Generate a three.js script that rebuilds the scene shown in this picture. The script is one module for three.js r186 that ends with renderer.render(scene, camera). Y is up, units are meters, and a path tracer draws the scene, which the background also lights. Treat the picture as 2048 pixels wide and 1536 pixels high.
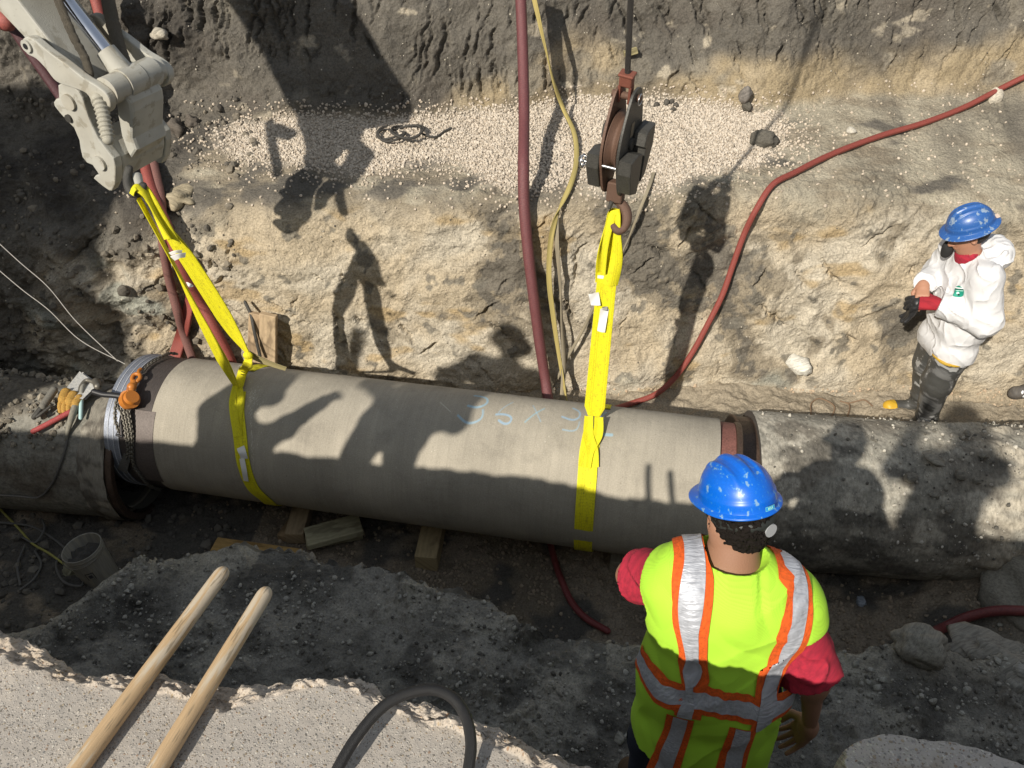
import * as THREE from 'three';
import { mergeGeometries, mergeVertices } from 'three/addons/utils/BufferGeometryUtils.js';
import { RoundedBoxGeometry } from 'three/addons/geometries/RoundedBoxGeometry.js';

// ------------------------------------------------------------------ camera, sky, sun, exposure
const scene = new THREE.Scene();
const camera = new THREE.PerspectiveCamera(49.74, 4 / 3, 0.05, 600);
camera.position.set(0, 1.6, 0);
camera.rotation.order = 'YXZ';
camera.rotation.set(THREE.MathUtils.degToRad(-39.5), THREE.MathUtils.degToRad(6), 0);
camera.updateMatrixWorld(true);
const LIGHT = new THREE.Vector3(1.2566, -1.9, -2.3945).normalize();      // the way the sunlight travels
{ // hazy clear sky: pale at the horizon, brighter round the sun; no sun disc
  const w = 512, h = 256, d = new Float32Array(w * h * 4), S = LIGHT.clone().negate();
  for (let j = 0; j < h; j++) for (let i = 0; i < w; i++) {
    const el = ((j + 0.5) / h - 0.5) * Math.PI, az = ((i + 0.5) / w - 0.5) * 2 * Math.PI, x = Math.cos(el) * Math.cos(az), y = Math.sin(el), z = Math.cos(el) * Math.sin(az);
    const c = x * S.x + y * S.y + z * S.z, k = Math.pow(1 - Math.max(0, y), 3), g = 0.4 * Math.exp((c - 1) * 7), o = (j * w + i) * 4;
    const base = y > 0 ? [0.22 + 0.2 * k, 0.252 + 0.18 * k, 0.30 + 0.15 * k] : [0.24, 0.225, 0.2];
    d[o] = base[0] + (y > 0 ? g : 0); d[o + 1] = base[1] + (y > 0 ? g * 0.97 : 0); d[o + 2] = base[2] + (y > 0 ? g * 0.9 : 0); d[o + 3] = 1;
  }
  const t = new THREE.DataTexture(d, w, h, THREE.RGBAFormat, THREE.FloatType); t.mapping = THREE.EquirectangularReflectionMapping; t.magFilter = t.minFilter = THREE.LinearFilter; t.needsUpdate = true;
  scene.background = t; scene.environment = t;
}
const sun = new THREE.DirectionalLight(new THREE.Color(1, 0.93, 0.82), 4.4); sun.name = 'sun';
sun.position.copy(LIGHT).multiplyScalar(-25); sun.target.position.set(0, 0, 0);
sun.castShadow = true; sun.shadow.mapSize.set(4096, 4096); sun.shadow.radius = 1.3;
Object.assign(sun.shadow.camera, { left: -10, right: 10, top: 10, bottom: -10, near: 1, far: 60 });
scene.add(sun, sun.target);
const renderer = new THREE.WebGLRenderer({ antialias: true });
renderer.toneMapping = THREE.LinearToneMapping;
renderer.toneMappingExposure = 1.17;
renderer.shadowMap.enabled = true;

// ------------------------------------------------------------------ helpers
const V = (x, y, z) => new THREE.Vector3(x, y, z);
const clamp = (x, a = 0, b = 1) => Math.min(b, Math.max(a, x));
const sstep = (a, b, x) => { const t = clamp((x - a) / (b - a)); return t * t * (3 - 2 * t); };
const lerp = (a, b, t) => a + (b - a) * t;
function RNG(seed) { let s = seed >>> 0; return () => { s = (s + 0x6d2b79f5) | 0; let t = Math.imul(s ^ (s >>> 15), 1 | s); t = (t + Math.imul(t ^ (t >>> 7), 61 | t)) ^ t; return ((t ^ (t >>> 14)) >>> 0) / 4294967296; }; }
const PERM = new Uint8Array(512); { const r = RNG(77), p = [...Array(256).keys()]; for (let i = 255; i > 0; i--) { const j = Math.floor(r() * (i + 1)); [p[i], p[j]] = [p[j], p[i]]; } for (let i = 0; i < 512; i++) PERM[i] = p[i & 255]; }
const gdot = (h, x, y, z) => { h &= 15; const u = h < 8 ? x : y, v = h < 4 ? y : h === 12 || h === 14 ? x : z; return ((h & 1) ? -u : u) + ((h & 2) ? -v : v); };
function noise(x, y, z = 0) {                       // gradient noise, about -1..1
  const xi = Math.floor(x), yi = Math.floor(y), zi = Math.floor(z), X = xi & 255, Y = yi & 255, Z = zi & 255; x -= xi; y -= yi; z -= zi;
  const u = x * x * x * (x * (x * 6 - 15) + 10), v = y * y * y * (y * (y * 6 - 15) + 10), w = z * z * z * (z * (z * 6 - 15) + 10);
  const A = PERM[X] + Y, AA = PERM[A & 255] + Z, AB = PERM[(A + 1) & 255] + Z, B = PERM[(X + 1) & 255] + Y, BA = PERM[B & 255] + Z, BB = PERM[(B + 1) & 255] + Z;
  const P = (i) => PERM[i & 255];
  return lerp(lerp(lerp(gdot(P(AA), x, y, z), gdot(P(BA), x - 1, y, z), u), lerp(gdot(P(AB), x, y - 1, z), gdot(P(BB), x - 1, y - 1, z), u), v),
    lerp(lerp(gdot(P(AA + 1), x, y, z - 1), gdot(P(BA + 1), x - 1, y, z - 1), u), lerp(gdot(P(AB + 1), x, y - 1, z - 1), gdot(P(BB + 1), x - 1, y - 1, z - 1), u), v), w);
}
const fbm = (x, y, z, o = 4, g = 0.5) => { let s = 0, a = 1; for (let i = 0; i < o; i++) { s += a * noise(x, y, z); a *= g; x = x * 2.03 + 5.1; y = y * 2.03 + 1.7; z = z * 2.03 + 9.2; } return s; };
const ridged = (x, y, z, o = 4, g = 0.5) => { let s = 0, a = 1; for (let i = 0; i < o; i++) { s += a * (1 - Math.abs(noise(x, y, z)) * 2); a *= g; x = x * 2.07 + 3.1; y = y * 2.07 + 7.7; z = z * 2.07 + 4.2; } return s; };
// piecewise linear or smooth lookups on [[x, v], ...]
const pw = (t, x) => { if (x <= t[0][0]) return t[0][1]; for (let i = 1; i < t.length; i++) if (x <= t[i][0]) return lerp(t[i - 1][1], t[i][1], (x - t[i - 1][0]) / (t[i][0] - t[i - 1][0])); return t[t.length - 1][1]; };
const pws = (t, x) => { if (x <= t[0][0]) return t[0][1]; for (let i = 1; i < t.length; i++) if (x <= t[i][0]) { const u = (x - t[i - 1][0]) / (t[i][0] - t[i - 1][0]); return lerp(t[i - 1][1], t[i][1], u * u * (3 - 2 * u)); } return t[t.length - 1][1]; };

const taken = new Map();
const numbered = (n) => { const k = taken.get(n) || 0; taken.set(n, k + 1); return k ? `${n}_${String(k).padStart(3, '0')}` : n; };
const shade = (o) => { o.traverse((c) => { if (c.isMesh) { c.castShadow = true; c.receiveShadow = true; } }); return o; };
function tag(o, label, category, group, kind) { if (label) o.userData.label = label; if (category) o.userData.category = category; if (group) o.userData.group = group; if (kind) o.userData.kind = kind; return o; }
function thing(name, label, category, pos = [0, 0, 0], group) { const o = new THREE.Group(); o.name = numbered(name); o.position.set(...pos); tag(o, label, category, group); scene.add(o); return o; }
function part(name, geo, mat, parent, label) {
  const g = Array.isArray(geo) ? merge(geo) : geo;
  const m = new THREE.Mesh(g, mat); m.name = name; m.castShadow = m.receiveShadow = true; if (label) m.userData.label = label;
  (parent || scene).add(m); return m;
}
function solo(name, geo, mat, label, category, group, kind) { const m = part(numbered(name), geo, mat, scene); return tag(m, label, category, group, kind); }
function merge(list) {
  list = list.map((g) => { g = g.index ? g.toNonIndexed() : g; const keep = ['position', 'normal', 'uv', 'color']; for (const k of Object.keys(g.attributes)) if (!keep.includes(k)) g.deleteAttribute(k); return g; });
  const anyC = list.some((g) => g.attributes.color);
  for (const g of list) {
    if (!g.attributes.uv) g.setAttribute('uv', new THREE.BufferAttribute(new Float32Array(g.attributes.position.count * 2), 2));
    if (anyC && !g.attributes.color) g.setAttribute('color', new THREE.BufferAttribute(new Float32Array(g.attributes.position.count * 3).fill(1), 3));
  }
  return list.length === 1 ? list[0] : mergeGeometries(list);
}
const M4 = () => new THREE.Matrix4();
const basis = (x, y, z, o) => { const m = M4().makeBasis(x, y, z); m.setPosition(o); return m; };
// camera picking: the point along the pixel's ray (photograph pixels, 2048 x 1536)
const FPX = 1657;
const rayDir = (px, py) => V((px - 1024) / FPX, -(py - 768) / FPX, -1).applyMatrix4(M4().extractRotation(camera.matrixWorld));
const at = (px, py, depth) => camera.position.clone().addScaledVector(rayDir(px, py), depth);
const atY = (px, py, y) => { const r = rayDir(px, py); return camera.position.clone().addScaledVector(r, (y - camera.position.y) / r.y); };
const atZ = (px, py, z) => { const r = rayDir(px, py); return camera.position.clone().addScaledVector(r, (z - camera.position.z) / r.z); };
const atPlane = (px, py, o, n) => { const r = rayDir(px, py); return camera.position.clone().addScaledVector(r, o.clone().sub(camera.position).dot(n) / r.dot(n)); };
const camInv = camera.matrixWorld.clone().invert();
const toPx = (p) => { const q = p.clone().applyMatrix4(camInv); return [1024 + FPX * q.x / -q.z, 768 - FPX * q.y / -q.z, -q.z]; };

// primitive shapes
function tubeGeo(pts, r, seg = 60, rad = 10, closed = false, rfun) {
  const c = new THREE.CatmullRomCurve3(pts.map((p) => p.isVector3 ? p : V(...p)), closed, 'centripetal');
  const g = new THREE.TubeGeometry(c, seg, r, rad, closed);
  if (rfun) { const P = g.attributes.position, n = rad + 1; for (let i = 0; i <= seg; i++) { const o = c.getPointAt(i / seg); for (let j = 0; j < n; j++) { const k = i * n + j, f = rfun(i / seg, j / rad); P.setXYZ(k, o.x + (P.getX(k) - o.x) * f, o.y + (P.getY(k) - o.y) * f, o.z + (P.getZ(k) - o.z) * f); } } g.computeVertexNormals(); }
  if (!closed && seg > 2) { const caps = [0, 1].map((e) => { const s = new THREE.SphereGeometry(r * (rfun ? rfun(e, 0) : 1), 8, 6); const o = c.getPointAt(e); s.translate(o.x, o.y, o.z); return s; }); return merge([g, ...caps]); }
  return g;
}
function boxGeo(w, h, d, bev = 0.005) { return new RoundedBoxGeometry(w, h, d, 2, Math.min(bev, w * 0.45, h * 0.45, d * 0.45)); }
function cylBetween(a, b, r0, r1 = r0, seg = 20, cap = true) {
  const d = b.clone().sub(a), g = new THREE.CylinderGeometry(r1, r0, d.length(), seg, 1, !cap);
  g.applyMatrix4(M4().compose(a.clone().add(b).multiplyScalar(0.5), new THREE.Quaternion().setFromUnitVectors(V(0, 1, 0), d.normalize()), V(1, 1, 1))); return g;
}
// a mirroring matrix also turns the faces round
{ const apply = THREE.BufferGeometry.prototype.applyMatrix4; THREE.BufferGeometry.prototype.applyMatrix4 = function (m) { const r = apply.call(this, m); if (m.determinant() < 0) { if (this.index) { const I = this.index.array; for (let i = 0; i < I.length; i += 3) { const t = I[i]; I[i] = I[i + 1]; I[i + 1] = t; } } else for (const a of Object.values(this.attributes)) { const n = a.itemSize, A = a.array; for (let i = 0; i + 3 * n <= A.length; i += 3 * n) for (let k = 0; k < n; k++) { const t = A[i + k]; A[i + k] = A[i + n + k]; A[i + n + k] = t; } } } return r; }; }
// polygon (2-D points in the frame e1, e2 about o) pushed along n by t
function plateGeo(poly, o, e1, e2, n, t0, t1, bev = 0.006, holes = []) {
  const s = new THREE.Shape(poly.map((p) => new THREE.Vector2(...p)));
  for (const [x, y, r] of holes) { const h = new THREE.Path(); h.absarc(x, y, r, 0, Math.PI * 2, true); s.holes.push(h); }
  const g = new THREE.ExtrudeGeometry(s, { depth: Math.max(1e-4, t1 - t0 - 2 * bev), bevelEnabled: bev > 0, bevelSize: bev * 0.7, bevelThickness: bev, bevelOffset: -bev * 0.7, bevelSegments: 2, curveSegments: 16 });
  g.translate(0, 0, t0 + bev); g.applyMatrix4(basis(e1, e2, n, o)); return g;
}
const smoothPoly = (pts, n = 60) => new THREE.CatmullRomCurve3(pts.map((p) => V(p[0], p[1], 0)), true, 'centripetal').getPoints(n).slice(0, -1).map((p) => [p.x, p.y]);
// grid of points f(u, v) -> Vector3, with uv in metres if given
function gridGeo(nu, nv, f, uvf, colf) {
  const P = new Float32Array((nu + 1) * (nv + 1) * 3), T = new Float32Array((nu + 1) * (nv + 1) * 2), C = colf ? new Float32Array(P.length) : null, I = new Uint32Array(nu * nv * 6);
  let k = 0; for (let j = 0; j <= nv; j++) for (let i = 0; i <= nu; i++, k++) { const p = f(i / nu, j / nv, i, j); P[3 * k] = p.x; P[3 * k + 1] = p.y; P[3 * k + 2] = p.z; const t = uvf ? uvf(i / nu, j / nv, p) : [i / nu, j / nv]; T[2 * k] = t[0]; T[2 * k + 1] = t[1]; if (C) { const c = colf(p, i / nu, j / nv); C[3 * k] = c[0]; C[3 * k + 1] = c[1]; C[3 * k + 2] = c[2]; } }
  k = 0; for (let j = 0; j < nv; j++) for (let i = 0; i < nu; i++) { const a = j * (nu + 1) + i, b = a + 1, c = a + nu + 1, d = c + 1; I[k++] = a; I[k++] = b; I[k++] = d; I[k++] = a; I[k++] = d; I[k++] = c; }
  const g = new THREE.BufferGeometry(); g.setAttribute('position', new THREE.BufferAttribute(P, 3)); g.setAttribute('uv', new THREE.BufferAttribute(T, 2)); if (C) g.setAttribute('color', new THREE.BufferAttribute(C, 3)); g.setIndex(new THREE.BufferAttribute(I, 1)); g.computeVertexNormals(); return g;
}
// flat strap following points, its width along given directions, with thickness
function strapGeo(pts, wdirs, width, thick = 0.004, seg = 60, wid = 6, curl = 0) {
  const c = new THREE.CatmullRomCurve3(pts, false, 'centripetal'), wc = new THREE.CatmullRomCurve3(wdirs, false, 'centripetal');
  const wf = typeof width === 'function' ? width : () => width;
  const top = [], frame = (u) => { const p = c.getPoint(u), t = c.getTangent(u), w = wc.getPoint(u).normalize(); w.addScaledVector(t, -w.dot(t)).normalize(); return { p, w, n: V().crossVectors(t, w).normalize() }; };
  const fr = []; for (let i = 0; i <= seg; i++) fr.push(frame(i / seg));
  const ring = 2 * (wid + 1);
  const g = gridGeo(ring, seg, (a, b, i, j) => { const f = fr[j], k = i % ring, up = k <= wid, s = up ? k / wid : 1 - (k - wid - 1) / wid, W = wf(j / seg), cv = curl * (Math.pow(2 * s - 1, 2) - 0.5) * W; return f.p.clone().addScaledVector(f.w, (s - 0.5) * W).addScaledVector(f.n, (up ? thick / 2 : -thick / 2) + cv); }, (a, b, p) => [a * 2, b]);
  return g;
}
// ------------------------------------------------------------------ textures and materials
function dataTex(n, f, srgb = false, ch = 4) {
  const d = new Uint8Array(n * n * 4); for (let y = 0; y < n; y++) for (let x = 0; x < n; x++) { const c = f(x / n, y / n, x, y), o = (y * n + x) * 4; if (typeof c === 'number') d[o] = d[o + 1] = d[o + 2] = clamp(c) * 255; else { d[o] = clamp(c[0]) * 255; d[o + 1] = clamp(c[1]) * 255; d[o + 2] = clamp(c[2]) * 255; } d[o + 3] = 255; }
  const t = new THREE.DataTexture(d, n, n); t.wrapS = t.wrapT = THREE.RepeatWrapping; t.magFilter = t.minFilter = THREE.LinearFilter; if (srgb) t.colorSpace = THREE.SRGBColorSpace; t.needsUpdate = true; return t;
}
// noise that repeats over the unit square: s cells across
function pnoise(x, y, n, seed) { const xi = Math.floor(x), yi = Math.floor(y), fx = x - xi, fy = y - yi, w = (k) => ((k % n) + n) % n, x0 = w(xi), x1 = w(xi + 1), y0 = w(yi), y1 = w(yi + 1), u = fx * fx * fx * (fx * (fx * 6 - 15) + 10), v = fy * fy * fy * (fy * (fy * 6 - 15) + 10);
  const G = (i, j, dx, dy) => { const h = PERM[(PERM[(i + seed * 17) & 255] + j + (i >> 8) * 31) & 255] / 256 * 6.2832; return Math.cos(h) * dx + Math.sin(h) * dy; };
  return lerp(lerp(G(x0, y0, fx, fy), G(x1, y0, fx - 1, fy), u), lerp(G(x0, y1, fx, fy - 1), G(x1, y1, fx - 1, fy - 1), u), v) * 1.4; }
const tile = (u, v, s, seed, o = 5, g = 0.55) => { let r = 0, a = 1, n = Math.round(s); for (let i = 0; i < o; i++) { r += a * pnoise(u * n, v * n, n, seed + i * 3); a *= g; n *= 2; } return r; };
const rep = (t, x, y = x) => { const c = t.clone(); c.repeat.set(x, y); c.needsUpdate = true; return c; };
const T = {};
T.soilBump = dataTex(1024, (u, v) => { const w = 0.02 * tile(u, v, 9, 12, 2); return 0.5 + 0.30 * tile(u + w, v - w, 14, 1, 6, 0.66) - 0.25 * sstep(0.1, 0.0, Math.abs(tile(u + w, v + w, 7, 20, 3, 0.6))) * sstep(0, 0.3, tile(u, v, 5, 31, 2)); });
T.soilCol = dataTex(1024, (u, v) => { const n = tile(u, v, 44, 9, 4, 0.75), m = tile(u, v, 10, 4, 3), s = 0.80 + 0.24 * n + 0.10 * m, k = tile(u, v, 90, 6, 2, 0.7) > 0.62 ? 0.28 : 0; return [s + k, s * 0.99 + k, s * 0.97 + k]; });
T.grain = dataTex(512, (u, v) => 0.5 + 0.4 * tile(u, v, 60, 3, 3, 0.7));
T.rough = dataTex(512, (u, v) => 0.8 + 0.22 * tile(u, v, 14, 5, 4));
T.paint = dataTex(512, (u, v) => { const n = tile(u, v, 5, 14, 5, 0.55), m = sstep(0.35, 0.6, tile(u, v, 8, 18, 5, 0.6)), k = 0.93 + 0.10 * n; return [k - 0.2 * m, k * 0.99 - 0.22 * m, k * 0.96 - 0.25 * m]; });
const std = (o) => new THREE.MeshStandardMaterial(o);
const col = (r, g, b) => new THREE.Color().setRGB(r, g, b);
const soilMat = (k, bump = 0.006) => std({ vertexColors: true, map: rep(T.soilCol, k), bumpMap: rep(T.soilBump, k), bumpScale: bump, roughness: 0.93 });
// ------------------------------------------------------------------ the trench: one far wall with its bench, the pit floor, the near ledge and the slab
const COLR = { sand: [0.53, 0.448, 0.325], pale: [0.60, 0.54, 0.435], ochre: [0.46, 0.32, 0.14], mud: [0.152, 0.138, 0.116], umber: [0.29, 0.247, 0.182], clay: [0.42, 0.38, 0.295], blue: [0.36, 0.37, 0.32], gravel: [0.58, 0.51, 0.42], black: [0.07, 0.062, 0.053] };
const mixc = (a, b, t) => [lerp(a[0], b[0], t), lerp(a[1], b[1], t), lerp(a[2], b[2], t)];
const baseZ = (x) => pws([[-9, -4.5], [-4, -4.45], [-2.5, -4.62], [-1, -4.74], [0, -4.82], [1.2, -4.98], [2.6, -5.12], [5, -5.2]], x);
const lipZ = (x) => pws([[-9, -4.75], [-4, -4.7], [-2.4, -4.86], [-1.2, -4.93], [-0.5, -5.0], [0.2, -5.08], [1.05, -5.26], [2.4, -5.4], [5, -5.5]], x);
const lipY = (x) => pws([[-9, -1.35], [-4.2, -1.32], [-3, -1.12], [-2.2, -0.98], [-0.5, -0.96], [0.8, -0.93], [1.6, -0.98], [2.6, -1.04], [5, -1.1]], x);
const backZ = (x) => pws([[-9, -5.5], [-4, -5.5], [-2.7, -5.72], [-1.6, -5.85], [-0.74, -6.1], [0, -6.36], [0.6, -6.4], [1.14, -6.3], [1.95, -6.55], [5, -6.8]], x);
const backY = (x) => pws([[-9, -0.7], [-3.2, -0.74], [-1, -0.78], [0.3, -0.76], [1.4, -0.76], [2.2, -0.72], [5, -0.6]], x);
function wallBase(x, s) {             // s: 0 pit, 1 wall foot, 2 lip, 3 bench back, 4 top of cut, 5 ground beyond
  const N = [[baseZ(x) + 0.75, -2.62], [baseZ(x), -2.5 + 0.05 * noise(x * 1.3, 2)], [lipZ(x), lipY(x)], [backZ(x), backY(x)], [backZ(x) - 0.42, 0.22], [backZ(x) - 1.6, 0.3]];
  const i = Math.min(4, Math.floor(s)), f = s - i;
  const P = (k) => N[clamp(k, 0, 5)];
  // straight runs with rounded corners
  let z = lerp(P(i)[0], P(i + 1)[0], f), y = lerp(P(i)[1], P(i + 1)[1], f);
  const r = 0.13, rd = (c) => { const d = s - c; if (Math.abs(d) < r) { const q = (r - Math.abs(d)) / r, w = q * q * 0.25 * r, A = P(c - 1), B = P(c), D = P(c + 1); z += w * ((A[0] - B[0]) + (D[0] - B[0])); y += w * ((A[1] - B[1]) + (D[1] - B[1])); } };
  rd(1); rd(2); rd(3); rd(4);
  return V(x, y, z);
}
const inGravel = (x, s) => {          // the spread of cream gravel on the bench, 0..1
  const e = 0.22 * noise(x * 2.1, s * 2, 3) + 0.14 * noise(x * 6, s * 7, 5);
  const lo = pws([[-2.9, 2.75], [-2.5, 2.5], [-1.7, 2.3], [-1.0, 2.42], [-0.6, 2.12], [0.4, 2.08], [0.9, 2.2], [1.4, 2.5], [1.8, 2.8]], x), hi = pws([[-2.9, 2.85], [-2.2, 2.97], [-1, 3.0], [0, 3.04], [0.8, 3.0], [1.3, 2.92], [1.8, 2.82]], x);
  return sstep(-0.1, 0.08, Math.min(s - lo, hi - s) + e * 0.35) * sstep(-2.95, -2.5, x + e) * (1 - sstep(1.2, 1.55, x + e));
};
const WALL = { x0: -6.2, x1: 4.6, nx: 1060 };
{
  const smap = []; const per = [40, 165, 120, 105, 24];   // rows per run
  for (let i = 0; i < 5; i++) for (let k = 0; k < per[i]; k++) smap.push(i + k / per[i]); smap.push(5);
  const nx = WALL.nx, ns = smap.length - 1, W = nx + 1;
  const P = new Float32Array(W * (ns + 1) * 3), D = new Float32Array(W * (ns + 1)), C = new Float32Array(W * (ns + 1) * 3), Tuv = new Float32Array(W * (ns + 1) * 2), crack = new Float32Array(W * (ns + 1));
  const rng = RNG(5);
  // torn cracks in the upper mud, in rows left by the digging teeth, and a few in the lower wall
  const cracks = [];
  const row = (x, s, n, dx, len, w, lean = 0) => { for (let i = 0; i < n; i++) cracks.push([x + i * dx * (0.7 + 0.6 * rng()), s + (rng() - 0.5) * 0.06, len * (0.5 + 0.9 * rng()), w * 0.62 * (0.5 + 0.9 * rng()), lean + (rng() - 0.5) * 0.25]); };
  row(-2.9, 3.62, 16, 0.062, 0.2, 0.02, 0.12); row(-2.85, 3.42, 22, 0.04, 0.08, 0.012, 0.1); row(-1.9, 3.75, 10, 0.085, 0.16, 0.016, 0.1); row(-1.35, 3.42, 8, 0.06, 0.28, 0.018, 0.2); row(-1.1, 3.2, 12, 0.055, 0.18, 0.018, -0.1);
  row(-0.9, 3.6, 8, 0.09, 0.14, 0.014, 0.2); row(-1.0, 3.82, 9, 0.09, 0.12, 0.013, -0.1); row(0.15, 3.55, 8, 0.1, 0.2, 0.02, -0.45); row(0.1, 3.3, 8, 0.1, 0.13, 0.014, -0.4); row(0.75, 3.6, 10, 0.12, 0.2, 0.022, -0.3);
  row(0.95, 3.35, 9, 0.09, 0.15, 0.014, -0.2); row(1.6, 3.7, 8, 0.12, 0.16, 0.015, 0.1); row(2.3, 3.6, 8, 0.14, 0.15, 0.013, 0); row(2.2, 3.25, 6, 0.16, 0.13, 0.012, 0.5); row(-2.4, 3.12, 12, 0.12, 0.08, 0.01, 0); row(-3.9, 3.5, 10, 0.13, 0.2, 0.02, 0.2);
  row(-0.3, 3.15, 7, 0.1, 0.09, 0.01, -0.3); row(-4.6, 3.4, 8, 0.12, 0.16, 0.014, 0);
  for (let i = 0; i < 46; i++) cracks.push([-3.6 + rng() * 6.6, 1.1 + rng() * 0.85, 0.04 + rng() * 0.16, 0.006 + rng() * 0.009, (rng() - 0.5) * 3.2]);
  for (let i = 0; i < 40; i++) cracks.push([-4.5 + rng() * 7.6, 3.05 + rng() * 0.85, 0.04 + rng() * 0.14, 0.006 + rng() * 0.012, (rng() - 0.5) * 1.2]);
  const dxm = (WALL.x1 - WALL.x0) / nx, hgt = [0.75, 1.55, 1.2, 1.05, 1.2];
  for (const [cx, cs, len, w, lean] of cracks) {
    const run = Math.min(4, Math.floor(cs)), m = hgt[run];                 // metres per unit of s
    const i0 = Math.max(0, Math.floor((cx - len - w * 6 - WALL.x0) / dxm)), i1 = Math.min(nx, Math.ceil((cx + len + w * 6 - WALL.x0) / dxm));
    for (let j = 0; j <= ns; j++) {
      const dy = (smap[j] - cs) * m; if (Math.abs(dy) > len) continue;
      for (let i = i0; i <= i1; i++) {
        const x = WALL.x0 + i * dxm; let a, c; { const L = Math.hypot(1, lean); const ux = lean / L, uy = 1 / L, X = x - cx; a = X * ux + dy * uy; c = X * uy - dy * ux; }
        const t = Math.abs(a) / len; if (t > 1) continue;
        c += 0.028 * noise(a * 14 + cx * 30, cs * 9) + 0.008 * noise(a * 45 + cx * 11, 4);
        const ww = w * (1 - t * t) * (0.75 + 0.5 * noise(a * 30, cx * 7) + 0.2); const q = c / Math.max(0.003, ww);
        const d = Math.max(0, 1 - q * q); crack[j * W + i] = Math.max(crack[j * W + i], Math.min(0.05, ww * 3.6) * Math.sqrt(d));
        if (q > 1 && q < 4) D[j * W + i] += 0.16 * w * (1 - t) * (1 - (q - 1) / 3);   // a raised lip on one side
      }
    }
  }
  for (let j = 0; j <= ns; j++) for (let i = 0; i <= nx; i++) {
    const k = j * W + i, s = smap[j], x = WALL.x0 + i * dxm, p = wallBase(x, s), e = 0.02;
    // surface direction
    const pa = wallBase(x, Math.max(0, s - e)), pb = wallBase(x, Math.min(5, s + e)); let ty = pb.y - pa.y, tz = pb.z - pa.z; const tl = Math.hypot(ty, tz) || 1; ty /= tl; tz /= tl; const nyv = -tz, nzv = ty;   // normal points to the pit
    const X = x, Y = p.y, Z = p.z * 0.9;
    const wx = 0.35 * noise(X * 1.1, Y * 1.4, Z + 3), wy = 0.3 * noise(X * 1.2 + 7, Y * 1.1, Z);
    const low = sstep(0.9, 1.15, s) * (1 - sstep(1.9, 2.1, s)), upp = sstep(2.95, 3.1, s), bench = sstep(1.95, 2.1, s) * (1 - sstep(2.9, 3.02, s)), foot = 1 - sstep(0.9, 1.1, s);
    const G = inGravel(x, s);
    let d = 0;
    const lump = fbm(X * 2.2 + wx, Y * 2.6 + wy, Z, 5, 0.5);
    const strat = noise(X * 0.9 + wx, (Y + 0.12 * X * 0.3) * 9 + wy * 3, 4);
    const scrape = ridged(X * 2.4 + Y * 1.1 + wx, Y * 0.9 - X * 0.35, 8, 3, 0.5);     // broad slanting grooves of the bucket
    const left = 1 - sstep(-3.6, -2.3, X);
    d += low * (0.042 * lump + 0.02 * scrape + 0.012 * strat + 0.085 * noise(X * 0.9, Y * 1.1, 2));
    d += upp * (0.05 * lump + 0.02 * ridged(X * 3 + wx, Y * 1.6, 3, 4, 0.55) + 0.06 * noise(X * 0.7, Y * 0.9, 5));
    d += bench * (0.025 * lump) * (1 - 0.6 * G) + foot * 0.03 * lump;
    d += left * (0.06 * lump + 0.05 * ridged(X * 3.3, Y * 3.1, Z * 3, 4, 0.5));
    // crumbs: clotted patches
    const patch = sstep(0.05, 0.5, fbm(X * 1.7 + 11, Y * 2.0, Z + 2, 3) + 0.25 * left - 0.1 * low);
    const crumb = Math.max(0, fbm(X * 22, Y * 22, Z * 22, 3, 0.6));
    d += (0.006 + 0.022 * patch) * crumb * (1 - 0.7 * G) * (upp > 0.5 ? 0.8 : 1) + 0.0035 * fbm(X * 48, Y * 48, Z * 48, 2);
    // conchoidal chips in the pale marl
    const chip = noise(X * 3.1 + 2 * wx, Y * 4.2 + 2 * wy, 6); d += low * 0.022 * (Math.abs(chip) < 0.28 ? sstep(0.28, 0.0, Math.abs(chip)) : 0) * sstep(-0.2, 0.4, noise(X * 1.3, Y * 1.3, 9));
    D[k] += d - crack[k];
    P[3 * k] = p.x + 0.01 * noise(X * 9, Y * 9, 1); P[3 * k + 1] = p.y + nyv * D[k]; P[3 * k + 2] = p.z + nzv * D[k];
    Tuv[2 * k] = x; Tuv[2 * k + 1] = s < 1 ? (s - 1) * 0.75 : s < 2 ? (s - 1) * 1.55 : s < 3 ? 1.55 + (s - 2) * 1.2 : 2.75 + (s - 3) * 1.05;
    // colour: what the soil is
    const v = Y + 0.10 * noise(X * 1.4, 7) + 0.05 * noise(X * 5, Y * 3, 2);
    let c = mixc(COLR.sand, COLR.pale, sstep(-0.35, 0.4, fbm(X * 1.6 + wx * 2, Y * 2.2 + wy, 3, 3)));
    c = mixc(c, COLR.ochre, 0.6 * sstep(0.36, 0.62, fbm(X * 2.2 + wx * 2, Y * 4.5 + 5, 1.5, 3)) * low);
    // grey-brown smears of mud down the lower wall
    const hf = fbm(X * 13, Y * 13, 5, 3, 0.6), gs = (a, w) => Math.exp(-Math.pow((X - a) / w, 2));
    const smear = fbm(X * 1.5 + wx * 1.6 + Y * 0.5, Y * 1.15 + wy * 1.5, 12, 4, 0.55) + 0.13 * hf;
    const rightness = pws([[-3, -0.1], [-2.4, -0.42], [-1.5, -0.4], [-0.9, -0.22], [-0.3, -0.05], [0.3, 0.05], [1.0, -0.02], [1.8, -0.14], [3, -0.05]], X) + 0.42 * gs(-0.68, 0.17) * sstep(-2.1, -1.5, Y) + 0.4 * gs(0.34, 0.2) + 0.22 * gs(-1.2, 0.4) * sstep(-1.5, -1.9, Y) + 0.3 * gs(1.4, 0.16) * sstep(-1.9, -1.5, Y) + 0.3 * gs(1.95 + 0.5 * (Y + 1.6), 0.07);
    c = mixc(c, COLR.umber, 0.85 * sstep(0.05, 0.2, smear + rightness) * low);
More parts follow.
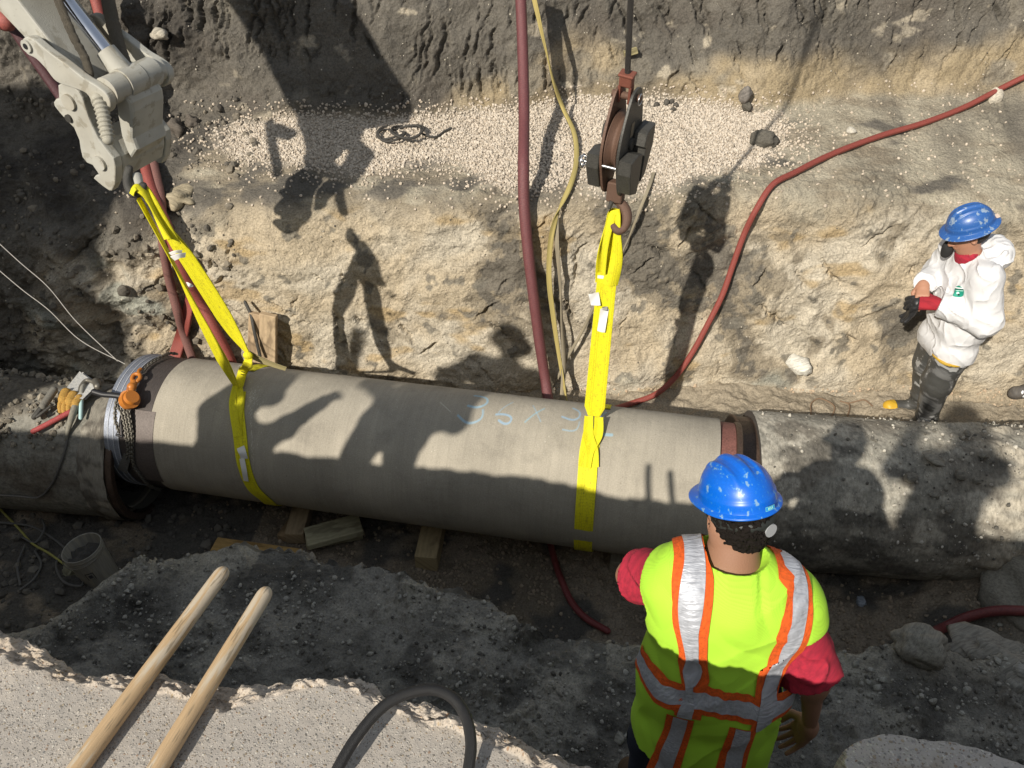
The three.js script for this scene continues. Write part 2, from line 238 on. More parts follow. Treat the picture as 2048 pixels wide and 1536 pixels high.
    c = mixc(c, COLR.mud, 0.85 * sstep(0.30, 0.42, smear + rightness * 0.95 + 0.14 * hf) * low);
    const spot = fbm(X * 5.5 + 31, Y * 5.5, 3, 3, 0.6); c = mixc(c, [0.19, 0.175, 0.145], 0.8 * sstep(0.46, 0.56, spot + 0.1 * hf) * low);
    c = mixc(c, COLR.blue, sstep(0.08, 0.3, noise(X * 1.1 + 4, 3) + 0.2 * noise(X * 5, Y * 7, 2) - 0.1) * sstep(-2.22, -2.34, v) * low);
    const b1 = sstep(0.25, 0.5, fbm(X * 2.6 + 3, Y * 2.6, 21, 3)) * (1 - sstep(-2.9, -2.2, X)); c = mixc(c, COLR.blue, 0.9 * b1 * low);
    // bench top: trodden grey earth, cream gravel where it was tipped
    const bc = mixc(COLR.umber, COLR.clay, sstep(-0.2, 0.4, fbm(X * 1.8, s * 5, 3, 4) + 0.12 * X)); 
    c = mixc(c, mixc(bc, COLR.mud, sstep(0.1, 0.5, fbm(X * 2.2, s * 4, 8, 4) - 0.15 * X)), sstep(1.86, 2.06, s + 0.1 * noise(X * 3, Y * 2, 5) + 0.05 * noise(X * 11, Y * 9, 1)));
    c = mixc(c, COLR.gravel, G);
    // upper cut: dark plastic mud over a sandy seam at its foot
    const seam = (s - 3) + 0.16 * noise(X * 1.6, 3) + 0.07 * noise(X * 6, Y * 6, 1) + pws([[-3, 0.2], [-1.4, 0.12], [-0.6, -0.1], [0.0, -0.32], [0.5, -0.05], [1.3, -0.2], [2.2, -0.2], [3, -0.28]], X);
    let uc = mixc(mixc([0.36, 0.29, 0.185], COLR.sand, 0.35 * sstep(-0.1, 0.5, fbm(X * 3, Y * 3, 4, 3))), COLR.mud, sstep(0.02, 0.2, seam));
    uc = mixc(uc, [0.115, 0.099, 0.082], 0.7 * sstep(0.05, 0.5, fbm(X * 1.3, Y * 1.6, 30, 4)));
    uc = mixc(uc, [0.26, 0.235, 0.19], 0.75 * sstep(0.25, 0.6, fbm(X * 2.1 + 9, Y * 2.4, 14, 4)));
    const chalk = sstep(0.52, 0.72, fbm(X * 3.6 + 1, Y * 4.6, 40, 4, 0.6) + 0.35 * Math.exp(-Math.pow((X - 2.15) / 0.13, 2)) + 0.3 * Math.exp(-Math.pow((X - 0.45) / 0.4, 2) - Math.pow((Y + 0.42) / 0.1, 2)));
    uc = mixc(uc, [0.5, 0.44, 0.34], 0.8 * chalk);
    c = mixc(c, uc, sstep(2.93, 3.03, s + 0.04 * noise(X * 7, 3)));
    // the dark slump at the far left
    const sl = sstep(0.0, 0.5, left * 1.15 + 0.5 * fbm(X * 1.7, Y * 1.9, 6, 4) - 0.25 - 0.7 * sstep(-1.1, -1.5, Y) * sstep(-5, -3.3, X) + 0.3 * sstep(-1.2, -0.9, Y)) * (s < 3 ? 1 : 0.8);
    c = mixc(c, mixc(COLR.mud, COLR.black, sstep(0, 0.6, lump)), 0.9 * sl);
    c = mixc(c, [0.3, 0.25, 0.18], 0.8 * foot);
    c = mixc(c, c.map((q) => q * 0.72), patch * 0.6);
    const tone = 1 + 0.1 * noise(X * 8, Y * 8, 2) + 0.07 * noise(X * 25, Y * 25, 2);
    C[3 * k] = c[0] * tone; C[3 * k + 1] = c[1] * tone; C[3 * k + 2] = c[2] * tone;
  }
  const I = new Uint32Array(nx * ns * 6); let q = 0;
  for (let j = 0; j < ns; j++) for (let i = 0; i < nx; i++) { const a = j * W + i, b = a + 1, c = a + W, d = c + 1; I[q++] = a; I[q++] = b; I[q++] = d; I[q++] = a; I[q++] = d; I[q++] = c; }
  const g = new THREE.BufferGeometry(); g.setAttribute('position', new THREE.BufferAttribute(P, 3)); g.setAttribute('uv', new THREE.BufferAttribute(Tuv, 2)); g.setAttribute('color', new THREE.BufferAttribute(C, 3)); g.setIndex(new THREE.BufferAttribute(I, 1)); g.computeVertexNormals();
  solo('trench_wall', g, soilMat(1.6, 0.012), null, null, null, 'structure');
  WALL.P = P; WALL.smap = smap; WALL.W = W; WALL.ns = ns; WALL.dx = dxm; WALL.N = g.attributes.normal.array;
}
// pit floor under and in front of the pipes
const floorY = (x, z) => {
  let y = -2.93 + 0.05 * noise(x * 1.1, z * 1.3) + 0.03 * fbm(x * 3.2, z * 3.2, 2, 3);
  const right = sstep(1.9, 3.3, x + 0.15 * noise(z * 2, 4));                        // earth slumped over the right pipe
  y += (right * (0.5 * sstep(-2.1, -3.4, z) + 0.2) + sstep(2.2, 3.2, x) * sstep(-2.9, -2.2, z) * 0.6) * sstep(-4.7, -4.2, z);
  y += 0.45 * sstep(-2.3, -3.4, x) * sstep(-3.6, -2.4, z) * 0.6;
  y += 0.5 * sstep(-4.12, -4.55, z + 0.05 * noise(x * 3, 1)) ;                          // bedding banked behind the pipe
  y += 0.10 * Math.max(0, noise(x * 1.5 + 3, z * 1.7, 6)) * sstep(0.2, 0.8, x) + 0.02 * ridged(x * 5, z * 5, 1, 3);
  return y;
};
function sheet(name, x0, x1, z0, z1, nx, nz, yf, cf, mat, disp) {
  const g = gridGeo(nx, nz, (u, v) => { const x = lerp(x0, x1, u), z = lerp(z0, z1, v); return disp ? disp(x, z) : V(x, yf(x, z), z); }, (u, v) => [lerp(x0, x1, u), lerp(z0, z1, v)], (p) => cf(p.x, p.y, p.z));
  { const n = g.attributes.normal; if (n.getY(Math.floor(n.count / 2)) < 0) { const I = g.index.array; for (let i = 0; i < I.length; i += 3) { const t = I[i]; I[i] = I[i + 1]; I[i + 1] = t; } g.computeVertexNormals(); } }
  return solo(name, g, mat, null, null, null, 'structure');
}
const GROUND = [];
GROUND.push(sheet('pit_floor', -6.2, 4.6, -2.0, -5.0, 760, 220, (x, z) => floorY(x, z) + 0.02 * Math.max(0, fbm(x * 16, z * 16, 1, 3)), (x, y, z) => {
  let c = mixc([0.2, 0.165, 0.12], [0.3, 0.25, 0.19], sstep(-0.3, 0.4, fbm(x * 2, z * 2, 5, 4)));
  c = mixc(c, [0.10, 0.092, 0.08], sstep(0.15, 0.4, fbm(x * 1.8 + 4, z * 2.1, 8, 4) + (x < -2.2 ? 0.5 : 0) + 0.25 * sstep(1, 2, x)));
  c = mixc(c, [0.42, 0.36, 0.27], 0.8 * sstep(-4.2, -4.5, z)); c = mixc(c, [0.34, 0.3, 0.235], 0.85 * sstep(2.25, 2.9, x + 0.2 * noise(z * 3, 2)) * sstep(-0.3, 0.2, noise(x * 3, z * 3, 4)));
  return c;
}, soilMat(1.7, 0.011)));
// the near ledge, cut below the slab: soil face, ledge, broken rim and the drop into the pit
const rimZ = (x) => pws([[-6, -1.2], [-3.2, -1.25], [-2.75, -1.6], [-2.33, -1.97], [-2.02, -2.34], [-1.57, -2.48], [-0.97, -2.42], [-0.54, -2.33], [0.056, -2.15], [0.61, -2.16], [1.28, -2.23], [1.45, -2.28], [1.61, -2.36], [1.8, -2.27], [2.03, -2.32], [4.6, -2.7]], x) + 0.05 * noise(x * 4, 1) + 0.03 * noise(x * 11, 2) + 0.015 * noise(x * 29, 3);
const slabEdge = (x) => pw([[-9, -1.05], [-3, -1.03], [-1.6, -1.0], [-1.38, -0.985], [-1.26, -0.975], [-1.13, -0.92], [-1.05, -0.88], [-0.93, -0.885], [-0.82, -0.895], [-0.70, -0.885], [-0.62, -0.905], [-0.55, -0.925], [-0.46, -0.93], [-0.40, -0.915], [-0.3, -0.895], [-0.2, -0.875], [-0.114, -0.848], [0.04, -0.8], [0.3, -0.74], [1, -0.72], [9, -0.72]], x) + 0.012 * noise(x * 13, 1) + 0.007 * noise(x * 37, 2);
const ledgeY = (x, z, r) => -1.66 - 0.02 * x + 0.03 * noise(x * 1.6, z * 1.9, 3) + 0.22 * sstep(-1.35, -0.95, z) + 0.02 * sstep(0.35, 0.05, z - r) + 0.85 * Math.exp(-Math.pow((x + 2.5) / 0.35, 2) - Math.pow((z + 1.1) / 0.3, 2));
{
  const nx = 820, nz = 330, x0 = -3.6, x1 = 3.0;
  const g = gridGeo(nx, nz, (u, v) => {
    const x = lerp(x0, x1, u), r = rimZ(x); let y, z;
    const a = 0.16, b = 0.84;                                        // face under the slab | ledge | drop
    if (v < a) { const t = v / a; z = slabEdge(x) + 0.22 - 0.28 * t + 0.05 * noise(x * 3, t * 3, 3); y = lerp(-0.15, ledgeY(x, z, r), t); }
    else if (v < b) { const t = (v - a) / (b - a); z = lerp(slabEdge(x) - 0.06, r, t); y = ledgeY(x, z, r); }
    else { const t = (v - b) / (1 - b); z = r - 0.12 * t - 0.05 * Math.sin(t * 3.1) + 0.06 * noise(x * 3, t * 3, 5); y = lerp(ledgeY(x, r, r), -3.05, t * t * 0.6 + t * 0.4); }
    const flat = sstep(a, a + 0.04, v) * (1 - sstep(b - 0.01, b + 0.05, v));
    const lump = fbm(x * 3.5, z * 3.5, y * 3, 4, 0.55), clod = Math.max(0, fbm(x * 11, z * 11, y * 11, 3, 0.6)), fine = fbm(x * 38, z * 38, y * 38, 2);
    const patch = sstep(-0.25, 0.3, fbm(x * 2.1 + 5, z * 2.1, 4, 3));
    const d = 0.04 * lump + (0.012 + 0.045 * patch) * (clod - 0.12) + 0.006 * fine;
    return V(x + 0.02 * noise(x * 8, z * 8, y * 4), y + d * (0.35 + 0.65 * flat), z + d * (1 - flat) * (v > b ? -1 : 0.5));
  }, (u, v, p) => [p.x, p.z - p.y * (v < 0.16 || v > 0.84 ? 1 : 0)], (p, u, v) => {
    let c = mixc([0.165, 0.157, 0.138], [0.29, 0.276, 0.243], sstep(-0.25, 0.45, fbm(p.x * 1.9, p.z * 2.1, 3, 4, 0.6)));
    c = mixc(c, [0.38, 0.36, 0.31], 0.75 * sstep(0.15, 0.5, fbm(p.x * 3.4 + 8, p.z * 3.4, 5, 4, 0.6)));
    c = mixc(c, [0.075, 0.07, 0.062], 0.75 * sstep(0.15, 0.45, fbm(p.x * 3 + 2, p.z * 3.2, 11, 4, 0.6)));
    c = mixc(c, [0.42, 0.39, 0.32], 0.7 * sstep(0.74, 0.84, v + 0.05 * noise(p.x * 6, 4)) * sstep(-0.2, 0.2, noise(p.x * 2.2, 8) + (p.x > 0.2 ? 0.4 : p.x < -1.5 ? 0.3 : -0.25)));
    const t = 1 + 0.12 * noise(p.x * 20, p.z * 20, p.y * 20); return c.map((q) => q * t);
  });
  { const n = g.attributes.normal, k = Math.floor((nz / 2) * (nx + 1) + nx / 2); if (n.getY(k) < 0) { const I = g.index.array; for (let i = 0; i < I.length; i += 3) { const t = I[i]; I[i] = I[i + 1]; I[i + 1] = t; } g.computeVertexNormals(); } }
  GROUND.push(solo('ledge', g, soilMat(2.2, 0.009), null, null, null, 'structure'));
}
// concrete slab: worn top with exposed aggregate, broken edge
T.aggregate = null;
{
  const n = 1024, cv = document.createElement('canvas'); cv.width = cv.height = n; const q = cv.getContext('2d'); const r = RNG(21);
  q.fillStyle = '#b3aaa0'; q.fillRect(0, 0, n, n);
  const cvb = document.createElement('canvas'); cvb.width = cvb.height = n; const qb = cvb.getContext('2d'); qb.fillStyle = '#808080'; qb.fillRect(0, 0, n, n);
  const blot = (ctx, x, y, s, fill) => { ctx.fillStyle = fill; for (const ox of [-n, 0, n]) for (const oy of [-n, 0, n]) if (x + ox > -s && x + ox < n + s && y + oy > -s && y + oy < n + s) { ctx.beginPath(); ctx.ellipse(x + ox, y + oy, s, s * (0.55 + 0.4 * ((x * 7 + y) % 1)), (x * 13) % 6.28, 0, 6.3); ctx.fill(); } };
  for (let i = 0; i < 16000; i++) { const x = r() * n, y = r() * n, s = 1 + r() * 2.6, k = r(); const L = k < 0.5 ? 178 + r() * 40 : 120 + r() * 50; blot(q, x, y, s, `rgba(${L | 0},${(L * 0.965) | 0},${(L * 0.92) | 0},0.6)`); blot(qb, x, y, s, k < 0.5 ? 'rgba(190,190,190,0.5)' : 'rgba(60,60,60,0.5)'); }
  const tones = ['#9a9186', '#87817a', '#a2988a', '#7d766c', '#a89880', '#958672', '#c9c0b2', '#cfc8bc', '#8d8a86', '#99806c'];
  for (let i = 0; i < 5200; i++) { const x = r() * n, y = r() * n, s = 1.4 + Math.pow(r(), 2) * 4.8; blot(q, x, y, s, tones[(r() * tones.length) | 0]); blot(qb, x, y, s, 'rgba(215,215,215,0.7)'); }
  for (let i = 0; i < 700; i++) { const x = r() * n, y = r() * n, s = 0.8 + r() * 1.5; blot(q, x, y, s, '#5a544c'); blot(qb, x, y, s, '#202020'); }
  T.aggregate = new THREE.CanvasTexture(cv); T.aggregate.colorSpace = THREE.SRGBColorSpace; T.aggregateBump = new THREE.CanvasTexture(cvb);
  for (const t of [T.aggregate, T.aggregateBump]) { t.wrapS = t.wrapT = THREE.RepeatWrapping; t.magFilter = THREE.LinearFilter; }
}
const slabMat = std({ vertexColors: true, map: rep(T.aggregate, 2), bumpMap: rep(T.aggregateBump, 2), bumpScale: 0.003, roughness: 0.9 });
{
  const slab = new THREE.Group(); slab.name = 'concrete_slab'; slab.userData.kind = 'structure'; scene.add(slab);
  const nx = 640, nz = 170, x0 = -1.9, x1 = 0.75, zin = -0.25;
  const f = (u, v, X0, X1) => {
    const x = lerp(X0, X1, u), e = slabEdge(x), band = 0.035 + 0.05 * sstep(-0.35, 0.5, noise(x * 3.5, 4)) + 0.012 * noise(x * 17, 1);
    if (v < 0.62) { const z = lerp(zin, e + band, v / 0.62); return V(x, 0.003 * fbm(x * 6, z * 6, 1, 3) + 0.0014 * fbm(x * 60, z * 60, 1, 2), z); }
    const t = (v - 0.62) / 0.38; let z, y;
    if (t < 0.55) { const s = t / 0.55; z = lerp(e + band, e, s); y = -0.05 * s * s * (0.6 + 0.6 * noise(x * 5, 7)) - 0.006 * s; } else { const s = (t - 0.55) / 0.45; z = e + 0.05 * s + 0.02 * noise(x * 6, s * 3); y = -0.04 - 0.16 * s; }
    const rgh = sstep(0, 0.12, t) * (0.011 * fbm(x * 26, z * 26, y * 26, 4, 0.6) + 0.016 * Math.max(0, ridged(x * 9, z * 9, y * 14, 3, 0.55) - 0.7) + 0.016 * Math.floor(3 * noise(x * 16 + 0.8 * noise(x * 40, z * 40), z * 22, 5)) / 3 + 0.006 * Math.floor(3 * noise(x * 45, z * 50, 8)) / 3);
    return V(x, y + rgh, z - rgh * 0.6 * sstep(0.4, 1, t));
  };
  const colr = (p, u, v) => { const t = sstep(0.60, 0.66, v + 0.03 * noise(p.x * 15, p.z * 15)); const n = fbm(p.x * 5, p.z * 5, 2, 3); let c = mixc([0.80, 0.815, 0.82], [0.93, 0.935, 0.92], sstep(-0.2, 0.5, n)); const br = mixc([1.02, 0.98, 0.92], [0.9, 0.82, 0.7], sstep(0, 0.5, noise(p.x * 4, p.z * 4, 3))); c = mixc(c, br, 0.85 * t); const pale = sstep(0.2, -0.2, p.x + 1.25) * sstep(0.05, 0.35, fbm(p.x * 3, p.z * 3, 6, 3)); return mixc(c, [1.1, 1.08, 1.04], 0.7 * pale); };
  const flip = (g) => { const n = g.attributes.normal; if (n.getY(20) < 0) { const I = g.index.array; for (let i = 0; i < I.length; i += 3) { const t = I[i]; I[i] = I[i + 1]; I[i + 1] = t; } g.computeVertexNormals(); } return g; };
  part('slab_top', flip(gridGeo(nx, nz, (u, v) => f(u, v, x0, x1), (u, v, p) => [p.x, p.z - Math.min(0, p.y)], colr)), slabMat, slab);
  const rest = [[-9, x0], [x1, 9]].map(([a, b]) => flip(gridGeo(120, 60, (u, v) => f(u, v, a, b), (u, v, p) => [p.x, p.z - Math.min(0, p.y)], colr)));
  const back = new THREE.PlaneGeometry(60, 24, 1, 1); back.rotateX(-Math.PI / 2); back.translate(0, 0, 12 + zin); { const u = back.attributes.uv, p = back.attributes.position; for (let i = 0; i < u.count; i++) u.setXY(i, p.getX(i), p.getZ(i)); }
  part('slab_run', merge([...rest, back]), slabMat, slab);
}
// the ground beyond the cut and to both ends of the trench
{
  const gs = []; const quad = (a, b, c, d) => { const g = new THREE.BufferGeometry(); g.setAttribute('position', new THREE.Float32BufferAttribute([...a, ...b, ...c, ...d], 3)); g.setAttribute('uv', new THREE.Float32BufferAttribute([a[0], a[2], b[0], b[2], c[0], c[2], d[0], d[2]], 2)); g.setIndex([0, 1, 2, 0, 2, 3]); g.computeVertexNormals(); gs.push(g); };
  quad([-300, 0.27, -6.9], [300, 0.27, -6.9], [300, 0.2, -300], [-300, 0.2, -300]);                       // far side
  quad([-300, -0.1, 300], [300, -0.1, 300], [300, -0.1, 24], [-300, -0.1, 24]);
  for (const s of [-1, 1]) {
    const xs = s < 0 ? -6.15 : 4.55; quad([xs, -3, -0.9], [xs * 1.06, 0.1, -0.9], [xs * 1.06, 0.1, -7.4], [xs, -3, -7.4]);          // ends of the cut
    quad([xs * 1.06, 0.1, 24], [s * 300, 0.1, 24], [s * 300, 0.1, -7.4], [xs * 1.06, 0.1, -7.4]);
  }
  solo('ground', merge(gs), std({ color: col(0.24, 0.2, 0.15), map: rep(T.soilCol, 0.5), bumpMap: rep(T.soilBump, 0.5), bumpScale: 0.02, roughness: 0.95 }), null, null, null, 'structure');
}
// depth of the terrain behind each pixel of the photograph, to lay things on it
const ZB = new Float32Array(512 * 384).fill(1e9);
{
  const cm = camInv.elements, put = (P) => { for (let i = 0; i < P.length; i += 3) { const x = P[i], y = P[i + 1], z = P[i + 2], qz = -(cm[2] * x + cm[6] * y + cm[10] * z + cm[14]); if (qz < 0.3) continue; const qx = cm[0] * x + cm[4] * y + cm[8] * z + cm[12], qy = cm[1] * x + cm[5] * y + cm[9] * z + cm[13]; const X = Math.floor((1024 + FPX * qx / qz) / 4), Y = Math.floor((768 - FPX * qy / qz) / 4); if (X >= 0 && X < 512 && Y >= 0 && Y < 384) { const k = Y * 512 + X; if (qz < ZB[k]) ZB[k] = qz; } } };
  put(WALL.P); for (const g of GROUND) put(g.geometry.attributes.position.array);
}
function onGround(px, py, lift = 0) {                // the terrain seen at that pixel, lifted toward the open
  let best = 1e9; const X = Math.floor(clamp(px, 0, 2047) / 4), Y = Math.floor(clamp(py, 0, 1535) / 4); const zs = [];
  for (let r = 0; r < 12 && zs.length < 3; r++) for (let a = -r; a <= r; a++) for (let b = -r; b <= r; b++) if (Math.max(Math.abs(a), Math.abs(b)) === r) { const x = X + a, y = Y + b; if (x >= 0 && x < 512 && y >= 0 && y < 384 && ZB[y * 512 + x] < 1e8) zs.push(ZB[y * 512 + x]); }
  zs.sort((a, b) => a - b); best = zs[zs.length >> 1] ?? 6;
  return at(px, py, best - lift);
}
// ------------------------------------------------------------------ pipes
// world-space geometry is moved to its thing's base before it becomes a part
function thingAt(name, label, category, base, group) { const t = thing(name, label, category, [base.x, base.y, base.z], group); t.add2 = undefined; return t; }
function partW(name, geo, mat, parent, label) { const g = Array.isArray(geo) ? merge(geo) : geo; const o = V(); let p = parent; while (p && p !== scene) { o.add(p.position); p = p.parent; } g.translate(-o.x, -o.y, -o.z); return part(name, g, mat, parent, label); }
const PIPE = { c: V(0.43767, -2.21457, -3.71156), d: V(0.99518, 0.02094, 0.09583).normalize(), R: 0.46 };
PIPE.up = V(0, 1, 0).addScaledVector(PIPE.d, -PIPE.d.y).normalize(); PIPE.out = V().crossVectors(PIPE.d, PIPE.up).normalize();  // out: toward the camera side (+z)
const LEFT = { c: V(0, -2.51, -3.93), d: V(1, 0, 0), up: V(0, 1, 0), out: V(0, 0, 1), R: 0.47 };
const RIGHT = { c: V(0, -2.46, -3.98), d: V(1, 0, 0), up: V(0, 1, 0), out: V(0, 0, 1), R: 0.515 };
const onPipe = (P, t, th, r) => P.c.clone().addScaledVector(P.d, t).addScaledVector(P.up, Math.cos(th) * r).addScaledVector(P.out, Math.sin(th) * r);   // th 0 top, + toward the camera
function hitPipe(P, px, py, r = P.R) {                 // [t, th] where the pixel's ray meets the barrel
  const o = camera.position.clone().sub(P.c), v = rayDir(px, py), f = (a) => [a.dot(P.up), a.dot(P.out)], [ou, oo] = f(o), [vu, vo] = f(v);
  const A = vu * vu + vo * vo, B = ou * vu + oo * vo, C = ou * ou + oo * oo - r * r, D = B * B - A * C, s = D > 0 ? (-B - Math.sqrt(D)) / A : -B / A;
  const p = o.addScaledVector(v, s); return [p.dot(P.d), Math.atan2(p.dot(P.out), p.dot(P.up))];
}
function barrel(P, t0, t1, r, n = 96, m = 80, disp, colf) {
  return gridGeo(m, n, (u, v) => { const t = lerp(t0, t1, u), th = (v - 0.5) * Math.PI * 2; return onPipe(P, t, th, r + (disp ? disp(t, th) : 0)); }, (u, v) => [u, v], colf ? (p, u, v) => colf(lerp(t0, t1, u), (v - 0.5) * Math.PI * 2) : undefined);
}
const ringFace = (P, t, r0, r1, n = 72) => gridGeo(n, 1, (u, v) => onPipe(P, t, u * Math.PI * 2, lerp(r0, r1, v)));
// a hollow sleeve with rounded edges
function sleeve(P, t0, t1, r0, r1, n = 72, b = 0.004) {
  const prof = [[t0 + b, r1], [t1 - b, r1], [t1, r1 - b], [t1, r0 + b], [t1 - b, r0], [t0 + b, r0], [t0, r0 + b], [t0, r1 - b], [t0 + b, r1]];
  return merge(prof.slice(1).map((q, k) => gridGeo(n, 1, (u, v) => onPipe(P, lerp(prof[k][0], q[0], v), -u * Math.PI * 2, lerp(prof[k][1], q[1], v)), (u, v) => [u * 3, v * Math.abs(q[0] - prof[k][0])])));
}
const tFor = (P, px, py, r = P.R) => hitPipe(P, px, py, r)[0];
const tL0 = tFor(PIPE, 207, 880, 0.455), tL1 = tFor(PIPE, 299, 850), tR = tFor(PIPE, 1441, 900), tR1 = tFor(PIPE, 1474, 900, 0.44);
// barrel texture: trowelled mortar with fine hoop streaks, specks and the chalked figures
{
  const W = 2048, H = 1024, cv = document.createElement('canvas'); cv.width = W; cv.height = H; const q = cv.getContext('2d'), r = RNG(31), L = tR - tL1;
  const im = q.createImageData(W, H); for (let y = 0; y < H; y++) for (let x = 0; x < W; x++) { const a = x / W * L, b = y / H; const hoop = 0.03 * noise(a * 34, -Math.cos(b * 6.283) * 0.9 + 3, Math.sin(b * 6.283) * 0.9) + 0.03 * noise(a * 95, -Math.cos(b * 6.283) * 2.2, Math.sin(b * 6.283) * 2.2), blot = 0.09 * fbm(a * 2.2, -Math.cos(b * 6.283) * 1.2 + 8, Math.sin(b * 6.283) * 1.2, 4), sp = 0.10 * noise(x * 0.45, y * 0.85, 5) + 0.07 * noise(x * 0.19, y * 0.36, 9) - 0.07 * sstep(0.2, 1.0, fbm(a * 3.1 + 4, -Math.cos(b * 6.283) * 1.6, Math.sin(b * 6.283) * 1.6 + 2, 5, 0.65)); const k = 1 + hoop + blot + sp, o = (y * W + x) * 4; im.data[o] = clamp(161 * k, 0, 255); im.data[o + 1] = clamp(154 * k, 0, 255); im.data[o + 2] = clamp(140 * k, 0, 255); im.data[o + 3] = 255; }
  q.putImageData(im, 0, 0);
  const uv = (px, py) => { const [t, th] = hitPipe(PIPE, px, py); return [(t - tL1) / L * W, (th / (2 * Math.PI) + 0.5) * H]; };
  for (let i = 0; i < 900; i++) { const x = r() * W, y = r() * H, w = 0.8 + r() * 1.4; q.fillStyle = r() < 0.6 ? `rgba(214,210,196,${0.35 + r() * 0.4})` : `rgba(95,88,76,${0.3 + r() * 0.3})`; q.fillRect(x, y, w, w * (0.6 + r() * 1.6)); }
  for (let i = 0; i < 46; i++) { const x = r() * W, y = r() * H * 0.4; q.strokeStyle = `rgba(206,203,192,${0.15 + r() * 0.3})`; q.lineWidth = 0.8 + r(); q.beginPath(); q.moveTo(x, y); q.lineTo(x + (r() - 0.5) * 6, y + 6 + r() * 26); q.stroke(); }
  // the seam of white flecks right of the left sling
  for (let i = 0; i < 60; i++) { const py = 760 + i * 3.2, [x, y] = uv(500 + (py - 760) * 0.03 + (r() - 0.5) * 4, py); q.fillStyle = 'rgba(220,217,205,0.7)'; if (r() < 0.7) q.fillRect(x, y, 1.5, 2 + r() * 4); }
  for (let i = 0; i < 130; i++) { const a = r() * 6.28, d = r(), [x, y] = uv(506 + Math.cos(a) * d * 22, 795 + Math.sin(a) * d * 34); q.fillStyle = `rgba(214,212,202,${0.3 + r() * 0.3})`; q.fillRect(x, y, 1 + r() * 3, 1 + r() * 2); }
  const chalk = (pts, w, a, rgb = '150,196,228') => { const P = pts.map(([cx, cy]) => uv(860 + cx / 4.655, 760 + cy / 4.655)); for (let k = 0; k < 5; k++) { q.strokeStyle = `rgba(${rgb},${a * 0.22})`; q.lineWidth = w * (0.35 + 0.5 * r()); q.lineCap = 'round'; q.lineJoin = 'round'; q.beginPath(); q.moveTo(P[0][0] + (r() - 0.5) * 4, P[0][1] + (r() - 0.5) * 4); for (let i = 1; i < P.length - 1; i++) q.quadraticCurveTo(P[i][0], P[i][1], (P[i][0] + P[i + 1][0]) / 2 + (r() - 0.5) * 2, (P[i][1] + P[i + 1][1]) / 2); q.lineTo(P[P.length - 1][0], P[P.length - 1][1]); q.stroke(); } };
  chalk([[420, 145], [525, 155], [545, 215], [450, 262], [355, 240]], 11, 0.8); chalk([[490, 280], [500, 345], [420, 400], [330, 402], [260, 330]], 11, 0.7);
  chalk([[770, 208], [705, 240], [640, 300]], 7, 0.4); chalk([[615, 320], [690, 312], [765, 345], [745, 400], [690, 412], [640, 375]], 11, 0.75);
  chalk([[960, 240], [995, 310], [1030, 385]], 7, 0.45); chalk([[1065, 268], [980, 310], [885, 390]], 8, 0.5);
  chalk([[1330, 262], [1402, 290], [1392, 355], [1325, 378], [1230, 342]], 11, 0.75); chalk([[1390, 390], [1385, 450], [1330, 480], [1235, 462]], 9, 0.55);
  chalk([[1640, 300], [1600, 330], [1565, 375], [1520, 440]], 9, 0.65); chalk([[1560, 470], [1590, 500], [1640, 510], [1695, 512]], 12, 0.8);
  chalk([[-1780, -130], [-1740, -145], [-1650, -150]], 12, 0.8, '232,230,224'); chalk([[90, 205], [190, 295]], 3, 0.9, '226,222,210');

  T.barrel = new THREE.CanvasTexture(cv); T.barrel.colorSpace = THREE.SRGBColorSpace; T.barrel.flipY = false; T.barrel.wrapS = T.barrel.wrapT = THREE.RepeatWrapping;
}
const M = {
  barrel: std({ map: T.barrel, bumpMap: rep(T.soilBump, 6, 4), bumpScale: 0.0022, roughness: 0.88 }),
  oldConc: std({ vertexColors: true, map: rep(T.soilCol, 3, 2), bumpMap: rep(T.soilBump, 4, 3), bumpScale: 0.006, roughness: 0.92 }),
  darkSteel: std({ color: col(0.105, 0.09, 0.085), roughness: 0.55, metalness: 0.35, bumpMap: rep(T.grain, 3), bumpScale: 0.0008, map: rep(T.soilCol, 2) }),
  edgeSteel: std({ color: col(0.30, 0.33, 0.40), roughness: 0.5, metalness: 0.4, map: rep(T.soilCol, 3), bumpMap: rep(T.grain, 2), bumpScale: 0.0006 }),
  primer: std({ color: col(0.25, 0.105, 0.085), roughness: 0.7, map: rep(T.soilCol, 2), bumpMap: rep(T.grain, 2), bumpScale: 0.0006 }),
  brownSteel: std({ color: col(0.095, 0.062, 0.045), roughness: 0.42, metalness: 0.2, map: rep(T.soilCol, 2), bumpMap: rep(T.soilBump, 1), bumpScale: 0.004 }),
  rust: std({ color: col(0.17, 0.098, 0.068), roughness: 0.62, metalness: 0.1, map: rep(T.soilCol, 3), bumpMap: rep(T.grain, 3), bumpScale: 0.0008 }),
  rustRed: std({ color: col(0.30, 0.105, 0.07), roughness: 0.65, metalness: 0.25, map: rep(T.soilCol, 3), bumpMap: rep(T.grain, 3), bumpScale: 0.0008 }),
  blackIron: std({ color: col(0.075, 0.072, 0.064), roughness: 0.5, metalness: 0.15, map: rep(T.soilCol, 3), bumpMap: rep(T.grain, 2), bumpScale: 0.001 }),
  zinc: std({ color: col(0.6, 0.61, 0.62), roughness: 0.28, metalness: 0.9 }),
  chainSteel: std({ color: col(0.2, 0.185, 0.155), roughness: 0.5, metalness: 0.6 }),
  orange: std({ color: col(0.62, 0.22, 0.035), roughness: 0.42, map: rep(T.soilCol, 2) }),
  sling: std({ color: col(0.82, 0.74, 0.02), roughness: 0.75 }),
  label: std({ color: col(0.8, 0.79, 0.76), roughness: 0.6, side: THREE.DoubleSide }),
  black: std({ color: col(0.018, 0.018, 0.02), roughness: 0.5 }),
};
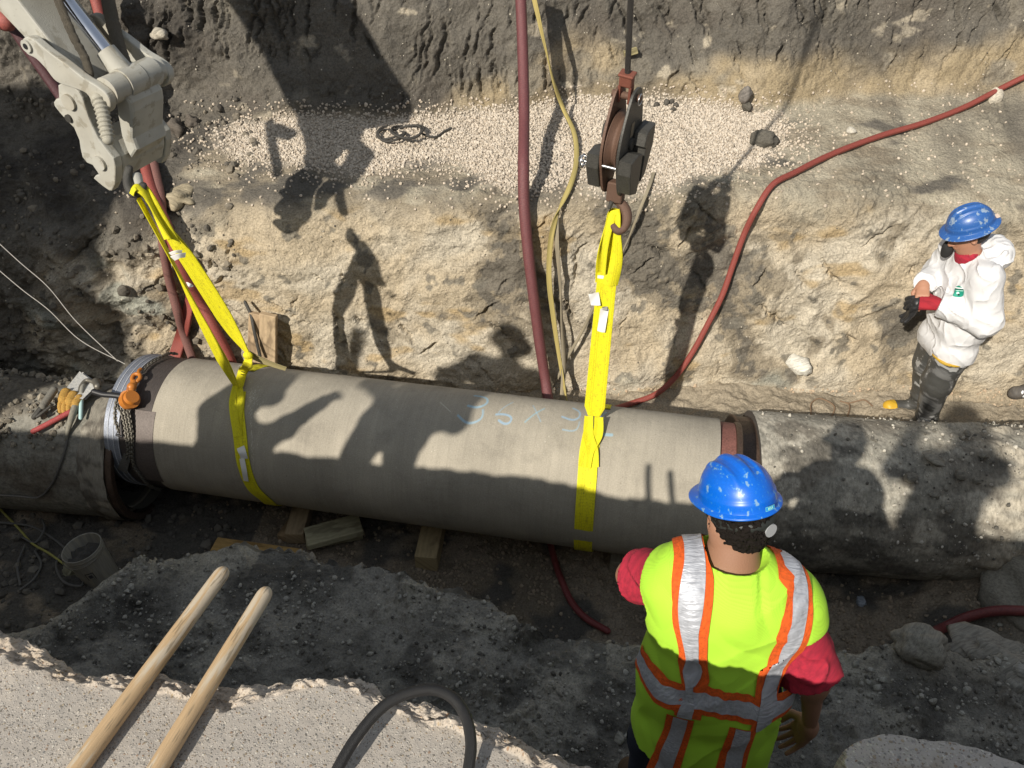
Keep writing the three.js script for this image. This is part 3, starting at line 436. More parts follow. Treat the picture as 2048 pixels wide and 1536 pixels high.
{ // woven strap texture with a dark stitched line pair
  const cv = document.createElement('canvas'); cv.width = 256; cv.height = 256; const q = cv.getContext('2d'); q.fillStyle = '#ece41c'; q.fillRect(0, 0, 256, 256);
  for (let y = 0; y < 256; y += 4) { q.fillStyle = `rgba(150,138,0,${0.12 + 0.08 * ((y / 4) % 2)})`; q.fillRect(0, y, 256, 2); }
  const r = RNG(8); for (let i = 0; i < 900; i++) { q.fillStyle = `rgba(110,98,40,${0.04 + r() * 0.14})`; q.fillRect(r() * 256, r() * 256, 2 + r() * 8, 1 + r() * 5); } for (let i = 0; i < 26; i++) { const x = r() * 256, y = r() * 256, s = 6 + r() * 26; for (let k = 0; k < 40; k++) { q.fillStyle = 'rgba(120,104,52,0.10)'; q.fillRect(x + (r() - 0.5) * s, y + (r() - 0.5) * s * 1.6, 1 + r() * 5, 1 + r() * 4); } }
  for (const x of [52, 76, 180, 204]) { q.fillStyle = 'rgba(150,136,10,0.35)'; q.fillRect(x, 0, 2, 256); for (let y = 0; y < 256; y += 10) { q.fillStyle = 'rgba(40,38,20,0.35)'; q.fillRect(x, y, 2, 4); } }
  T.sling = new THREE.CanvasTexture(cv); T.sling.colorSpace = THREE.SRGBColorSpace; T.sling.wrapS = T.sling.wrapT = THREE.RepeatWrapping; T.sling.repeat.set(1, 5); M.sling.map = T.sling; M.sling.color.setRGB(1, 1, 1); M.sling.bumpMap = T.sling; M.sling.bumpScale = 0.002;
  
}
{
  const base = onPipe(PIPE, (tL0 + tR) / 2, Math.PI, PIPE.R);
  const p = thingAt('hanging_pipe', 'grey concrete pipe hanging in yellow slings over the trench, chalk figures on its side', 'pipe', base); PIPE.obj = p;
  partW('barrel', [barrel(PIPE, tL1, tR, PIPE.R, 110, 140, (t, th) => 0.0012 * noise(t * 60, th * 5, 1) + 0.002 * noise(t * 3, th * 2)), ringFace(PIPE, tL1, 0.43, PIPE.R), ringFace(PIPE, tR, 0.38, PIPE.R - 0.002)], M.barrel, p);
  partW('lining', [barrel(PIPE, tL0 + 0.03, tR, 0.385, 72, 4)], std({ color: col(0.3, 0.29, 0.26), roughness: 0.9, side: THREE.DoubleSide }), p);
  const wL = tL1 - tL0;
  const dents = (t, th) => 0.0015 * noise(t * 9, th * 6, 2);
  partW('steel_band', [sleeve(PIPE, tL0 + wL * 0.34, tL1 - 0.002, 0.425, 0.449, 96), barrel(PIPE, tL0 + wL * 0.345, tL1 - 0.01, 0.4505, 96, 4, dents)], M.darkSteel, p);
  partW('joint_ring', [sleeve(PIPE, tL0, tL0 + wL * 0.34 - 0.003, 0.42, 0.455, 96)], M.edgeSteel, p, 'bluish grey steel ring at the left end');
  for (const f of [0.1, 0.22, 0.33]) partW('weld_bead', new THREE.TorusGeometry(0.4565, 0.0028, 6, 110).applyMatrix4(basis(PIPE.up, PIPE.out, PIPE.d, onPipe(PIPE, tL0 + wL * f, 0, 0))), std({ color: col(0.52, 0.54, 0.58), roughness: 0.6 }), p);
  // a plate lapped over the band, where the hoist is fixed
  const pl = (t0, t1, a0, a1, r) => gridGeo(10, 16, (u, v) => onPipe(PIPE, lerp(t0, t1, u), lerp(a0, a1, v), r), (u, v) => [u, v]);
  const [ta, th0] = hitPipe(PIPE, 262, 818), [tb, th1] = hitPipe(PIPE, 300, 960);
  partW('lap_plate', [pl(tL0 + wL * 0.55, tL1 + 0.03, th0, th0 + 1.15, 0.4635), pl(tL0 + wL * 0.55, tL1 + 0.03, th0, th0 + 1.15, 0.4605)], std({ color: col(0.16, 0.135, 0.125), roughness: 0.6, metalness: 0.3, map: rep(T.soilCol, 1), side: THREE.DoubleSide }), p);
  partW('primer_band', sleeve(PIPE, tR + 0.004, tR1, 0.405, 0.442, 96), M.primer, p, 'red primed steel band at the right end');
  partW('spigot_ring', sleeve(PIPE, tR1, tR1 + 0.035, 0.40, 0.449, 96), M.brownSteel, p);
}
{
  const tEnd = tFor(LEFT, 222, 915);
  const p = thingAt('laid_pipe', 'shaded concrete pipe already laid at the left, open end toward the hanging pipe', 'pipe', V(tEnd - 1.6, LEFT.c.y - LEFT.R, LEFT.c.z));
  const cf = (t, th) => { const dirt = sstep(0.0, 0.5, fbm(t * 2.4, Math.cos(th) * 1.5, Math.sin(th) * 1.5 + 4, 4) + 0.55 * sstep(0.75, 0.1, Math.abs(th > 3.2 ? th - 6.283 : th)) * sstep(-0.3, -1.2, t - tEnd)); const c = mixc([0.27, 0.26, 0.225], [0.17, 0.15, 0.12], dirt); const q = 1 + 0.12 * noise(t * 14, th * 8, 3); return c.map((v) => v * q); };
  const disp = (t, th) => { const top = sstep(1.0, 0.15, Math.abs(th > 3.2 ? th - 6.283 : th)); return 0.004 * noise(t * 5, th * 4) + top * sstep(-0.35, -1.0, t - tEnd) * (0.03 + 0.05 * Math.max(0, fbm(t * 6, th * 5, 2, 4)) + 0.015 * Math.max(0, noise(t * 24, th * 14))); };
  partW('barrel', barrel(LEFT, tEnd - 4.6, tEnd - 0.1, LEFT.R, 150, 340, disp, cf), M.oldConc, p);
  partW('grout_collar', barrel(LEFT, tEnd - 0.30, tEnd - 0.045, LEFT.R + 0.012, 150, 30, (t, th) => 0.012 * fbm(t * 9, th * 5, 2, 4) - 0.05 * sstep(0.1, 0.0, t - tEnd + 0.30 + 0.03 * noise(th * 4, 3)) , (t, th) => mixc([0.42, 0.39, 0.33], [0.2, 0.18, 0.15], sstep(-0.1, 0.3, fbm(t * 8, th * 3, 1, 4)))), M.oldConc, p, 'crusty grout collar');
  partW('bell_ring', sleeve(LEFT, tEnd - 0.05, tEnd, 0.425, 0.472, 96), M.brownSteel, p);
  partW('lining', barrel(LEFT, tEnd - 4.6, tEnd - 0.02, 0.40, 72, 10), std({ color: col(0.2, 0.185, 0.15), roughness: 0.9, side: THREE.DoubleSide }), p);
  partW('joint_lip', sleeve(LEFT, tEnd - 0.14, tEnd - 0.10, 0.385, 0.43, 96), std({ color: col(0.3, 0.27, 0.21), roughness: 0.8 }), p);
  LEFT.t = tEnd;
}
{
  const t0 = tFor(RIGHT, 1524, 940), tb = tFor(RIGHT, 1481, 940, 0.46);
  const p = thingAt('buried_pipe', 'mud crusted concrete pipe already laid at the right, half buried in earth', 'pipe', V(t0 + 1.5, RIGHT.c.y - RIGHT.R, RIGHT.c.z));
  const th_ = (th) => (th > Math.PI ? th - 2 * Math.PI : th);
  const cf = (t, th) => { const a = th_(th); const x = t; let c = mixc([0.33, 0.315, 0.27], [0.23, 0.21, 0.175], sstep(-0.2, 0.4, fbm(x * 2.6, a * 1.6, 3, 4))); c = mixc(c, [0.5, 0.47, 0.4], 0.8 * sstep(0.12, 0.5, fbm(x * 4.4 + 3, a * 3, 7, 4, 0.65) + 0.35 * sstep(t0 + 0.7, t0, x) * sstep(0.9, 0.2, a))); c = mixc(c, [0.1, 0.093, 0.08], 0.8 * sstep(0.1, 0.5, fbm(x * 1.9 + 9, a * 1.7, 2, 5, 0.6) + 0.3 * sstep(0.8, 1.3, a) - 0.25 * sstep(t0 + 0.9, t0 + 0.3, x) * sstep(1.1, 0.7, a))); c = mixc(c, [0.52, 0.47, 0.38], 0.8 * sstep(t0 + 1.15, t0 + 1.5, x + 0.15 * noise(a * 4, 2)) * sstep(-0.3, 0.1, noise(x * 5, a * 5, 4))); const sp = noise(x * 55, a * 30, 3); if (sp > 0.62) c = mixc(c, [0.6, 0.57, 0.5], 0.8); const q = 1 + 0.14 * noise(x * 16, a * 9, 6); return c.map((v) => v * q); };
  const disp = (t, th) => { const a = th_(th), dirt = sstep(t0 + 0.9, t0 + 1.7, t + 0.2 * noise(a * 3, 5)); return 0.006 * fbm(t * 6, a * 3, 1, 4) + 0.004 * noise(t * 30, a * 16) + dirt * sstep(1.5, 0.6, Math.abs(a - 0.5)) * (0.035 + 0.07 * Math.max(0, fbm(t * 4, a * 3, 9, 4)) + 0.03 * Math.max(0, noise(t * 13, a * 8, 2))); };
  partW('barrel', [barrel(RIGHT, t0, t0 + 3.2, RIGHT.R, 220, 420, disp, cf), gridGeo(96, 1, (u, v) => onPipe(RIGHT, t0, u * 6.2832, lerp(0.4, RIGHT.R, v)), undefined, () => [0.12, 0.1, 0.085])], M.oldConc, p);
  partW('bell_ring', [sleeve(RIGHT, tb + 0.02, t0 + 0.02, 0.405, 0.472, 96), sleeve(RIGHT, tb, tb + 0.022, 0.41, 0.484, 96)], M.brownSteel, p, 'wet brown steel ring');
}
// ------------------------------------------------------------------ slings
function pipeStrap(pts, w, sgn, extra) { // band that follows the barrel of the hanging pipe; pts as [t, th], lying just above the surface
  const P = pts.map(([t, th, r]) => onPipe(PIPE, t, th, PIPE.R + (r ?? 0.006))), W = pts.map(() => PIPE.d.clone()); return strapGeo(P, W, w, 0.006, 120, 4);
}
function slingBand(pix, tEnd, w) { const pts = pix.map(([x, y]) => hitPipe(PIPE, x, y, PIPE.R + 0.004)); const last = pts[pts.length - 1], first = pts[0]; for (let k = 1; k <= 9; k++) { const u = k / 9; pts.push([lerp(last[0], first[0] + (tEnd || 0), u), lerp(last[1], first[1] + Math.PI * 2 - 0.5, u), 0.006]); } return pipeStrap(pts, w); }
function labelGeo(px, depthPts) { return depthPts; }
{ // right sling
  const hk = at(1226, 432, 4.26), ck = onPipe(PIPE, ...hitPipe(PIPE, 1187, 846), PIPE.R + 0.05);
  const p = thingAt('lifting_sling', 'yellow lifting sling on the crane block hook, choked round the right part of the pipe', 'sling', ck, 'yellow lifting slings');
  const along = (u, dx = 0, dz = 0) => hk.clone().lerp(ck, u).add(V(dx, 0, dz));
  const X = V(0.97, 0, 0.12).normalize(), side = (a) => V(Math.cos(a), 0, Math.sin(a));
  partW('leg', strapGeo([along(0.25, 0, 0.008), along(0.45), along(0.7), along(0.9), along(0.995)], [X, X, X, X, X], (u) => u > 0.86 ? lerp(0.118, 0.07, (u - 0.86) / 0.14) : lerp(0.105, 0.122, u / 0.86), 0.009, 60, 8, 0.05), M.sling, p);
  // the eye: two plies folded lengthwise over the hook
  for (const s of [-1, 1]) partW('eye_ply', strapGeo([along(0.30, s * 0.010, s * 0.012), along(0.17, s * 0.028, s * 0.022), along(0.06, s * 0.020, s * 0.03), along(0.0, s * 0.012, s * 0.026), along(-0.025, 0, s * 0.004)], [side(0.1), side(s * 0.5), side(s * 0.8), side(s * 0.8), side(s * 0.5)], (u) => lerp(0.1, 0.062, sstep(0, 0.6, u)), 0.008, 40, 6, 0.22 * s), M.sling, p);
  partW('eye_fold', strapGeo([along(0.24, -0.028, 0.02), along(0.12, -0.03, 0.036), along(0.03, -0.02, 0.038), along(-0.02, -0.006, 0.022)], [side(1.2), side(1.0), side(0.8), side(0.6)], 0.05, 0.008, 30, 5, 0.3), M.sling, p);
  partW('stitch_band', strapGeo([along(0.262, 0, 0.014), along(0.276, 0, 0.014)], [X, X], 0.104, 0.003, 3, 4), M.label, p);
  partW('choker_band', slingBand([[1187, 858], [1178, 905], [1174, 960], [1169, 1030], [1166, 1095]], 0.02, 0.112), M.sling, p);
  const q0 = ck.clone(), lo = (px, py, r = 0.012) => onPipe(PIPE, ...hitPipe(PIPE, px, py), PIPE.R + r);
  for (const s of [-1, 1]) partW('choker_strand', strapGeo([q0.clone().addScaledVector(PIPE.d, s * 0.03).add(V(0, 0.01, 0.01)), lo(1186 + s * 9, 875, 0.024), lo(1181 - s * 4, 905, 0.018), lo(1177 - s * 8, 935, 0.013)], [0, 1, 2, 3].map(() => PIPE.d), (u) => lerp(0.052, 0.075, u), 0.006, 24, 4, 0.15), M.sling, p);
  // printed tags sewn on
  const tagAt = (u, dx, w, h, tilt, n) => { const g = gridGeo(6, 8, (a, b) => V((a - 0.5) * w, (0.5 - b) * h, 0.006 * Math.sin(a * 3 + b * 4 + n))); g.applyMatrix4(M4().makeRotationZ(tilt)); const dir = ck.clone().sub(hk).normalize(), yv = dir.clone().negate(), zv = V().crossVectors(X, yv).normalize(); g.applyMatrix4(basis(X, yv, zv, along(u, dx, 0).addScaledVector(zv, 0.014))); return g; };
  partW('tag', tagAt(0.375, -0.055, 0.055, 0.075, 0.25, 1), M.label, p, 'small blank white tag');
  const t2 = partW('tag', tagAt(0.475, 0.0, 0.045, 0.145, -0.05, 2), M.label, p, 'long white printed tag');
  partW('print', tagAt(0.415, 0.004, 0.03, 0.022, -0.05, 2).translate(0, 0.001, 0.004), std({ color: col(0.25, 0.24, 0.22), roughness: 0.7, side: THREE.DoubleSide }), p);
  PIPE.hookR = hk;
}
{ // left sling
  const hk = at(272, 384, 4.09), lowN = onPipe(PIPE, ...hitPipe(PIPE, 478, 778), PIPE.R + 0.03);
  const p = thingAt('lifting_sling', 'yellow sling with two spread legs hung from the excavator coupler round the pipe', 'sling', lowN, 'yellow lifting slings');
  const pt = (x, y, d) => at(x, y, d), dz = (u) => lerp(4.09, toPx(lowN)[2], u);
  const f = lowN.clone().sub(hk).normalize(), side = V().crossVectors(f, V(0, 0, 1)).normalize().negate();
  const sd = (a) => side.clone().applyAxisAngle(f, a);
  partW('leg', strapGeo([pt(276, 392, dz(0)), pt(318, 470, dz(0.2)), pt(360, 552, dz(0.43)), pt(408, 648, dz(0.68)), pt(447, 722, dz(0.88)), pt(474, 773, dz(1))], [sd(1.3), sd(1.1), sd(0.9), sd(0.45), sd(0.2), sd(0.5)], (u) => u < 0.3 ? lerp(0.05, 0.075, u / 0.3) : u > 0.8 ? lerp(0.085, 0.06, (u - 0.8) / 0.2) : 0.085, 0.008, 60, 6, 0.12), M.sling, p);
  partW('leg', strapGeo([pt(282, 384, 4.11), pt(322, 440, 4.24), pt(372, 512, 4.42), pt(428, 600, 4.62), pt(470, 668, 4.78), pt(497, 708, 4.86)], [sd(0.9), sd(0.5), sd(0.05), sd(-0.05), sd(0.1), sd(0.6)], (u) => u < 0.32 ? lerp(0.055, 0.1, u / 0.32) : u > 0.7 ? lerp(0.1, 0.045, (u - 0.7) / 0.3) : 0.1, 0.008, 60, 8, 0.04), M.sling, p);
  partW('eye_ply', strapGeo([pt(262, 388, 4.07), pt(272, 374, 4.07), pt(288, 384, 4.09), pt(312, 430, 4.15), pt(338, 478, 4.22)], [sd(1.4), sd(1.4), sd(1.2), sd(0.9), sd(0.5)], 0.06, 0.008, 30, 6, 0.25), M.sling, p);
  partW('eye_ply', strapGeo([pt(286, 378, 4.12), pt(300, 396, 4.12), pt(326, 442, 4.18), pt(352, 490, 4.26)], [sd(0.4), sd(0.3), sd(0.2), sd(0.1)], 0.055, 0.008, 24, 6, -0.2), M.sling, p);
  const hp = (x, y, r = 0.02) => onPipe(PIPE, ...hitPipe(PIPE, x, y), PIPE.R + r);
  const lt = partW('lettered_ply', strapGeo([pt(498, 712, 4.86), pt(496, 726, 4.84), hp(487, 752, 0.03), hp(479, 778, 0.02)], [PIPE.d, PIPE.d, PIPE.d, PIPE.d], (u) => lerp(0.045, 0.062, sstep(0.1, 0.5, u)), 0.007, 24, 5, 0.1), M.sling, p);
  for (let k = 0; k < 6; k++) partW('printed_bar', strapGeo([hp(489.5 - k * 1.2, 735 + k * 4.4, 0.036), hp(493 - k * 1.2, 736 + k * 4.4, 0.037), hp(496 - k * 1.2, 737 + k * 4.4, 0.036)], [0, 0, 0].map(() => PIPE.up.clone().multiplyScalar(1)), 0.006, 0.002, 6, 2), M.black, p);
  partW('muddy_strand', strapGeo([pt(497, 706, 4.86), pt(520, 718, 4.89), pt(545, 728, 4.92), pt(572, 737, 4.95)], [0, 1, 2, 3].map(() => V(0.1, 1, 0.1)), (u) => lerp(0.05, 0.03, u), 0.006, 24, 4, 0.2), std({ color: col(0.32, 0.27, 0.13), roughness: 0.9 }), p, 'mud stained strand behind the pipe');
  partW('knot', new THREE.SphereGeometry(0.03, 14, 10).scale(1, 0.85, 0.7).applyMatrix4(M4().setPosition(pt(496, 711, 4.84))), M.sling, p);
  for (const s of [-1, 1]) partW('choker_strand', strapGeo([lowN.clone().addScaledVector(PIPE.d, s * 0.012), hp(476 + s * 8, 805, 0.016), hp(475 + s * 3, 840, 0.014), hp(479, 872, 0.012)], [0, 1, 2, 3].map(() => PIPE.d), (u) => lerp(0.04, 0.06, u), 0.006, 24, 4, 0.15), M.sling, p);
  partW('choker_band', slingBand([[478, 785], [475, 825], [480, 870], [488, 930], [506, 975], [530, 998]], -0.05, 0.09), M.sling, p);
  const tg = (x0, y0, x1, y1, w) => strapGeo([hp(x0, y0, 0.02), hp((x0 + x1) / 2 + 2, (y0 + y1) / 2, 0.03), hp(x1, y1, 0.02)], [PIPE.d, PIPE.d, PIPE.d], w, 0.002, 12, 3);
  partW('tag', tg(484, 893, 492, 915, 0.05), M.label, p, 'crumpled white tag'); partW('tag', tg(487, 915, 495, 958, 0.035), M.label, p, 'long torn white tag');
  const fl = (x0, y0, x1, y1, d, w) => strapGeo([at(x0, y0, d), at((x0 + x1) / 2, (y0 + y1) / 2 - 2, d - 0.02), at(x1, y1, d)], [0, 0, 0].map(() => V(0.2, 1, 0.2)), w, 0.002, 10, 3);
  partW('tag', fl(345, 517, 371, 510, 4.22, 0.03), M.label, p, 'white tag at the eye'); partW('tag', fl(340, 508, 364, 503, 4.23, 0.018), M.label, p); partW('tag', fl(374, 568, 383, 574, 4.36, 0.022), M.label, p);
}
// ------------------------------------------------------------------ crane block, cable and hook
{
  const O = at(1243, 275, 4.04), th = 0.36, n = V(Math.cos(th), 0, Math.sin(th)), e1 = V(Math.sin(th), 0, -Math.cos(th)).negate(), e2 = V(0, 1, 0);     // e1 toward the camera
  const p = thingAt('crane_block', 'rusty crane hook block with sheave between two cheek plates, hanging on a cable', 'pulley block', O.clone().add(V(0, -0.36, 0)));
  const tear = smoothPoly([[0, 0.25], [0.055, 0.235], [0.1, 0.16], [0.145, 0.04], [0.15, -0.06], [0.11, -0.17], [0.055, -0.27], [0, -0.295], [-0.055, -0.27], [-0.11, -0.17], [-0.15, -0.06], [-0.145, 0.04], [-0.1, 0.16], [-0.055, 0.235]], 56);
  const tilt = (g) => { const m = M4().makeTranslation(O.x, O.y, O.z).multiply(M4().makeRotationAxis(V(0, 0, 1), -0.05)).multiply(M4().makeTranslation(-O.x, -O.y, -O.z)); return g.applyMatrix4(m); };
  const pl = (poly, t0, t1, b) => tilt(plateGeo(poly, O, e1, e2, n, t0, t1, b));
  for (const s of [-1, 1]) {
    const c = partW('cheek_plate', pl(tear, s > 0 ? 0.036 : -0.05, s > 0 ? 0.05 : -0.036, 0.003), s > 0 ? M.blackIron : M.rust, p);
    if (s > 0) partW('maker_plate', pl([[0.03, 0.09], [-0.01, 0.09], [-0.012, 0.02], [0.028, 0.02]], 0.0505, 0.053, 0.0005), std({ color: col(0.25, 0.21, 0.15), roughness: 0.6, metalness: 0.5 }), c);
  }
  const w1 = [[0.15, -0.05], [0.15, -0.12], [0.09, -0.24], [0.0, -0.27], [-0.02, -0.2], [-0.01, -0.06], [0.06, -0.04]], w2 = [[-0.06, 0.04], [-0.15, 0.05], [-0.16, -0.06], [-0.1, -0.2], [-0.04, -0.22], [-0.045, -0.05], [-0.02, -0.03], [-0.03, 0.03]];
  for (const s of [-1, 1]) for (const w of [w1, w2]) partW('cheek_weight', pl(w, s > 0 ? 0.05 : -0.115, s > 0 ? 0.118 : -0.05, 0.008), M.blackIron, p);
  const sh = [[0.02, -0.034], [0.142, -0.034], [0.15, -0.03], [0.15, -0.026], [0.122, -0.008], [0.122, 0.008], [0.15, 0.026], [0.15, 0.03], [0.142, 0.034], [0.02, 0.034]].map((q) => new THREE.Vector2(...q));
  partW('sheave', tilt(new THREE.LatheGeometry(sh, 64).applyMatrix4(basis(e1, n, e2.clone().negate(), O.clone().add(V(0, -0.02, 0))))), M.rust, p);
  const L = (a, b, c) => O.clone().addScaledVector(e1, a).addScaledVector(e2, b).addScaledVector(n, c);
  partW('axle', tilt(cylBetween(L(0, -0.02, -0.06), L(0, -0.02, 0.062), 0.03)), M.blackIron, p);
  partW('top_pin', tilt(cylBetween(L(0, 0.205, -0.075), L(0, 0.205, 0.07), 0.018)), M.rust, p);
  partW('pin_ring', tilt(new THREE.TorusGeometry(0.026, 0.0028, 8, 28).applyMatrix4(basis(e1, e2, n, L(0, 0.2, 0.066)))), M.zinc, p);
  const bolt = partW('keeper_bolt', [tilt(cylBetween(L(0.128, -0.105, -0.15), L(0.128, -0.105, 0.1), 0.0075)), tilt(cylBetween(L(0.128, -0.105, 0.098), L(0.128, -0.105, 0.112), 0.012, 0.012, 6))], M.zinc, p, 'bright zinc bolt');
  partW('ring', [tilt(new THREE.TorusGeometry(0.032, 0.005, 8, 28).applyMatrix4(basis(e1, e2, n, L(0.13, -0.105, -0.138)))), tilt(new THREE.TorusGeometry(0.024, 0.004, 8, 24).applyMatrix4(basis(n, e2, e1, L(0.13, -0.1, -0.135))))], M.zinc, bolt);
  // wedge socket on the pin, and the cable
  const top = at(1255, 148, 3.82);
  const so = L(0, 0.205, 0), up = top.clone().sub(so).normalize(), sx = n.clone().addScaledVector(up, -n.dot(up)).normalize(), sz = V().crossVectors(sx, up);
  const bar = (a, b, w, d, bev = 0.004) => { const g = boxGeo(w, b - a, d, bev); g.applyMatrix4(basis(sx, up, sz, so.clone().addScaledVector(up, (a + b) / 2))); return g; };
  const H = top.distanceTo(so);
  partW('wedge_socket', [bar(-0.03, H * 0.52, 0.014, 0.045).translate(sx.x * 0.026, sx.y * 0.026, sx.z * 0.026), bar(-0.03, H * 0.52, 0.014, 0.045).translate(-sx.x * 0.026, -sx.y * 0.026, -sx.z * 0.026), bar(H * 0.48, H * 1.0, 0.064, 0.052, 0.01), bar(H * 0.94, H * 1.06, 0.075, 0.06, 0.01)], M.rustRed, p, 'red brown wedge socket');
  const far = at(1264, -60, 3.5).add(V(0, 0, 0)); const cdir = far.clone().sub(top).normalize();
  const cb = solo('crane_cable', cylBetween(top.clone().addScaledVector(cdir, -0.02), top.clone().addScaledVector(cdir, 9), 0.0135, 0.0135, 12), std({ color: col(0.06, 0.055, 0.05), roughness: 0.5, metalness: 0.5, bumpMap: rep(T.grain, 2, 60), bumpScale: 0.002 }), 'dark steel crane cable running up from the hook block', 'cable');
  // hook below
  const hb = L(0.0, -0.29, 0), h0 = at(1232, 372, 4.2);
  partW('hook_shank', [cylBetween(hb.clone().add(V(0, 0.05, 0)), at(1231, 404, 4.24), 0.026, 0.022, 14), (() => { const g = boxGeo(0.085, 0.11, 0.06, 0.01); g.applyMatrix4(basis(n, e2, V().crossVectors(n, e2), at(1232, 382, 4.21))); return g; })()], M.rust, p);
  const hp = [[1231, 400], [1240, 405], [1250, 420], [1253, 440], [1246, 458], [1236, 462], [1226, 452]].map(([x, y]) => at(x, y, 4.25));
  partW('hook', tubeGeo(hp, 0.024, 40, 12, false, (u) => 0.85 + 0.45 * Math.sin(Math.min(1, u * 1.35) * Math.PI) * (1 - 0.35 * u)), M.rust, p);
  partW('safety_latch', cylBetween(at(1224, 402, 4.22), at(1218, 418, 4.24), 0.012, 0.009, 8), M.blackIron, p);
}
var EXC;
// ------------------------------------------------------------------ excavator: stick, linkage and coupler in view, the rest of the machine outside the frame
{
  const O = at(208, 198, 4.05);
  // the horizontal pin axis whose picture runs from (208,198) toward (315,150)
  let best = [9, 0]; for (let a = -1.4; a < 1.4; a += 0.002) { const q = toPx(O.clone().add(V(Math.cos(a) * 0.3, 0, -Math.sin(a) * 0.3))), s = Math.abs((q[1] - 198) / (q[0] - 208) + 0.45); if (q[0] > 208 && s < best[0]) best = [s, a]; }
  const A = V(Math.cos(best[1]), 0, -Math.sin(best[1])), W = 0.36;        // A points to the far side of the stick
  const E2 = V(0, 1, 0), E1 = V().crossVectors(E2, A).normalize();         // in the plane of the stick
  const S = (x, y) => { const p = atPlane(x, y, O, A).sub(O); return [p.dot(E1), p.dot(E2)]; };
  const s4 = (list) => list.map(([x, y]) => S(x / 3.84, y / 3.84));
  const pl = (poly, t0, t1, bev = 0.006) => plateGeo(poly, O, E1, E2, A, t0, t1, bev);
  const at3 = (q, t) => O.clone().addScaledVector(E1, q[0]).addScaledVector(E2, q[1]).addScaledVector(A, t);
  const pin = (x, y, t0, t1, r) => { const q = S(x / 3.84, y / 3.84); return cylBetween(at3(q, t0), at3(q, t1), r, r, 24); };
  const paint = std({ vertexColors: true, color: col(1, 1, 1), roughness: 0.68, map: rep(T.paint, 1.6), bumpMap: rep(T.grain, 3), bumpScale: 0.0007 });
  const mud = (g, k = 0) => { g = g.index ? g.toNonIndexed() : g; const P = g.attributes.position, N = g.attributes.normal, c = new Float32Array(P.count * 3), u = g.attributes.uv; for (let i = 0; i < P.count; i++) { const x = P.getX(i), y = P.getY(i), z = P.getZ(i); let q = mixc([0.455, 0.45, 0.41], [0.41, 0.385, 0.325], sstep(-0.1, 0.5, fbm(x * 4, y * 4, z * 4, 4) + k)); c.set(q, 3 * i); const ax = Math.abs(N.getX(i)), ay = Math.abs(N.getY(i)), az = Math.abs(N.getZ(i)); if (u) { if (ay > ax && ay > az) u.setXY(i, x, z); else if (ax > az) u.setXY(i, z, y); else u.setXY(i, x, y); } } g.setAttribute('color', new THREE.BufferAttribute(c, 3)); return g; };
  const base = V(-6.2, 0, 0.2);
  const p = thingAt('excavator', 'mud coated excavator arm with chrome cylinder and bucket coupler reaching in at the top left', 'excavator', base); p.userData.category = 'excavator';
  const P_ = (name, geo, mat, parent = p, label) => partW(name, geo, mat, parent, label);
  // stick: tapered box beam whose axis comes from the upper left
  const sA = S(130, 150), sB = S(13, 0);
  const dirv = (() => { const d = [sB[0] - sA[0], sB[1] - sA[1]], l = Math.hypot(...d); return [d[0] / l, d[1] / l]; })();
  const STK = { sA, dirv, E1, E2, A, O, at3, S };
  const ext = (q, k) => [q[0] + dirv[0] * k, q[1] + dirv[1] * k];
  const side = [S(-60, -20), S(-6, 32), S(40, 80), S(70, 112), S(112, 150), S(132, 180), S(158, 188), S(164, 180), S(100, 100), S(22, 0), S(-10, -41)];
  const up4 = [ext(side[0], 2.2), ...side, ext(side[side.length - 1], 2.2)];
  P_('stick', mud(mergeSolid([pl(up4, 0.03, W - 0.03, 0.01)])), paint);
  // links beside the stick, from the pivot on the stick to the cylinder pin
  const link = smoothPoly([...s4([[225, 300], [250, 265], [300, 275], [420, 370], [560, 470], [700, 580], [800, 640], [870, 700], [900, 770], [880, 840], [830, 850], [770, 790], [720, 700], [600, 650], [480, 600], [400, 500], [330, 430], [260, 390]])], 70);
  for (const t of [-0.045, W]) P_('link', mud(pl(link, t, t + 0.045, 0.008)), paint);
  // linkage boss and its pins
  for (const [x, y, r] of [[268, 330, 0.03], [808, 762, 0.035]]) P_('pin', mud(pin(x, y, -0.056, W + 0.055, r), 0.2), paint);
  P_('pin_hole', pin(268, 330, -0.0585, -0.055, 0.014), M.black);
  // cross tube of rod eye and link bosses along the pin axis
  const q1 = S(815 / 3.84, 705 / 3.84);
  const tubes = []; for (const [a, b, r] of [[0.0, 0.095, 0.068], [0.1, 0.215, 0.075], [0.22, 0.315, 0.072], [0.32, 0.36, 0.058]]) tubes.push(mud(cylBetween(at3(q1, a), at3(q1, b), r, r, 32)));
  P_('boss', tubes[0], paint); const eye = P_('rod_eye', tubes[1], paint); P_('boss', tubes[2], paint); P_('boss', tubes[3], paint);
  // chrome rod
  const rq = at3(q1, 0.158), rTop = atPlane(112, -25, O.clone().addScaledVector(A, 0.158), A); const rd = rTop.clone().sub(rq).normalize();
  P_('rod_collar', mud(cylBetween(rq, rq.clone().addScaledVector(rd, 0.17), 0.06, 0.05, 24)), paint);
  P_('cylinder_rod', cylBetween(rq.clone().addScaledVector(rd, 0.16), rq.clone().addScaledVector(rd, 1.5), 0.034, 0.034, 28), std({ color: col(0.62, 0.65, 0.72), roughness: 0.16, metalness: 1 }), p, 'bright chrome cylinder rod');
  P_('cylinder', mud(cylBetween(rq.clone().addScaledVector(rd, 1.45), rq.clone().addScaledVector(rd, 2.9), 0.075, 0.075, 28)), paint);
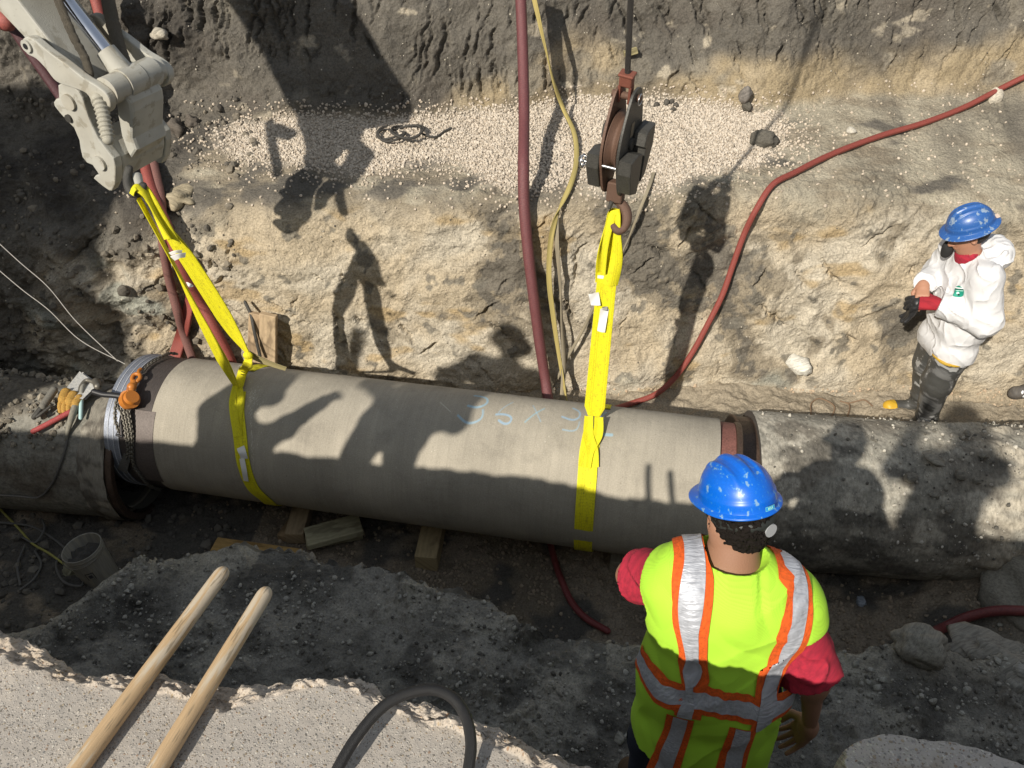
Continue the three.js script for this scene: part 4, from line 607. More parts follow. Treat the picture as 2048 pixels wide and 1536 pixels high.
  // coupler: two side plates, a saddle between them, pins
  const plate = s4([[480, 640], [530, 612], [590, 635], [640, 690], [668, 740], [690, 810], [715, 890], [745, 960], [790, 1050], [850, 1130], [905, 1200], [921, 1270], [915, 1400], [890, 1448], [870, 1448], [815, 1410], [748, 1352], [762, 1332], [790, 1322], [742, 1252], [700, 1235], [664, 1190], [650, 1130], [640, 1060], [600, 965], [545, 910], [495, 855], [452, 800], [446, 770], [462, 745], [486, 742]]);
  for (const t of [-0.03, W - 0.02]) { const c = P_('side_plate', mud(pl(plate, t, t + 0.05, 0.008)), paint); }
  P_('coupler_pin', mud(pin(572, 765, -0.045, W + 0.05, 0.04), 0.3), paint); P_('coupler_pin', mud(pin(805, 1232, -0.045, W + 0.05, 0.038), 0.3), paint); P_('pin_bolt', pin(568, 890, -0.042, -0.02, 0.02), M.blackIron);
  // bucket link: tall saddle block between the plates
  const blk = s4([[800, 720], [870, 730], [935, 830], [948, 900], [950, 1100], [985, 1190], [940, 1255], [905, 1200], [860, 1080], [830, 920]]);
  P_('bucket_link', mud(pl(blk, 0.06, W - 0.07, 0.02)), paint);
  P_('saddle', mud([pl(s4([[700, 1030], [800, 1090], [905, 1215], [918, 1290], [905, 1390], [850, 1330], [770, 1230], [715, 1130]]), 0.022, W - 0.022, 0.012)][0], 0.15), paint);
  // lifting eye and hook under the coupler
  const hk = at(262, 352, 4.08);
  P_('lifting_hook', tubeGeo([at(258, 338, 4.09), at(254, 356, 4.09), at(258, 378, 4.08), at(268, 388, 4.08), at(280, 384, 4.09), at(286, 372, 4.10)], 0.021, 30, 10), M.blackIron, p, 'black steel lifting hook');
  P_('lifting_lug', mud(cylBetween(at(272, 352, 4.13), at(280, 376, 4.11), 0.03, 0.02, 10)), paint);
  // clamp hose wrapped in spiral guard, and hoses along the stick caked with mud
  const mudHose = std({ color: col(0.2, 0.175, 0.135), roughness: 0.95, map: rep(T.soilCol, 2, 6), bumpMap: rep(T.soilBump, 1, 8), bumpScale: 0.01 });
  P_('guard_spring', tubeGeo([[196, 198], [202, 215], [207, 235], [211, 255], [216, 278]].map(([x, y]) => at(x, y, 4.00)), 0.031, 90, 12, false, (u) => 1 + 0.13 * Math.sin(u * 56)), mud2(), p, 'ribbed hose guard');
  function mud2() { return std({ color: col(0.46, 0.44, 0.37), roughness: 0.8, map: rep(T.soilCol, 1, 4) }); }
  P_('hydraulic_hose', tubeGeo([[105, -30], [128, 30], [150, 80], [168, 112], [180, 148]].map(([x, y], i) => at(x, y, 3.9 + i * 0.03)), 0.02, 50, 10, false, (u) => 1 + 0.2 * noise(u * 25, 3)), mudHose);
  P_('hydraulic_hose', tubeGeo([[210, -30], [222, 30], [234, 80], [246, 120], [262, 150]].map(([x, y], i) => at(x, y, 4.25 - i * 0.03)), 0.034, 50, 12, false, (u) => 1 + 0.25 * noise(u * 22, 8)), mudHose);
  // the machine beyond the frame
  const D3 = E1.clone().multiplyScalar(dirv[0]).addScaledVector(E2, dirv[1]);
  EXC = { p, O, A, E1, E2, D3, at3, sA, dirv, W, P_, paint, mud, pl };
}
function mergeSolid(l) { return merge(l); }
{ // the rest of the excavator, beyond the frame: stick, boom, house and tracks on the far bank
  const { O, A, E1, E2, D3, P_, paint, mud } = EXC; const m = O.clone().addScaledVector(A, 0.18).addScaledVector(D3, 0.3);
  const top = m.clone().addScaledVector(D3, 3.0), foot = V(-8.0, 1.5, top.z + (top.x + 8.0) * -0.32);
  const beam = (a, b, w, h) => { const d = b.clone().sub(a), L = d.length(); const y = d.normalize(), x = A.clone().addScaledVector(y, -A.dot(y)).normalize(), z = V().crossVectors(x, y); const g = boxGeo(w, L, h, 0.03); g.applyMatrix4(basis(x, y, z, a.clone().add(b).multiplyScalar(0.5))); return g; };
  P_('stick_upper', mud(beam(m.clone().addScaledVector(D3, 0.36).addScaledVector(E1, -0.2), top.clone().addScaledVector(E1, -0.16), 0.3, 0.44)), paint);
  P_('boom', mud(mergeSolid([beam(top, top.clone().lerp(foot, 0.5).add(V(0, 0.9, 0)), 0.34, 0.42), beam(top.clone().lerp(foot, 0.5).add(V(0, 0.9, 0)), foot, 0.36, 0.5)])), paint);
  const hs = boxGeo(2.6, 1.3, 2.4, 0.12); hs.translate(foot.x - 1.0, 1.75, foot.z - 0.2); P_('house', mud(hs), paint);
  const cab = boxGeo(1.2, 1.5, 0.9, 0.1); cab.translate(foot.x - 0.1, 2.1, foot.z + 1.2); P_('cab', mud(cab), paint);
  for (const s of [-1, 1]) { const t = boxGeo(3.6, 0.8, 0.6, 0.3); t.translate(foot.x - 1.0, 0.62, foot.z - 0.2 + s * 1.2); P_('track', t, M.blackIron); }
}
{ // the crane that carries the hook block stands at the left, outside the frame; its body shades the left of the trench
  const base = V(-7.4, 0, 0.9), c = thingAt('crawler_crane', 'large yellow crane body standing on the slab left of the trench, outside the picture', 'crane', base);
  const body = std({ color: col(0.5, 0.36, 0.06), roughness: 0.5, map: rep(T.soilCol, 1) });
  const B = (name, w, h, d, x, y, z, m = body, bev = 0.06) => { const g = boxGeo(w, h, d, bev); g.translate(x, y, z); return partW(name, g, m, c); };
  B('house', 2.9, 2.2, 2.0, -8.35, 2.25, 1.0); B('counterweight', 0.9, 1.5, 1.9, -10.1, 1.9, 1.0, M.blackIron); B('cab', 1.2, 2.4, 0.85, -6.55, 2.35, -0.02); B('winch_drum', 0.5, 0.5, 1.2, -8.4, 3.5, 0.95, M.rust, 0.2);
  for (const s of [-1, 1]) B('track', 3.4, 1.0, 0.7, -8.55 + s * -0.35, 0.52, 0.9 + s * 0.9, M.blackIron, 0.3);
}
// ------------------------------------------------------------------ hoses, straps, cables
T.hose = dataTex(256, (u, v) => { const n = tile(u, v, 14, 8, 4), s = tile(u, v, 40, 3, 3); const k = 0.86 + 0.2 * n + 0.1 * s; return n > 0.34 ? [1, 0.97, 0.9] : [k, k, k]; });
const hoseMat = (r, g, b, rough = 0.6, ru = 14, rv = 1) => std({ color: col(r, g, b), roughness: rough, map: rep(T.hose, ru, rv), bumpMap: rep(T.grain, ru, 1), bumpScale: 0.0012 });
const G_ = (list, lift) => list.map(([x, y, l]) => onGround(x, y, l ?? lift));
function hose(name, pts, r, mat, label, cat = 'hose', group) { const g = tubeGeo(pts, r, Math.max(40, pts.length * 14), 12, false, (u) => 1 + 0.03 * noise(u * 40, r * 99)); const b = pts[pts.length - 1]; const o = solo(name, g, mat, label, cat, group); return o; }
hose('discharge_hose', G_([[1040, -40, 0.4], [1045, 90, 0.4], [1048, 230, 0.55], [1047, 330, 0.35], [1048, 405, 0.1], [1056, 500, 0.1], [1068, 600, 0.16], [1080, 690, 0.16], [1092, 770, 0.2], [1100, 830, 0.1]]), 0.038, hoseMat(0.175, 0.058, 0.062, 0.5, 30), 'thick maroon hose hanging straight down the middle of the trench wall');
hose('air_hose', G_([[183, -30, 0.25], [203, 40, 0.22], [240, 150, 0.15], [275, 265, 0.1], [297, 360, 0.07], [314, 409, 0.07], [334, 452, 0.09], [357, 520, 0.1], [378, 566, 0.09], [400, 606, 0.08], [426, 652, 0.07], [452, 700, 0.07], [470, 740, 0.07]]), 0.036, hoseMat(0.34, 0.085, 0.07, 0.5, 30), 'bright red hose running down the wall behind the left yellow sling', 'hose');
hose('air_hose', G_([[206, -30, 0.27], [228, 60, 0.22], [268, 180, 0.15], [300, 300, 0.1], [314, 360, 0.06], [323, 410, 0.05], [324, 470, 0.06], [334, 538, 0.06], [343, 578, 0.06], [355, 624, 0.06], [366, 664, 0.06], [387, 725, 0.06]]), 0.031, hoseMat(0.23, 0.11, 0.095, 0.8, 26), 'dusty maroon hose left of the bright red one, ending at the pipe band', 'hose');
{ const P = G_([[383, 565, 0.04], [381, 600, 0.05], [372, 640, 0.05], [361, 680, 0.05], [350, 715, 0.05]]); solo('flat_hose', strapGeo(P, P.map(() => V(1, 0.2, 0.1)), (u) => lerp(0.06, 0.1, u), 0.02, 30, 6, 0.1), hoseMat(0.3, 0.07, 0.055, 0.6, 6), 'flattened red hose end between two red hoses above the pipe band', 'hose'); }
hose('arm_hose', [at(10, 28, 4.32), at(34, 66, 4.32), at(66, 112, 4.32), at(104, 166, 4.32), at(130, 204, 4.32)], 0.03, hoseMat(0.09, 0.035, 0.04, 0.45, 12), 'dark maroon hose running behind the left edge of the excavator arm');
solo('red_fitting', merge([tubeGeo([at(-40, 20, 4.15), at(-8, 34, 4.15), at(12, 42, 4.14)], 0.05, 16, 12)]), hoseMat(0.42, 0.12, 0.1, 0.5, 3), 'pinkish red hose coupling at the top left corner', 'coupling');
hose('supply_hose', G_([[2090, 135], [2040, 158], [2000, 178], [1930, 214], [1850, 245], [1760, 272], [1660, 310], [1590, 345], [1545, 370], [1515, 415], [1490, 465], [1466, 530], [1445, 590], [1415, 650], [1385, 705], [1350, 755], [1312, 788], [1265, 806], [1215, 822]], 0.04), 0.0215, hoseMat(0.30, 0.065, 0.05, 0.55, 60), 'long thin red hose crossing the right half of the wall down to the pipe');
hose('drain_hose', G_([[1100, 1085], [1112, 1130], [1125, 1165], [1142, 1202], [1170, 1235], [1215, 1262]], 0.03), 0.022, hoseMat(0.24, 0.05, 0.05, 0.5, 12), 'short dark red hose on the shaded pit floor');
hose('suction_hose', [...G_([[2100, 1226], [2050, 1222], [1990, 1222], [1935, 1234], [1890, 1254], [1855, 1275]], 0.06)], 0.03, hoseMat(0.19, 0.045, 0.045, 0.5, 10), 'dark red hose lying on the rubble at the lower right edge');
hose('air_line', [[660, 1570], [676, 1536], [712, 1476], [768, 1412], [820, 1386], [870, 1380], [908, 1398], [933, 1438], [942, 1490], [936, 1545], [930, 1580]].map(([x, y], i) => atY(x, y, 0.018 + 0.05 * Math.sin(i / 10 * Math.PI))), 0.0115, std({ color: col(0.014, 0.014, 0.015), roughness: 0.5, map: rep(T.hose, 30, 1), bumpMap: rep(T.grain, 40, 1), bumpScale: 0.0006 }), 'loop of black rubber hose in the foreground, hanging over the slab edge');
const strapS = (name, pts, lift, w, mat, label, cat) => { const P = G_(pts, lift); return solo(name, strapGeo(P, P.map((p, i) => V(Math.cos(i * 0.6) * 1, 0.1, Math.sin(i * 0.6) * 0.6 + 0.2)), w, 0.008, pts.length * 12, 4, 0.15), mat, label, cat); };
const dustYel = std({ color: col(0.44, 0.36, 0.13), roughness: 0.85, map: rep(T.hose, 1, 1) }), dustTan = std({ color: col(0.30, 0.26, 0.185), roughness: 0.9, map: rep(T.hose, 1, 1) });
strapS('tag_rope', [[1060, -40, 0.35], [1074, 20, 0.35], [1090, 90, 0.35], [1108, 165, 0.3], [1126, 215, 0.2], [1148, 264, 0.1], [1153, 318, 0.06], [1140, 372, 0.05], [1118, 418, 0.05], [1103, 470, 0.07], [1098, 550, 0.1], [1108, 640, 0.1], [1120, 720, 0.12], [1136, 815, 0.1]], 0.05, 0.035, dustYel, 'yellowish flat rope hanging beside the thick maroon hose', 'rope');
strapS('tag_rope', [[1112, 432, 0.05], [1114, 480, 0.09], [1120, 560, 0.1], [1124, 640, 0.12], [1128, 720, 0.13], [1124, 800, 0.1]], 0.08, 0.034, dustTan, 'muddy flat rope hanging just right of the yellowish one', 'rope');
strapS('tag_rope', [[1308, 345, 0.03], [1296, 380, 0.04], [1276, 430, 0.06], [1254, 485, 0.05], [1226, 545, 0.05], [1195, 600, 0.06], [1166, 660, 0.09], [1132, 720, 0.09], [1106, 775, 0.08]], 0.05, 0.022, dustTan, 'thin muddy strap slanting across the wall behind the right sling', 'rope');
{ // coil
  const coilM = std({ color: col(0.06, 0.056, 0.05), roughness: 0.8, map: rep(T.hose, 20, 1) });
  const o = onGround(800, 270, 0.02), t = thing('hose_coil', 'two coiled black hoses lying on the gravel bench', 'hose', [o.x, o.y, o.z]);
  for (const [px, py, r, k] of [[782, 266, 0.10, 0], [784, 272, 0.095, 1], [816, 266, 0.115, 2], [813, 271, 0.108, 3]]) { const c = onGround(px, py, 0.03).sub(o); part('coil', tubeGeo([...Array(18).keys()].map((i) => { const a = i / 18 * 6.283; return V(c.x + Math.cos(a) * r, c.y + 0.02 * k * 0.5 + 0.012 * Math.sin(a * 2 + k), c.z + Math.sin(a) * r); }), 0.0085, 80, 8, true), coilM, t); }
  part('hose_tail', tubeGeo(G_([[845, 268], [870, 274], [890, 262], [902, 256]], 0.03).map((p) => p.sub(o)), 0.0085, 30, 8), coilM, t);
}
const wireMat = std({ color: col(0.36, 0.34, 0.31), roughness: 0.5 }), rustWire = std({ color: col(0.2, 0.13, 0.08), roughness: 0.8 });
for (const [list, lab] of [[[[-20, 470], [40, 525], [95, 573], [150, 640], [235, 722]], 'upper thin pale wire slanting to the pipe end at far left'], [[[-20, 525], [45, 580], [95, 618], [160, 680], [250, 728]], 'lower thin pale wire slanting to the pipe end at far left']]) { const e = onGround(240, 700, 0.4); hose('guy_wire', list.map(([x, y], i) => at(x, y, 4.75 - 0.02 * i)), 0.0024, wireMat, lab, 'wire'); }
const onP = (P, x, y, l) => onPipe(P, ...hitPipe(P, x, y), P.R + l);
hose('power_cord', [[140, 862], [132, 900], [120, 935], [104, 968], [78, 992], [40, 990], [-20, 986]].map(([x, y]) => onP(LEFT, x, y, 0.012)), 0.008, std({ color: col(0.11, 0.105, 0.095), roughness: 0.7 }), 'thin grey cord trailing down the shaded pipe at the left', 'cord');
[[[-10, 1008], [40, 1060], [62, 1085], [100, 1108], [130, 1130]], [[0, 1045], [60, 1052], [110, 1080], [150, 1118], [175, 1150]], [[50, 1090], [35, 1130], [40, 1170]], [[70, 1102], [82, 1130], [66, 1160], [40, 1180]], [[120, 1110], [112, 1130], [130, 1165], [160, 1172], [172, 1150]], [[85, 1040], [88, 1060], [70, 1085], [45, 1075]]].forEach((l, i) => hose('loose_cable', G_(l, 0.03), 0.0075, i === 0 ? std({ color: col(0.35, 0.33, 0.09), roughness: 0.7 }) : std({ color: col(0.13, 0.125, 0.115), roughness: 0.8 }), i === 0 ? 'thin yellow cable in the dark pit corner left of the bucket' : 'grey cable tangled on the dark pit floor left of the bucket', 'cable', i === 0 ? undefined : 'grey cables tangled by the bucket'));
hose('bent_wire', G_([[1622, 830], [1624, 805], [1640, 797], [1668, 812], [1662, 838]], 0.02), 0.005, rustWire, 'rusty wire hoop stuck in the gravel behind the right pipe, left of the two', 'wire');
hose('bent_wire', G_([[1695, 835], [1697, 808], [1680, 802], [1697, 806], [1728, 800], [1745, 812]], 0.02), 0.005, rustWire, 'forked rusty wire stuck in the gravel behind the right pipe, right of the two', 'wire');
// ------------------------------------------------------------------ shovel handles on the slab
{
  const cv = document.createElement('canvas'); cv.width = 128; cv.height = 1024; const q = cv.getContext('2d'), r = RNG(9), im = q.createImageData(128, 1024);
  for (let y = 0; y < 1024; y++) for (let x = 0; x < 128; x++) { const a = x / 128 * 6.283, g = 0.07 * noise(Math.cos(a) * 7, Math.sin(a) * 7, y * 0.012) + 0.06 * noise(Math.cos(a) * 20, Math.sin(a) * 20, y * 0.03), w = sstep(0.05, 0.5, fbm(Math.cos(a) * 1.4, y * 0.009, Math.sin(a) * 1.4, 4) + 0.6 * sstep(330, 30, y) - 0.15), d = sstep(0.35, 0.6, fbm(Math.cos(a) * 3, y * 0.02, Math.sin(a) * 3 + 7, 4)); let c = [186 * (1 + g), 158 * (1 + g), 121 * (1 + g)]; c = mixc(c, [196, 184, 164], w * 0.85); c = mixc(c, [120, 106, 84], d * 0.55); const o = (y * 128 + x) * 4; im.data[o] = c[0]; im.data[o + 1] = c[1]; im.data[o + 2] = c[2]; im.data[o + 3] = 255; }
  q.putImageData(im, 0, 0); T.handle = new THREE.CanvasTexture(cv); T.handle.colorSpace = THREE.SRGBColorSpace; T.handle.wrapS = T.handle.wrapT = THREE.RepeatWrapping;
}
[[[452, 1136], [148, 1548], 'wooden shovel handle jutting over the slab edge, the left of the pair'], [[537, 1176], [308, 1548], 'wooden shovel handle jutting over the slab edge, the right of the pair']].forEach(([a, b, lab], i) => {
  const p0 = atY(...a, 0.035), p1 = atY(...b, 0.022), d = p1.clone().sub(p0), L = d.length() + 0.35; d.normalize(); const r = 0.0178, R = (t) => r * (1.0 + 0.06 * t), prof = [[0, 0], [0.007, 0.001], [0.0122, 0.005], [0.016, 0.012], [0.0176, 0.022], [0.0178, 0.05]].map((q) => new THREE.Vector2(q[0], q[1])); for (let k = 1; k <= 24; k++) prof.push(new THREE.Vector2(r + 0.003 * k / 24 + 0.0003 * noise(k * 0.7, i * 5), 0.05 + (L - 0.05) * k / 24)); prof.push(new THREE.Vector2(0, L + 0.001));
  const g = new THREE.LatheGeometry(prof, 28); { const u = g.attributes.uv, P = g.attributes.position; for (let k = 0; k < u.count; k++) u.setXY(k, u.getX(k), 1 - P.getY(k) / 1.3 - i * 0.03); }
  const x = V().crossVectors(d, V(0, 0, 1)).normalize(), z = V().crossVectors(x, d); const t = thing('shovel_handle', lab, 'handle', [p1.x, p1.y, p1.z]); g.applyMatrix4(basis(x, d, z, p0.clone().sub(p1))); part('shaft', g, std({ map: T.handle, roughness: 0.62, bumpMap: rep(T.grain, 2, 20), bumpScale: 0.0004 }), t);
});
// ------------------------------------------------------------------ timber
T.wood = dataTex(512, (u, v) => { const g = 0.5 + 0.5 * Math.sin(24 * (v + 0.06 * tile(u, v, 3, 4, 3)) * 3.1), n = tile(u, v, 30, 2, 3), d = sstep(0.1, 0.5, tile(u, v, 4, 7, 4)); const k = 0.78 + 0.12 * g + 0.12 * n; return [k * (1 - 0.35 * d), k * (0.97 - 0.35 * d), k * (0.9 - 0.33 * d)]; });
const woodMat = (r, g, b) => std({ color: col(r, g, b), map: rep(T.wood, 1), roughness: 0.88, bumpMap: rep(T.wood, 1), bumpScale: 0.002 });
function timber(a, b, w, h, mat, label, upv = V(0, 1, 0), group) { // board whose axis runs a to b
  const d = b.clone().sub(a), L = d.length(); d.normalize(); const x = V().crossVectors(d, upv).normalize(), y = V().crossVectors(x, d); const g = boxGeo(w, h, L, 0.006); const u = g.attributes.uv, P = g.attributes.position; for (let i = 0; i < u.count; i++) u.setXY(i, P.getZ(i) * 0.8 + 0.1, (P.getX(i) + P.getY(i)) * 2.2);
  g.applyMatrix4(M4().makeBasis(x, y, d.clone().negate())); const c = a.clone().add(b).multiplyScalar(0.5); const m = solo('timber_block', g, mat, label, 'timber', group); m.position.copy(c); return m;
}
const fl = (x, y, up) => atY(x, y, -2.92 + up);
timber(fl(590, 1078, 0.06), fl(596, 1000, 0.1).add(V(0.02, 0, -0.35)), 0.13, 0.11, woodMat(0.42, 0.33, 0.22), 'brown timber block under the pipe right of the left sling');
timber(fl(566, 1078, 0.03), fl(618, 1005, 0.03), 0.09, 0.06, woodMat(0.38, 0.28, 0.17), 'thin dark timber beside the block under the left sling');
timber(fl(612, 1084, 0.05), fl(724, 1062, 0.05), 0.11, 0.05, woodMat(0.46, 0.44, 0.3), 'lower of two stacked pale boards on the pit floor');
timber(fl(612, 1078, 0.11), fl(722, 1048, 0.11), 0.17, 0.05, woodMat(0.5, 0.48, 0.34), 'upper of two stacked pale boards on the pit floor');
timber(fl(428, 1092, 0.03), fl(600, 1116, 0.03), 0.13, 0.04, woodMat(0.55, 0.36, 0.14), 'orange brown board lying flat at the rim of the ledge');
timber(fl(852, 1128, 0.08), fl(868, 1050, 0.08).add(V(0, 0, -0.5)), 0.15, 0.14, woodMat(0.46, 0.37, 0.22), 'square timber under the middle of the hanging pipe, end toward the camera');
timber(fl(1240, 1140, 0.08), fl(1248, 1090, 0.08).add(V(0, 0, -0.4)), 0.14, 0.14, woodMat(0.36, 0.33, 0.27), 'grey timber end below the right sling');
{
  const pw0 = onGround(508, 640, 0.05), pw1 = onGround(508, 740, 0.12);
  timber(onGround(508, 738, 0.16), onGround(513, 626, 0.1), 0.1, 0.04, woodMat(0.48, 0.36, 0.24), 'narrower plank standing against the wall left of its neighbour', V(0, 0.3, 1));
  timber(onGround(537, 738, 0.17), onGround(537, 628, 0.11), 0.12, 0.045, woodMat(0.52, 0.4, 0.27), 'wider plank standing against the wall behind the pipe', V(0, 0.3, 1));
  hose('iron_bar', [onGround(490, 604, 0.08), onGround(502, 630, 0.12), onGround(508, 660, 0.2), onGround(520, 712, 0.25)], 0.012, M.blackIron, 'thin dark iron bar leaning on the upright planks', 'bar');
  timber(onGround(1248, 108, 0.05), onGround(1275, 100, 0.05), 0.05, 0.04, woodMat(0.4, 0.36, 0.2), 'small wood offcut on the wall behind the crane cable');
}
// ------------------------------------------------------------------ tools on the left pipe
const oL = (x, y, l) => onP(LEFT, x, y, l);
{ // leather glove with white cuff
  const o = oL(150, 800, 0.05), t = thing('work_glove', 'yellow leather work glove with a wide white cuff on the left pipe', 'glove', [o.x, o.y, o.z]); const R = (x, y, l) => oL(x, y, l).sub(o);
  const a = R(162, 764, 0.075), b = R(204, 788, 0.075), c = R(176, 813, 0.07), d = R(136, 799, 0.065);
  const quad = (k) => gridGeo(8, 8, (u, v) => { const p = a.clone().lerp(b, u).lerp(d.clone().lerp(c, u), v); p.y += k + 0.012 * Math.sin(u * Math.PI); p.z += k + 0.01 * Math.sin(u * 3.1); return p; });
  part('cuff', [quad(0.012), quad(-0.014)], std({ color: col(0.62, 0.62, 0.6), roughness: 0.85, side: THREE.DoubleSide, map: rep(T.hose, 1, 1) }), t);
  const leather = std({ color: col(0.62, 0.36, 0.08), roughness: 0.8, bumpMap: rep(T.grain, 2), bumpScale: 0.002, map: rep(T.hose, 1, 1) });
  part('palm', [tubeGeo([R(140, 801, 0.07), R(136, 812, 0.07)], 0.036, 8, 12), tubeGeo([R(155, 806, 0.07), R(150, 816, 0.07)], 0.036, 8, 12), tubeGeo([R(167, 810, 0.065), R(160, 818, 0.065)], 0.03, 8, 12)], leather, t);
  for (const [x0, y0, x1, y1, r] of [[132, 812, 126, 828, 0.016], [140, 815, 134, 831, 0.017], [149, 817, 143, 830, 0.017], [157, 816, 152, 826, 0.015], [163, 808, 158, 822, 0.015]]) part('finger', tubeGeo([R(x0, y0, 0.065), R((x0 + x1) / 2 - 1, (y0 + y1) / 2, 0.06), R(x1, y1, 0.035)], r, 14, 10), leather, t);
}
hose('red_bar', [oL(76, 866, 0.05), oL(110, 849, 0.045), oL(146, 831, 0.045)], 0.018, hoseMat(0.42, 0.07, 0.07, 0.6, 2), 'red painted pipe handle lying on the left pipe', 'bar');
{ const o = oL(100, 820, 0.06), t = thing('pipe_wrench', 'mud caked grey wrench lying beside the glove on the left pipe', 'wrench', [o.x, o.y, o.z]); const R = (x, y, l) => oL(x, y, l).sub(o); part('handle', tubeGeo([R(118, 800, 0.09), R(98, 825, 0.08)], 0.026, 16, 10), std({ color: col(0.2, 0.19, 0.165), roughness: 0.9, map: rep(T.hose, 1) }), t); part('jaw', [tubeGeo([R(98, 824, 0.08), R(84, 838, 0.07), R(78, 842, 0.06)], 0.017, 12, 8), tubeGeo([R(112, 826, 0.08), R(98, 836, 0.08), R(86, 842, 0.07)], 0.01, 12, 8)], M.blackIron, t); }
{ const o = oL(160, 830, 0.05), t = thing('air_grinder', 'grey air tool with a long rubber grip and pale blue sleeve on the left pipe', 'air tool', [o.x, o.y, o.z]); const R = (x, y, l) => oL(x, y, l).sub(o);
  part('grip', tubeGeo([R(166, 802, 0.06), R(156, 828, 0.055), R(149, 848, 0.05), R(141, 863, 0.03), R(134, 880, 0.014)], 0.024, 40, 12, false, (u) => u < 0.55 ? 1 - 0.2 * u : lerp(0.9, 0.35, (u - 0.55) / 0.45)), std({ color: col(0.26, 0.245, 0.2), roughness: 0.85, map: rep(T.hose, 1) }), t);
  part('neck', tubeGeo([R(167, 802, 0.07), R(170, 792, 0.085), R(180, 786, 0.1), R(198, 790, 0.1), R(204, 791, 0.1)], 0.014, 30, 10), M.chainSteel, t); part('coupling', tubeGeo([R(199, 788, 0.1), R(204, 796, 0.1)], 0.026, 8, 12), M.chainSteel, t);
  part('sleeve', tubeGeo([R(172, 800, 0.075), R(170, 818, 0.06), R(168, 842, 0.045)], 0.013, 16, 10), std({ color: col(0.42, 0.6, 0.6), roughness: 0.6 }), t);
  part('hose', tubeGeo([R(174, 787, 0.085), R(172, 795, 0.08), R(171, 803, 0.075)], 0.016, 12, 10), std({ color: col(0.3, 0.29, 0.25), roughness: 0.8 }), t); }
// ------------------------------------------------------------------ lever hoist with its chain on the steel band
function chainGeo(pts, link = 0.026, r = 0.0042) { const c = new THREE.CatmullRomCurve3(pts, false, 'centripetal'), L = c.getLength(), n = Math.max(2, Math.round(L / (link * 0.62))), gs = []; const base = new THREE.TorusGeometry(link * 0.36, r, 6, 12); base.scale(1, 1.35, 1); for (let i = 0; i <= n; i++) { const p = c.getPointAt(i / n), t = c.getTangentAt(i / n), x = V().crossVectors(t, V(0.3, 0.2, 1)).normalize(), z = V().crossVectors(x, t); const g = base.clone(); g.applyMatrix4(i % 2 ? basis(x, t, z, p) : basis(z, t, x.clone().negate(), p)); gs.push(g); } return merge(gs); }
{
  const h = (x, y, l) => onPipe(PIPE, ...hitPipe(PIPE, x, y), PIPE.R + l), o = h(272, 800, 0.06), t = thing('lever_hoist', 'orange lever chain hoist with loose chains on the steel band of the pipe', 'chain hoist', [o.x, o.y, o.z]); const R = (x, y, l) => h(x, y, l).sub(o);
  part('housing', [cylBetween(R(264, 806, 0.05), R(277, 806, 0.085), 0.058, 0.058, 26), cylBetween(R(277, 804, 0.085), R(282, 803, 0.1), 0.05, 0.042, 26)], M.orange, t);
  part('gear_cover', cylBetween(R(266, 800, 0.03), R(270, 802, 0.11), 0.04, 0.034, 22), M.orange, t); part('frame', [cylBetween(R(262, 800, 0.035), R(258, 800, 0.035), 0.05, 0.05, 20), tubeGeo([R(268, 783, 0.06), R(266, 795, 0.06), R(262, 812, 0.05)], 0.016, 14, 8)], std({ color: col(0.36, 0.12, 0.03), roughness: 0.6 }), t);
  part('swivel', [tubeGeo([R(270, 792, 0.05), R(272, 780, 0.05), R(274, 773, 0.045)], 0.024, 14, 10), new THREE.SphereGeometry(0.03, 14, 10).translate(...R(271, 781, 0.05).toArray())], M.orange, t);
  part('hook', tubeGeo([R(274, 774, 0.045), R(270, 766, 0.045), R(274, 758, 0.045), R(283, 757, 0.045), R(286, 764, 0.045), R(281, 770, 0.045)], 0.013, 30, 10), M.orange, t); part('latch', tubeGeo([R(283, 757, 0.045), R(282, 750, 0.04), R(285, 746, 0.035)], 0.011, 12, 8), M.orange, t);
  part('lever', [tubeGeo([R(262, 800, 0.06), R(240, 798, 0.075), R(222, 797, 0.085), R(205, 793, 0.095)], 0.019, 20, 10)], M.black, t, 'black lever grip');
  const ch = (pts) => chainGeo(pts.map(([x, y, l]) => R(x, y, l)));
  part('load_chain', ch([[288, 748, 0.02], [296, 736, 0.016], [308, 727, 0.016], [322, 719, 0.016], [340, 711, 0.016], [352, 708, 0.015]]), M.chainSteel, t);
  for (const l of [[[250, 800, 0.06], [246, 815, 0.05], [252, 830, 0.04], [256, 850, 0.03], [258, 875, 0.025], [260, 900, 0.02], [257, 912, 0.02]], [[256, 806, 0.06], [259, 825, 0.05], [262, 850, 0.035], [264, 880, 0.025], [264, 910, 0.02]], [[244, 806, 0.06], [240, 822, 0.05], [239, 842, 0.04], [243, 860, 0.03]], [[262, 812, 0.05], [266, 840, 0.035], [268, 870, 0.02], [267, 905, 0.018], [271, 930, 0.015], [284, 950, 0.012], [300, 968, 0.012], [318, 980, 0.012]]]) part('loose_chain', ch(l), M.chainSteel, t);
  part('chain_stop', [tubeGeo([R(246, 842, 0.03), R(239, 868, 0.03)], 0.004, 8, 6), tubeGeo([R(247, 842, 0.03), R(250, 870, 0.03)], 0.004, 8, 6), tubeGeo([R(239, 868, 0.03), R(250, 871, 0.03)], 0.008, 8, 6)], M.black, t);
  const a = R(252, 903, 0.02), b = R(266, 911, 0.02), c = R(255, 944, 0.012), d = R(237, 934, 0.012); part('tag_plate', [0, 0.004].map((k) => gridGeo(2, 2, (u, v) => a.clone().lerp(b, u).lerp(d.clone().lerp(c, u), v).add(V(0, 0, k)))), std({ color: col(0.25, 0.25, 0.24), roughness: 0.4, metalness: 0.5, side: THREE.DoubleSide, map: rep(T.hose, 1) }), t, 'grey metal tag plate');
}
